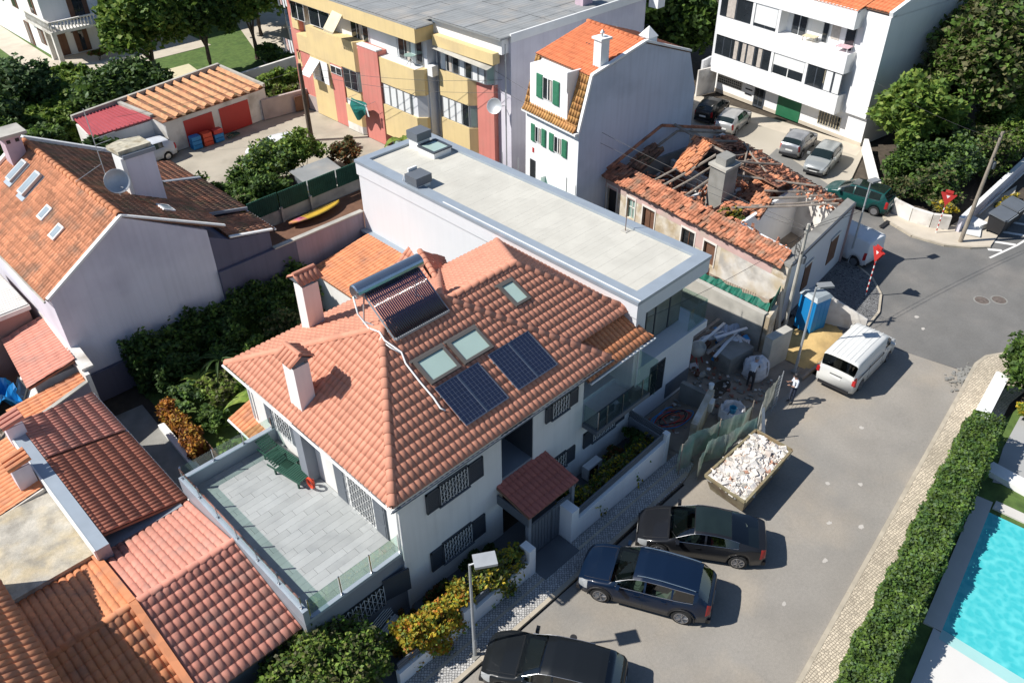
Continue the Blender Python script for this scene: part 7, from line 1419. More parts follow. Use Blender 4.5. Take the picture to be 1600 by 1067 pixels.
for k in range(10): MB().tube([(28.6+.0, 12.1, .15+k*.2), (29.05, 12.15, .15+k*.2)], .008, 4).build('wire', 'galv', fp_)
# site cabin
LO = thing('blue_site_toilet', 'tall blue portable toilet cabin with grey roof in front of the ruin', 'portable toilet', (35.55, 14.15, .02), R(-14))
MB().box(-.55, .55, -.55, .55, 0, .12).build('base', 'black', LO, world=False); MB().box(-.53, .53, -.53, .53, .12, 2.15).build('cabin', 'blue', LO, world=False)
for s_ in (-1, 1):
    for k in range(3): MB().box(-.42+k*.3, -.42+k*.3+.2, s_*.532-.006, s_*.532+.006, .3, 1.9).build('wall_panel', 'blue', LO, world=False)
MB().box(-.545, -.532, -.4, .4, .2, 2.0).build('door', 'blue', LO, world=False); mb = MB().add([(-.6, -.6, 2.15), (.6, -.6, 2.15), (.6, .6, 2.15), (-.6, .6, 2.15), (-.45, -.45, 2.33), (.45, -.45, 2.33), (.45, .45, 2.33), (-.45, .45, 2.33)], [(0, 1, 5, 4), (1, 2, 6, 5), (2, 3, 7, 6), (3, 0, 4, 7), (4, 5, 6, 7)]); mb.build('roof', M('translucent_grey_roof', (.30, .34, .36), .5, .1, 3), LO, world=False)
MB().tube([(.3, .3, 2.3), (.3, .3, 2.6)], .05, 8).build('vent_pipe', 'black', LO, world=False)
hb = thing('hoarding', 'slanting concrete-coloured hoarding board beside the blue cabin and cobbles', 'hoarding', (37, 13.2, 0)); MB().add([(36.0, 14.9, 0), (37.2, 11.9, 0), (37.2, 11.9, .9), (36.4, 14.5, 2.0), (36.08, 14.93, 0), (37.28, 11.93, 0), (37.28, 11.93, .9), (36.48, 14.53, 2.0)], [(0, 1, 2, 3), (7, 6, 5, 4), (0, 4, 5, 1), (1, 5, 6, 2), (2, 6, 7, 3), (3, 7, 4, 0)]).build('board', 'whiteold', hb)
MB().bar((36.2, 12.05, .12), (31.5, 12.25, .12), .12, .22).build('kerb_board', 'wood', hb)
for i, (x, y) in enumerate(((33.3, 15.3), (33.6, 15.35), (33.9, 15.3), (34.25, 15.4))):
    tag(MB().obox((x, y-.05*i, 1.15), (.12, .02, 1.25), R(-8), R(-8)).build('plank', ['brown', 'concrete', 'wood', 'concrete'][i]), ['dark brown plank leaning on the ruin by the blue cabin', 'pale board leaning on the ruin second from the left', 'grey plank leaning on the ruin beside the blue cabin', 'light panel nearest the blue cabin leaning on the ruin'][i], 'plank')
# poles and wires
def pole(nm, lab, x, y, h, r=.13, mat='woodpole', arms=True, z0=0., lean=(0, 0)):
    t_ = thing(nm, lab, 'utility pole', (x, y, z0)); MB().tube([(x, y, z0), (x+lean[0]*.5, y+lean[1]*.5, h/2), (x+lean[0], y+lean[1], h)], [r, r*.85, r*.65], 10).build('pole', mat, t_)
    if arms:
        tx, ty = x+lean[0], y+lean[1]
        MB().bar((tx-.45, ty-.1, h-.25), (tx+.45, ty+.1, h-.25), .08).build('crossarm', mat, t_); MB().bar((tx-.3, ty-.1, h-1.5), (tx+.3, ty+.1, h-1.5), .06).build('crossarm', 'black', t_)
        for k in (-.35, 0, .35): MB().lathe((tx+k, ty, h-.2), [(.04, 0), (.06, .06), (.03, .14)], 8).build('insulator', 'black', t_)
        MB().lathe((tx+.12, ty-.1, h-2.2), [(.12, 0), (.14, .35), (.05, .45)], 10).build('junction_box', 'dkgrey', t_)
    return t_
pole('utility_pole', 'leaning timber utility pole on the far corner pavement beside the bins', 49.9, 12.1, 7.1, lean=(.1, -.1)); pole('utility_pole', 'dark timber pole with ivy stem rising beside the back lane', 31.05, 53.3, 5.8, .2, 'bark', arms=False)
pole('utility_pole', 'thin grey concrete pole with cables rising at the front corner of the ruin', 34.6, 15.0, 6.3, .11, 'concrete')
pole('utility_pole', 'tall pale pole standing between the trees behind the mansard house', 55.0, 50.0, 14, .2, 'concrete', arms=False); pole('utility_pole', 'second pale trunk-like pole between the trees behind the mansard house', 56.8, 49.0, 12, .25, 'concrete_d', arms=False)
mb = MB(); 
def wire(nm, a, b_, sag=.4, lab=None, r=.012):
    P = [Vector(a)+(Vector(b_)-Vector(a))*t_-Vector((0, 0, sag*4*t_*(1-t_))) for t_ in np.linspace(0, 1, 14)]; tag(MB().tube(P, r, 4).build('overhead_wire', 'black'), lab, 'wire')
wire('w', (50.0, 12.0, 6.9), (34.6, 15.0, 6.1), .5, 'overhead wire from the leaning pole to the ruin corner, upper line'); wire('w', (50.0, 12.1, 6.7), (34.6, 15.1, 5.9), .6, 'overhead wire from the leaning pole to the ruin corner, lower line')
wire('w', (34.6, 15, 6.1), (36.3, 38.5, 7.6), .5, 'overhead wire from the ruin corner over the flat roof to the yellow row'); wire('w', (34.6, 15, 5.9), (36.3, 41, 7.0), .6, 'second overhead wire from the ruin corner to the yellow row, slightly lower')
wire('w', (31.05, 53.3, 5.6), (36.2, 37.6, 7.2), .4, 'overhead wire from the back lane pole along the yellow facade'); wire('w', (31.05, 53.3, 5.2), (36.2, 37.6, 6.4), .5, 'lower overhead wire from the back lane pole along the yellow facade'); wire('w', (31.05, 53.3, 5.4), (20, 60.5, 3.0), .3, 'overhead wire from the back lane pole to the red garage roof')
wire('w', (50.0, 12.0, 6.6), (57.9, 23, 5.2), .3, 'overhead wire from the leaning pole to the white block corner'); wire('w', (50.0, 12.0, 6.9), (75, 8, 9), .5, 'overhead wire leaving the leaning pole to the right'); wire('w', (34.6, 15, 5.8), (22.9, 16.2, 5.9), .3, 'overhead wire from the ruin corner to the modern building')
for k in range(3): tag(MB().tube([(34.75+.22*math.cos(a), 15.3+.1*math.sin(a), 4.4+.3*math.sin(a)+k*.25) for a in np.linspace(0, 6.2, 18)], .015, 4, cap=False).build('cable_coil', 'black'), 'coiled cable loop at the ruin corner pole, ' + ['lowest of three', 'middle of three', 'highest of three'][k], 'cable')
# thin rods on the fence line by the mansard house
for i, (x, y) in enumerate(((33.2, 34.6), (33.3, 33.3), (33.4, 29.4))): tag(MB().tube([(x, y, 0), (x, y, 4.2)], .03, 6).build('fence_post', 'galv'), ['thin metal post in front of the blue-grey wall left of the mansard house', 'thin metal post at the left corner of the mansard house', 'thin metal post at the right corner of the mansard house'][i], 'post')
# striped sign posts
stripe = [mt['trimwhite'], mt['reddoor']]
def signpost(lab, x, y, h, ang):
    t_ = thing('road_sign', lab, 'road sign', (x, y, .1)); mb = MB(); n = 14
    for i in range(n): mb.k = i % 2; mb.tube([(x, y, .1+i*(h-.1)/n), (x, y, .1+(i+1)*(h-.1)/n-.001)], .035, 8)
    mb.build('striped_pole', stripe, t_); e = Vector((math.cos(ang), math.sin(ang), 0)); nn_ = Vector((-e.y, e.x, 0)); c_ = Vector((x, y, h-.05))
    for s_, o_ in ((1, .05), (-1, .05)):
        A_, B__, D = c_-e*.45+Vector((0, 0, .5)), c_+e*.45+Vector((0, 0, .5)), c_-Vector((0, 0, .28)); q_ = nn_*(o_*s_)
        f = [A_+q_, B__+q_, D+q_, A_+q_*1.3, B__+q_*1.3, D+q_*1.3]; pl1 = MB().add(f, [(0, 1, 2), (5, 4, 3), (0, 3, 4, 1), (1, 4, 5, 2), (2, 5, 3, 0)]).build('sign_plate', 'reddoor', t_)
        m_ = (A_+B__+D)/3; f = [m_+Vector((0, 0, .1))+(p-m_)*.25+q_*1.38 for p in (A_, B__, D)]; MB().add(f, [(0, 1, 2)]).build('sign_face', 'trimwhite', pl1)
    MB().obox(c_+Vector((0, 0, .62)), (.22, .04, .08), ang).build('cap_plate', 'reddoor', t_)
signpost('red give-way sign on red-striped pole at the ruin corner cobbles', 40.5, 13.45, 2.55, R(60)); signpost('red sign on striped pole by the far corner garden wall', 49.95, 13.6, 2.3, R(100))
# bins
for i, (x, y, l) in enumerate(((52.75, 11.05, 'large black wheeled bin nearest the timber pole on the far corner'), (54.5, 11.0, 'large black wheeled bin further right on the far corner'))):
    t_ = thing('wheeled_bin', l, 'bin', (x, y, .11), R(-5), group='black wheeled bins on the far corner')
    MB().add([(-.6, -.42, .15), (.6, -.42, .15), (.6, .42, .15), (-.6, .42, .15), (-.7, -.55, 1.1), (.7, -.55, 1.1), (.7, .5, 1.1), (-.7, .5, 1.1)], [(0, 3, 2, 1), (0, 1, 5, 4), (1, 2, 6, 5), (2, 3, 7, 6), (3, 0, 4, 7), (4, 5, 6, 7)]).build('body', 'black', t_, world=False)
    MB().obox((0, 0, 1.2), (.74, .56, .05), 0, R(8)).build('lid', 'dkgrey', t_, world=False); MB().tube([(-.7, -.62, 1.12), (.7, -.62, 1.12)], .03, 6).build('handle', 'galv', t_, world=False)
    for a in (-.5, .5):
        for b_ in (-.35, .35): MB().tube([(a, b_-.03, .09), (a, b_+.03, .09)], .09, 10).build('castor', 'tyre', t_, world=False)
for i, (x, y, l) in enumerate(((51.6, 12.0, 'flattened white cardboard sheet on the pavement left of the bins'), (52.5, 12.3, 'white box lying behind the black wheeled bins'))): tag(MB().obox((x, y, .2), (.6, .4, .04 if i == 0 else .25), .3+i).build('cardboard', 'blind'), l, 'cardboard')
# garden walls on the far corner
cwl = thing('corner_garden_wall', 'curved low white wall below the hedge at the far corner', 'wall', (50.3, 15, 0)); P = [(52.5, 18.9), (51.3, 17.8), (50.6, 16.6), (50.3, 15.4), (50.4, 14.2), (50.9, 13.3)]
for a, b_ in zip(P[:-1], P[1:]): MB().bar((*a, .5), (*b_, .5), .28, 1.0).build('wall_segment', 'whiteold', cwl)
MB().bar((50.95, 12.75, .5), (66, 13.1, .5), .22, 1.0).build('straight_wall', 'lilac', cwl); MB().bar((50.95, 12.75, 1.02), (66, 13.1, 1.02), .28, .08).build('coping', 'trimwhite', cwl)
lwl2 = thing('lot_wall', 'low white wall between the parking lot and the round hedges', 'wall', (55, 21, 0)); MB().bar((52.6, 18.9, .45), (58.3, 22.5, .45), .3, .9).build('wall', 'white', lwl2)

# ============================================================ PEOPLE
def person(lab, base, rz, pose, shirt, pants, hair, shoes='black', skin=None):
    """one skinned body in a given pose; joints in metres, x forward, z up"""
    t_ = thing('person', lab, 'person', base, rz); J = pose; skin = skin or M('skin', (.42, .24, .17), .6, .05)
    names = list(J); idx = {n: i for i, n in enumerate(names)}
    E_ = [('pelvis', 'waist'), ('waist', 'chest'), ('chest', 'neck'), ('neck', 'head'), ('head', 'crown')]
    for s_ in 'lr': E_ += [('chest', 'sh'+s_), ('sh'+s_, 'el'+s_), ('el'+s_, 'wr'+s_), ('wr'+s_, 'ha'+s_), ('pelvis', 'hi'+s_), ('hi'+s_, 'kn'+s_), ('kn'+s_, 'an'+s_), ('an'+s_, 'to'+s_)]
    rad = dict(pelvis=(.145, .11), waist=(.13, .10), chest=(.155, .11), neck=(.05, .05), head=(.075, .085), crown=(.06, .07), sh=(.062, .062), el=(.045, .045), wr=(.03, .028), ha=(.035, .02), hi=(.09, .09), kn=(.06, .06), an=(.042, .042), to=(.04, .03))
    me = bpy.data.meshes.new('body'); me.from_pydata([J[n] for n in names], [(idx[a], idx[b_]) for a, b_ in E_], [])
    o = bpy.data.objects.new('body', me); C.objects.link(o); md = o.modifiers.new('s', 'SKIN'); 
    lay = me.skin_vertices[0] if me.skin_vertices else None
    if lay is None: return t_
    for n in names:
        k = n if n in rad else n[:2]; lay.data[idx[n]].radius = rad[k]
    lay.data[idx['pelvis']].use_root = True; sb = o.modifiers.new('b', 'SUBSURF'); sb.levels = 2
    dg = bpy.context.evaluated_depsgraph_get(); m2 = bpy.data.meshes.new_from_object(o.evaluated_get(dg)); bpy.data.objects.remove(o)
    for x in (skin, mt[shirt] if isinstance(shirt, str) else shirt, mt[pants] if isinstance(pants, str) else pants, mt[shoes]): m2.materials.append(x)
    J3 = {n: Vector(v) for n, v in J.items()}
    def near(p):
        best = None
        for a, b_ in E_:
            A_, B_2 = J3[a], J3[b_]; d = B_2-A_; t = max(0, min(1, (p-A_).dot(d)/max(1e-6, d.length_squared))); q = (p-A_-d*t).length
            if best is None or q < best[0]: best = (q, a, b_, t)
        return best
    for p in m2.polygons:
        _, a, b_, t = near(p.center); k = 0
        if a.startswith('an'): k = 3
        elif a.startswith(('hi', 'kn')) or (a == 'pelvis' and b_.startswith('hi')): k = 2
        elif (a, b_) == ('pelvis', 'waist'): k = 2 if t < .5 else 1
        elif a in ('waist', 'chest') and not (b_ == 'neck' and t > .75): k = 1
        elif a.startswith('sh'): k = 1
        elif a.startswith('el'): k = 1 if t < .3 else 0
        p.material_index = k; p.use_smooth = True
    link('body', m2, t_, world=False)
    h = J3['head']; f = Vector((1, 0, 0)); up_ = (J3['crown']-h).normalized(); f = (f-up_*f.dot(up_)).normalized(); sd = up_.cross(f)
    MB().lathe((0, 0, 0), [(.10, -.03), (.108, .03), (.10, .09), (.06, .135), (.01, .145)], 14).build('hair', hair, t_, world=False, smooth=True).matrix_basis = Matrix.Translation(h-f*.018+up_*.035) @ Matrix(((f.x, sd.x, up_.x, 0), (f.y, sd.y, up_.y, 0), (f.z, sd.z, up_.z, 0), (0, 0, 0, 1)))
    MB().obox(h+f*.095, (.018, .014, .022)).build('nose', skin, t_, world=False)
    for s_ in (-1, 1): MB().obox(h+f*.083+sd*.032*s_+up_*.02, (.008, .014, .007)).build('eye', 'black', t_, world=False); MB().obox(h+sd*.085*s_, (.02, .01, .03)).build('ear', skin, t_, world=False)
    MB().obox(h+f*.085-up_*.045, (.006, .025, .006)).build('mouth', 'reddoor', t_, world=False)
    for s_ in 'lr':
        a, b_ = J3['wr'+s_], J3['ha'+s_]; d = (b_-a).normalized(); sd2 = d.cross(Vector((0, 0, 1))).normalized()
        for k in range(4): st = b_+sd2*((k-1.5)*.019); ln = (.07, .08, .075, .058)[k]; MB().tube([st, st+d*ln*.5, st+d*ln*.8-Vector((0, 0, .015)), st+d*ln-Vector((0, 0, .03))], [.009, .0085, .008, .006], 6).build('finger', skin, t_, world=False)
        st = a+(b_-a)*.5+sd2*.035; MB().tube([st, st+sd2*.025+d*.03, st+sd2*.03+d*.055], [.011, .01, .008], 6).build('thumb', skin, t_, world=False)
    return t_
stand = dict(pelvis=(0, 0, .95), waist=(.0, 0, 1.12), chest=(.0, 0, 1.34), neck=(.03, 0, 1.50), head=(.07, 0, 1.62), crown=(.075, 0, 1.70), shl=(.0, .19, 1.42), ell=(.04, .23, 1.14), wrl=(.27, .12, 1.16), hal=(.34, .08, 1.18), shr=(.0, -.19, 1.42), elr=(.06, -.24, 1.14), wrr=(.29, -.12, 1.22), har=(.36, -.08, 1.25),
  hil=(0, .10, .88), knl=(.02, .11, .50), anl=(0, .11, .09), tol=(.15, .13, .04), hir=(0, -.10, .88), knr=(.05, -.11, .50), anr=(.03, -.12, .09), tor=(.18, -.14, .04))
P1 = person('man in white shirt and dark trousers standing in the street looking at his phone', (29.75, 11.75, 0), R(140), stand, M('white_shirt_cloth', (.62, .66, .72), .9, .04, 6), M('navy_trousers', (.03, .04, .07), .9), 'black')
ph = thing('phone', 'dark phone held by the man in the white shirt', 'phone', (29.75, 11.75, 1.2), R(140)); MB().obox((.43, -.03, .08), (.075, .035, .006), 0, 0, R(-30)).build('phone_body', 'black', ph, world=False)
bend = dict(pelvis=(0, 0, .88), waist=(.10, 0, 1.04), chest=(.27, 0, 1.20), neck=(.40, 0, 1.28), head=(.50, 0, 1.34), crown=(.56, 0, 1.41), shl=(.28, .19, 1.22), ell=(.42, .25, .98), wrl=(.62, .18, .92), hal=(.69, .15, .90), shr=(.28, -.19, 1.22), elr=(.44, -.24, 1.0), wrr=(.64, -.15, 1.0), har=(.71, -.12, 1.0),
  hil=(0, .10, .82), knl=(.16, .13, .46), anl=(.02, .14, .09), tol=(.17, .16, .04), hir=(-.02, -.10, .82), knr=(-.02, -.13, .45), anr=(-.22, -.14, .09), tor=(-.07, -.16, .04))
P2 = person('site worker in grey shirt and dark trousers leaning towards the filled bulk bag', (29.35, 13.75, 0), R(15), bend, 'greywhite', M('dark_work_trousers', (.035, .035, .04), .9), M('grey_cap', (.25, .25, .26), .9))

# small clutter on the site
g = np.random.default_rng(77); mb = MB()
for i in range(70):
    x, y = g.uniform(28.0, 31.6), g.uniform(15.4, 17.6); mb.k = int(g.choice(4)); s = g.uniform(.05, .2); mb.obox((x, y, .1+g.uniform(0, .8)), (s, s*.7, s*.5), g.uniform(0, 6), g.normal()*.4, g.normal()*.4)
tag(mb.build('site_clutter', ['concrete', 'brown', 'greywhite', 'bluetarp'], kind='stuff'), 'jumble of small building materials piled round the mixer and concrete tank', 'materials')
# pale marks and oil stains on the street
for i, (x, y, r_) in enumerate(((26.3, 8.0, .12), (27.2, 7.0, .12), (24.4, 6.9, .13), (22.6, 6.1, .14), (30.5, 8.6, .12), (39.8, 9.9, .13), (40.6, 10.6, .16), (19.8, 6.2, .12), (25.1, 5.9, .15))):
    gg = np.random.default_rng(i+500); P = [(x+r_*gg.uniform(.5, 1.2)*math.cos(a), y+r_*gg.uniform(.4, 1.)*math.sin(a), .0075) for a in np.linspace(0, 6.0, 9)]; struct('dried_plaster_mark', MB().poly(P), M('plaster_smear', (.46, .43, .39), .95, .1) if i == 0 else bpy.data.materials['plaster_smear'])
# ============================================================ VEGETATION
# shrubs in the front yard planters
hedge('planter_shrubs', 'bright yellow and orange shrubs in the long planter behind the low street wall', [(8.5, 14.05), (11.3, 13.98)], .7, 1.6, 8500, .09, ('leaf_y', 'leaf_l', 'leaf_o', 'leaf_y'), seed=51, rough=.16, cat='shrubs', core='leaf_ol')
hedge('planter_shrubs', 'yellow and dark green shrubs behind the street wall left of the gate', [(11.8, 13.98), (14.0, 14.02)], .55, 1.5, 5200, .09, ('leaf_y', 'leaf_ol', 'leaf_l'), seed=52, rough=.14, cat='shrubs', core='leaf_ol')
hedge('planter_shrubs', 'olive shrubs in shade behind the long street wall right of the gate', [(17.0, 14.2), (19.4, 14.25), (22.2, 14.3)], .62, 1.1, 6500, .10, ('leaf_ol', 'leaf', 'leaf_y'), seed=53, rough=.16, cat='shrubs', core='leaf_ol')
shrub('flower_box', 'dark planter of pinkish flowers below the lower left house window', 'plant', (11.0, 15.3, .4), (.75, .28, .38), 1400, .09, ('leaf_d', 'leaf_br', 'leaf_d'), seed=54)
shrub('potted_bush', 'dark round bush below the lower window left of the canopy', 'bush', (13.1, 15.3, .45), (.85, .3, .45), 1500, .09, ('leaf_d',), seed=55); shrub('flower_box', 'dark pot of small pink flowers right of the air conditioner', 'plant', (20.9, 15.2, .4), (.6, .4, .4), 1300, .08, ('leaf_br', 'leaf_d'), seed=56)
shrub('potted_bush', 'dark bush in deep shade at the right end of the front yard', 'bush', (22.0, 15.0, .7), (.5, .6, .6), 1500, .1, ('leaf_d', 'leaf'), seed=57); shrub('potted_bush', 'dark bush right beside the gate canopy', 'bush', (17.7, 15.1, .5), (.5, .4, .5), 1200, .09, ('leaf_d',), seed=58); shrub('potted_plant', 'small dark plant beside the white garden bench', 'plant', (9.6, 15.35, .4), (.35, .3, .4), 700, .09, ('leaf_d', 'leaf_br'), seed=59)
# bottom hedge
for i, (c_, r_) in enumerate((((5.9, 15.0, 1.6), (2.0, 1.5, 1.2)), ((7.3, 14.5, 1.2), (1.2, .9, 1.0)))):
    shrub('tree_crown_bush', ['big leafy bush in front of the pinkish roof at the bottom edge', 'leafy bush between the garden bench and the end of the street wall'][i], 'bush', c_, r_, 15000 if i == 0 else 6000, .10, ('leaf', 'leaf_l', 'leaf_ol'), seed=61+i, sub=.25)
shrub('bush', 'leafy bush in the bottom-left verge below the pinkish roof', 'bush', (3.9, 15.2, 1.3), (1.2, 1.0, 1.1), 5000, .1, ('leaf', 'leaf_l'), seed=64)
# shady garden behind the house
hedge('ivy_hedge', 'dense dark ivy covering the garden side of the mauve wall', [(8.6, 34.35), (18.4, 34.4)], .9, 2.3, 26000, .14, ('leaf_d', 'leaf_d', 'leaf'), seed=71, rough=.3, core='leaf_d')
hedge('russet_hedge', 'russet brown clipped hedge in the courtyard bed', [(8.45, 28.0), (8.75, 31.6)], .5, .95, 4500, .10, ('leaf_o', 'leaf_br'), seed=72, rough=.1, core='leaf_br')
gs = [((9.6, 31.4, .8), (.8, .9, .8), ('leaf_b', 'leaf'), 'blue-green shrub just behind the russet hedge'), ((10.9, 30.6, .9), (1.0, 1.0, .9), ('leaf_ol', 'leaf_l'), 'loose olive shrub in the middle of the garden'), ((12.4, 30.0, .9), (.9, .9, .8), ('leaf_l', 'leaf'), 'light green shrub by the lawn edge'), ((9.9, 29.4, .6), (.7, .8, .6), ('leaf', 'leaf_d'), 'low green shrub near the terrace glass'), ((9.3, 27.0, .5), (.6, .7, .5), ('leaf_l', 'leaf'), 'bright green plant directly below the terrace corner'),
      ((12.8, 32.4, 1.2), (1.3, 1.0, 1.2), ('leaf_d', 'leaf'), 'dark bush in front of the ivy, centre'), ((10.2, 33.0, 1.1), (1.2, .9, 1.1), ('leaf_d',), 'dark bush in front of the ivy, left'), ((15.6, 32.3, 1.1), (1.3, 1.1, 1.1), ('leaf_d', 'leaf_ol'), 'dark bush in front of the ivy, right'), ((17.2, 30.5, .8), (.9, 1.2, .8), ('leaf_d', 'leaf_ol'), 'dark bush beside the low orange annex'), ((8.6, 26.4, .35), (.35, .6, .35), ('leaf_y', 'leaf_o'), 'small yellow and orange flowers at the end of the courtyard bed'), ((14.8, 28.8, .7), (1.0, .8, .7), ('leaf_d', 'leaf'), 'low dark shrub behind the tiled house')]
for i, (c_, r_, m_, l_) in enumerate(gs): shrub('garden_shrub', l_, 'shrub', c_, r_, 1800, .13, m_, seed=80+i)
def bigleaf(name, lab, base, n, L, w, mat, h, spread=1., seed=1, seg=6):
    """plant with individually modelled long leaves"""
    g = np.random.default_rng(seed); t_ = thing(name, lab, 'plant', base); b_ = Vector(base); MB().tube([b_, b_+Vector((0, 0, h))], .06, 6).build('stem', 'bark', t_)
    for k in range(n):
        a = 2*math.pi*k/n+g.uniform(-.2, .2); d = Vector((math.cos(a), math.sin(a), 0)); s_ = Vector((-d.y, d.x, 0)); P = []; l_ = L*g.uniform(.8, 1.1); up0 = g.uniform(.5, 1.1)
        for i in range(seg+1): u = i/seg; c_ = b_+Vector((0, 0, h))+d*(l_*u*spread)+Vector((0, 0, l_*(up0*u-1.0*u*u))); ww = w*math.sin(math.pi*min(1, u*.93+.07))**.7; P += [c_-s_*ww+Vector((0, 0, .04)), c_-Vector((0, 0, .02)), c_+s_*ww+Vector((0, 0, .04))]
        mb = MB().add(P, [(3*i+j, 3*i+j+1, 3*i+j+4, 3*i+j+3) for i in range(seg) for j in range(2)]); mb.build('leaf', mat, t_, smooth=True)
bigleaf('banana_plant', 'banana plant with broad light leaves showing past the roof corner', (11.2, 27.3, 0), 7, 1.5, .22, 'leaf_l', 2.0, seed=1); bigleaf('palm_plant', 'small fan palm in the shady garden beside the ivy', (11.8, 32.0, 0), 12, 1.3, .07, 'leaf_d', 1.4, seed=2); bigleaf('banana_plant', 'small banana plant with two bright leaves among the garden shrubs', (10.6, 32.0, 0), 5, 1.1, .16, 'leaf_l', .9, seed=3); bigleaf('cordyline', 'spiky bright green plant next to the lawn', (12.6, 28.8, 0), 16, .9, .035, 'leaf_l', .5, seed=4)
bigleaf('banana_plant', 'banana leaves rising behind the flat roof vent box', (32.2, 43.2, 0), 8, 1.5, .2, 'leaf_l', 2.6, seed=5)
# garden behind the green fence
fs_ = [((22.5, 45.4, 1.3), (2.0, 1.4, 1.3), ('leaf_d', 'leaf'), 'dark bush behind the left part of the green fence'), ((24.6, 48.6, 1.5), (2.2, 1.8, 1.6), ('leaf', 'leaf_l', 'leaf_b'), 'large light green bush beside the white car'), ((27.6, 48.9, 1.5), (1.9, 1.6, 1.6), ('leaf_l', 'leaf'), 'bright leafy bush at the foot of the back lane pole'), ((20.7, 44.6, 1.1), (1.3, 1.2, 1.1), ('leaf', 'leaf_ol'), 'olive bush behind the screen at the brown roof end'), ((30.3, 47.8, .9), (1.2, 1.1, .9), ('leaf_ol', 'leaf_br'), 'dry brownish shrub near the end of the fence'),
       ((22.8, 48.2, 1.1), (1.5, 1.5, 1.1), ('leaf_d', 'leaf'), 'dark bush in the middle of the fenced garden'), ((24.0, 44.2, .7), (.8, .5, .7), ('leaf_y', 'leaf_l'), 'small yellow flowering shrub against the green fence'), ((32.3, 50.2, .4), (.8, .6, .4), ('leaf_ol',), 'dry weeds at the foot of the salmon wall'), ((19.5, 47.6, 1.4), (1.4, 1.2, 1.4), ('leaf', 'leaf_d'), 'green bush by the brown roof of the gabled house')]
for i, (c_, r_, m_, l_) in enumerate(fs_): shrub('garden_bush', l_, 'bush', c_, r_, int(1500*r_[0]*r_[1]), .17, m_, seed=100+i)
sh = thing('garden_shed', 'grey-roofed lean-to shelter among the bushes behind the green fence', 'shed', (26.5, 45.3, 0)); MB().box(25.3, 27.9, 44.4, 46.4, 0, 1.3).build('wall', 'dkgrey', sh); MB().slabpoly([(25.1, 44.2, 1.35), (28.1, 44.2, 1.35), (28.1, 46.6, 1.7), (25.1, 46.6, 1.7)], .06).build('roof', 'fibre', sh)
wf = thing('white_picket_fence', 'short white picket fence among the shrubs behind the brown roof', 'fence', (21.6, 47.0, 0))
for k in range(8): MB().box(21.0+k*.22, 21.12+k*.22, 47.0, 47.04, .2, 1.2).build('picket', 'trimwhite', wf)
# plants beside the ruin
shrub('agave', 'pale agave-like shrub between the flat roof and the ruin', 'plant', (33.4, 28.6, 1.2), (1.1, 1.3, 1.3), 2200, .2, ('leaf_b', 'leaf_ol'), seed=120); shrub('dry_shrub', 'dry yellowish shrub against the peeling ruin wall', 'plant', (34.3, 24.9, 1.4), (.6, 1.3, 1.1), 1500, .12, ('leaf_ol', 'leaf_y'), seed=121); shrub('weeds', 'green weeds in the strip behind the green mesh wall', 'plant', (33.3, 20.8, .9), (.5, .7, .9), 900, .12, ('leaf', 'leaf_l'), seed=122)
tp = thing('terracotta_jar', 'broken terracotta jar lying in the strip beside the ruin wall', 'jar', (33.4, 19.6, 1.6)); MB().lathe((0, 0, 0), [(.15, 0), (.38, .3), (.36, .7), (.2, .85), (.17, .8)], 14).build('jar', 'tile_red', tp, world=False, smooth=True)
rl = thing('rusty_railing', 'rusty iron railing in the strip between green mesh and ruin', 'railing', (33.2, 17.6, 1.4))
for k in range(22): MB().tube([(33.25-.006*k, 16.3+k*.13, 1.5), (33.25-.006*k, 16.3+k*.13, 2.35)], .012, 4).build('bar', 'brown', rl)
MB().box(32.45, 34.4, 15.4, 28.5, 0, 1.5).build('raised_ground', 'sitedirt', rl)
# trees top left
tree('garden_tree', 'leftmost of the three tall trees before the white villa', 'tree', (27.9, 71.6, 0), 2.6, [((27.9, 71.8, 5.6), (3.1, 2.9, 3.3)), ((26.6, 72.5, 4.6), (1.9, 1.9, 1.8))], 15000, .34, ('leaf', 'leaf_l', 'leaf'), group='tall trees before the villa', seed=201, tr=.2)
tree('garden_tree', 'middle and darkest of the three tall trees before the white villa', 'tree', (33.2, 72.3, 0), 2.4, [((33.4, 72.6, 5.4), (3.1, 2.9, 3.4))], 15000, .34, ('leaf_d', 'leaf'), group='tall trees before the villa', seed=202, tr=.2)
tree('garden_tree', 'right-hand bright tree of the three tall trees, nearest the yellow row', 'tree', (38.0, 72.6, 0), 2.3, [((38.1, 72.9, 5.6), (3.0, 3.1, 3.4))], 15000, .34, ('leaf', 'leaf_l'), group='tall trees before the villa', seed=203, tr=.2)
shrub('citrus_bush', 'large dark glossy bush between the green hedge and the garages', 'bush', (23.6, 68.4, 2.0), (3.6, 3.0, 2.1), 13000, .3, ('leaf_b', 'leaf_d', 'leaf'), seed=204)
hedge('villa_hedge', 'thick green hedge running behind the dark bush and the red roof', [(16.5, 66.0), (20.8, 73.5), (22.6, 77.0)], 3.0, 1.9, 16000, .3, ('leaf', 'leaf_l'), seed=205, rough=.2)
hedge('villa_hedge', 'green hedge left of the white wall block and the villa path', [(12.0, 69), (18.6, 78.5)], 2.2, 1.7, 9000, .3, ('leaf', 'leaf_l'), seed=206, rough=.2)
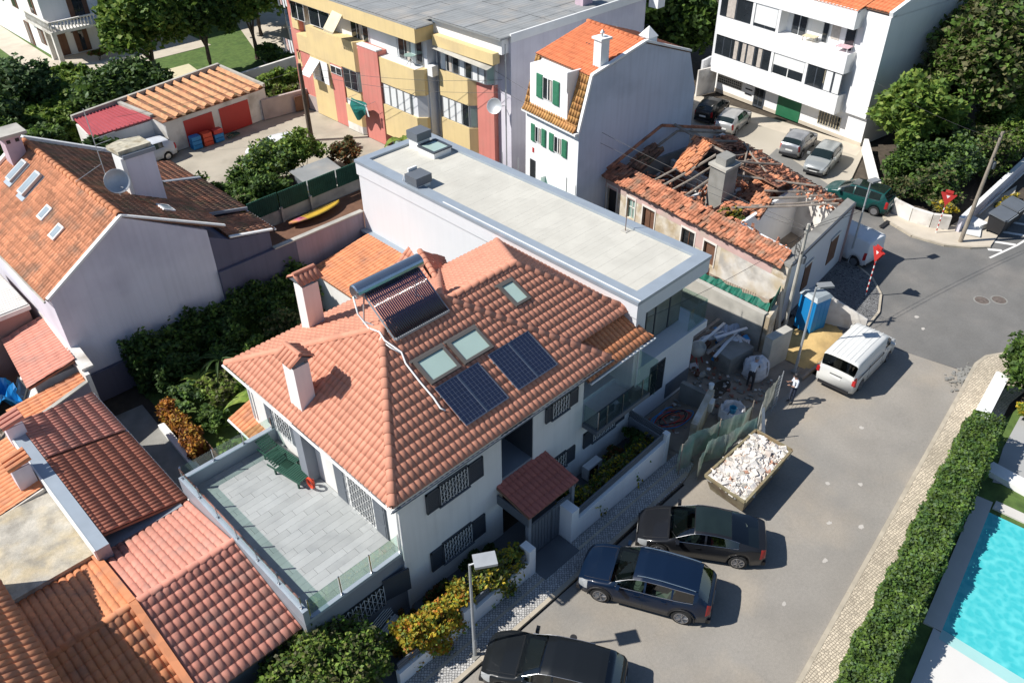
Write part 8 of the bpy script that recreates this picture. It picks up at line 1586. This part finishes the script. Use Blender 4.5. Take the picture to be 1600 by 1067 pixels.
for i, (c_, r_, m_, l_) in enumerate((((14.0, 62.5, 2.0), (2.4, 2.2, 2.0), ('leaf_d', 'leaf'), 'dark tree crown behind the pinkish chimney of the gabled house'), ((12.2, 66.5, 2.8), (3.2, 3.0, 3.0), ('leaf_d',), 'dark tree crown at the left edge below the villa lawn'), ((17.3, 72.2, 2.4), (2.6, 2.6, 2.6), ('leaf_d', 'leaf_b'), 'dark bushy tree at the left edge beside the villa path'), ((10.4, 60.0, 2.2), (3.0, 3.0, 2.4), ('leaf_d', 'leaf'), 'dark tree at the left edge above the gabled house roof'), ((12.9, 55.2, 1.8), (2.6, 3.0, 2.0), ('leaf_d',), 'shady bush between the gabled house chimney and the left edge'), ((17.2, 56.5, 1.6), (2.2, 2.2, 1.8), ('leaf_d', 'leaf_d'), 'shady bush directly beyond the gabled house ridge'), ((3.4, 45.8, 1.0), (2.2, 2.0, 1.4), ('leaf_d', 'leaf'), 'green shrub at the left edge below the gabled house eave'), ((6.2, 52.5, 1.4), (2.6, 3.0, 1.6), ('leaf_d', 'leaf'), 'dark shrub left of the gabled house chimney'))):
    shrub('dark_tree', l_, 'tree', c_, r_, int(1200*r_[0]*r_[1]), .28, m_, seed=210+i)
shrub('hedge_bush', 'bright green bush to the right of the garages', 'bush', (34.6, 63.2, 1.0), (2.6, 1.4, 1.1), 4200, .24, ('leaf_l', 'leaf'), seed=225); shrub('hedge_bush', 'yellow-green bush beside the lane wall and the yellow row', 'bush', (33.4, 61.0, .8), (1.6, .9, .8), 2000, .22, ('leaf_l', 'leaf_ol'), seed=226); shrub('hedge_bush', 'bushes at the foot of the far whitewashed wall', 'bush', (39.6, 62.5, 1.0), (1.6, 3.2, 1.3), 4200, .26, ('leaf', 'leaf_d'), seed=227)
shrub('flower_pots', 'terracotta pots and plants on the villa porch', 'plant', (27.4, 82.9, .6), (1.1, .6, .7), 700, .2, ('leaf', 'leaf_br'), seed=228)
tree('garden_tree', 'dark green tree at the top edge between the villa trees and the far yellow row', 'tree', (42.0, 78.5, 0), 2.4, [((42.0, 78.8, 5.0), (3.6, 3.4, 3.6)), ((44.5, 84.5, 5.0), (3.6, 3.4, 3.6))], 15000, .34, ('leaf', 'leaf_d'), seed=207, tr=.2)
shrub('side_bush', 'shady bushes between the villa lawn and the far whitewashed wall', 'bush', (38.2, 69.6, .8), (1.2, 2.8, 1.0), 3500, .26, ('leaf_d', 'leaf'), seed=208)
# trees behind
for i, (b_, cr_, m_, l_) in enumerate((((52.5, 48.5, 0), [((52.5, 48.5, 6), (4.2, 4.2, 4.6))], ('leaf_d',), 'dark tree behind the mansard house ridge'), ((59.5, 46.5, 0), [((59.5, 46.5, 5.5), (4, 4.2, 4.4))], ('leaf_d', 'leaf'), 'dark tree between the mansard house and the white block'), ((55.5, 55, 0), [((55.5, 55, 6.5), (5, 5, 5))], ('leaf_d',), 'far dark tree at the top edge left of the white block'))):
    tree('back_tree', l_, 'tree', b_, 3, cr_, 9000, .42, m_, group='trees behind the mansard house', seed=240+i, tr=.25)
# big trees on the right
RT = [((57.6, 19.2, 0), [((57.4, 19.3, 3.9), (2.9, 2.5, 2.6))], ('leaf_l', 'leaf'), 12000, 'light green broad-leaved tree nearest the white block corner'), ((64.0, 18.8, 0), [((64.4, 18.6, 5.6), (4.0, 3.6, 3.9)), ((67.2, 19.2, 7.0), (3.2, 3.0, 3.0))], ('leaf_ol', 'leaf'), 18000, 'large olive-green tree rising behind the light green one'), ((71.5, 13.5, 0), [((71.5, 13.5, 5.5), (4.4, 4, 4.4))], ('leaf', 'leaf_l'), 15000, 'big green tree at the right edge of the picture'),
      ((76.0, 21.0, 0), [((76, 21, 5.5), (4.5, 4.5, 4.2))], ('leaf_ol', 'leaf_b'), 12000, 'grey-green tree at the top-right corner before the far shed'), ((69.8, 21.8, 0), [((69.5, 22.0, 3.8), (2.8, 1.6, 3.8))], ('leaf_d',), 6000, 'dark tree against the side wall of the white block')]
for i, (b_, cr_, m_, n_, l_) in enumerate(RT): tree('garden_tree', l_, 'tree', b_, 2.4, cr_, n_, .3, m_, group='trees right of the white block', seed=260+i, tr=.24)
for i, (c_, r_, m_, l_) in enumerate((((54.4, 17.6, 1.6), (1.9, 1.8, 1.8), ('leaf', 'leaf_d'), 'rounded dark green bush beside the low lot wall'), ((56.3, 16.0, 1.7), (2.3, 2.0, 1.9), ('leaf', 'leaf_b'), 'broad rounded bush in the middle of the corner garden'), ((59.3, 15.2, 1.8), (2.4, 2.0, 2.0), ('leaf', 'leaf_ol'), 'rounded bush right behind the leaning timber pole'), ((53.0, 15.3, 1.3), (1.6, 1.6, 1.4), ('leaf_ol', 'leaf_d', 'leaf'), 'bush just behind the striped sign at the far corner'), ((62.8, 14.6, 1.5), (2.4, 1.6, 1.7), ('leaf_l', 'leaf'), 'bright green bush right of the leaning timber pole'), ((66.3, 16.2, 1.8), (2.6, 1.8, 2.0), ('leaf_l', 'leaf'), 'bright green bush at the right edge below the olive tree'), ((51.6, 14.2, .9), (.8, .9, .7), ('leaf_ol', 'leaf_y'), 'small yellowish shrub above the curved white wall'), ((60.6, 18.0, 1.6), (2.2, 1.8, 1.8), ('leaf_d',), 'dark bush below the light green tree'), ((52.6, 17.4, 1.0), (1.0, 1.2, 1.0), ('leaf_d', 'leaf_ol'), 'low dry bush along the curved white wall'))):
    shrub('garden_bush', l_, 'bush', c_, r_, int(1500*r_[0]*r_[1]), .17, m_, seed=280+i)
struct('corner_garden_soil', MB().poly([(50.6, 13, .05), (70, 13.2, .05), (75, 24, .05), (60, 22.2, .05), (53, 18.8, .05), (50.6, 16, .05)]), 'soil')
tag(MB().bar((53.5, 12.5, .4), (66, 12.7, .4), .1, .05).build('curb_line', 'whiteold'), 'thin pale rail along the wall behind the bins', 'rail')
shrub('dry_grass', 'dry grass tuft at the wall foot behind the wheeled bins', 'plant', (57.2, 12.0, .25), (1.6, .5, .3), 700, .15, ('leaf_y', 'leaf_ol'), seed=300)

for i, (c_, r_, l_) in enumerate((((62.5, 21.6, 1.4), (2.6, .9, 1.6), 'dark creeper-like bush at the foot of the white block side wall'), ((66.8, 20.6, 2.4), (2.6, 1.2, 2.6), 'dark tall bush further along the white block side wall'), ((72.5, 19.0, 2.4), (3.5, 2.5, 2.8), 'dark tree mass between the olive tree and the right edge'), ((68.0, 15.8, 1.6), (2.6, 1.6, 1.8), 'dark bush in the shade below the olive tree'), ((80.0, 27.0, 3.2), (4.0, 4.0, 3.6), 'dark tree in front of the far ribbed shed'))): shrub('dark_bush', l_, 'bush', c_, r_, int(700*r_[0]*max(1.5, r_[1])), .26, ('leaf_d', 'leaf'), seed=320+i)

for i, (c_, r_, l_) in enumerate((((63.5, 47.0, 5.0), (4.2, 4.0, 5.0), 'dark tree crown filling the gap between the yellow row and the white block'), ((63.8, 42.5, 3.6), (3.2, 2.8, 3.6), 'lower dark tree against the left end of the white block'), ((66.0, 53.5, 5.0), (4.5, 4.0, 5.0), 'dark tree at the top edge right of the grey sheet roof'))): shrub('dark_tree', l_, 'tree', c_, r_, 6500, .4, ('leaf_d', 'leaf'), seed=340+i)
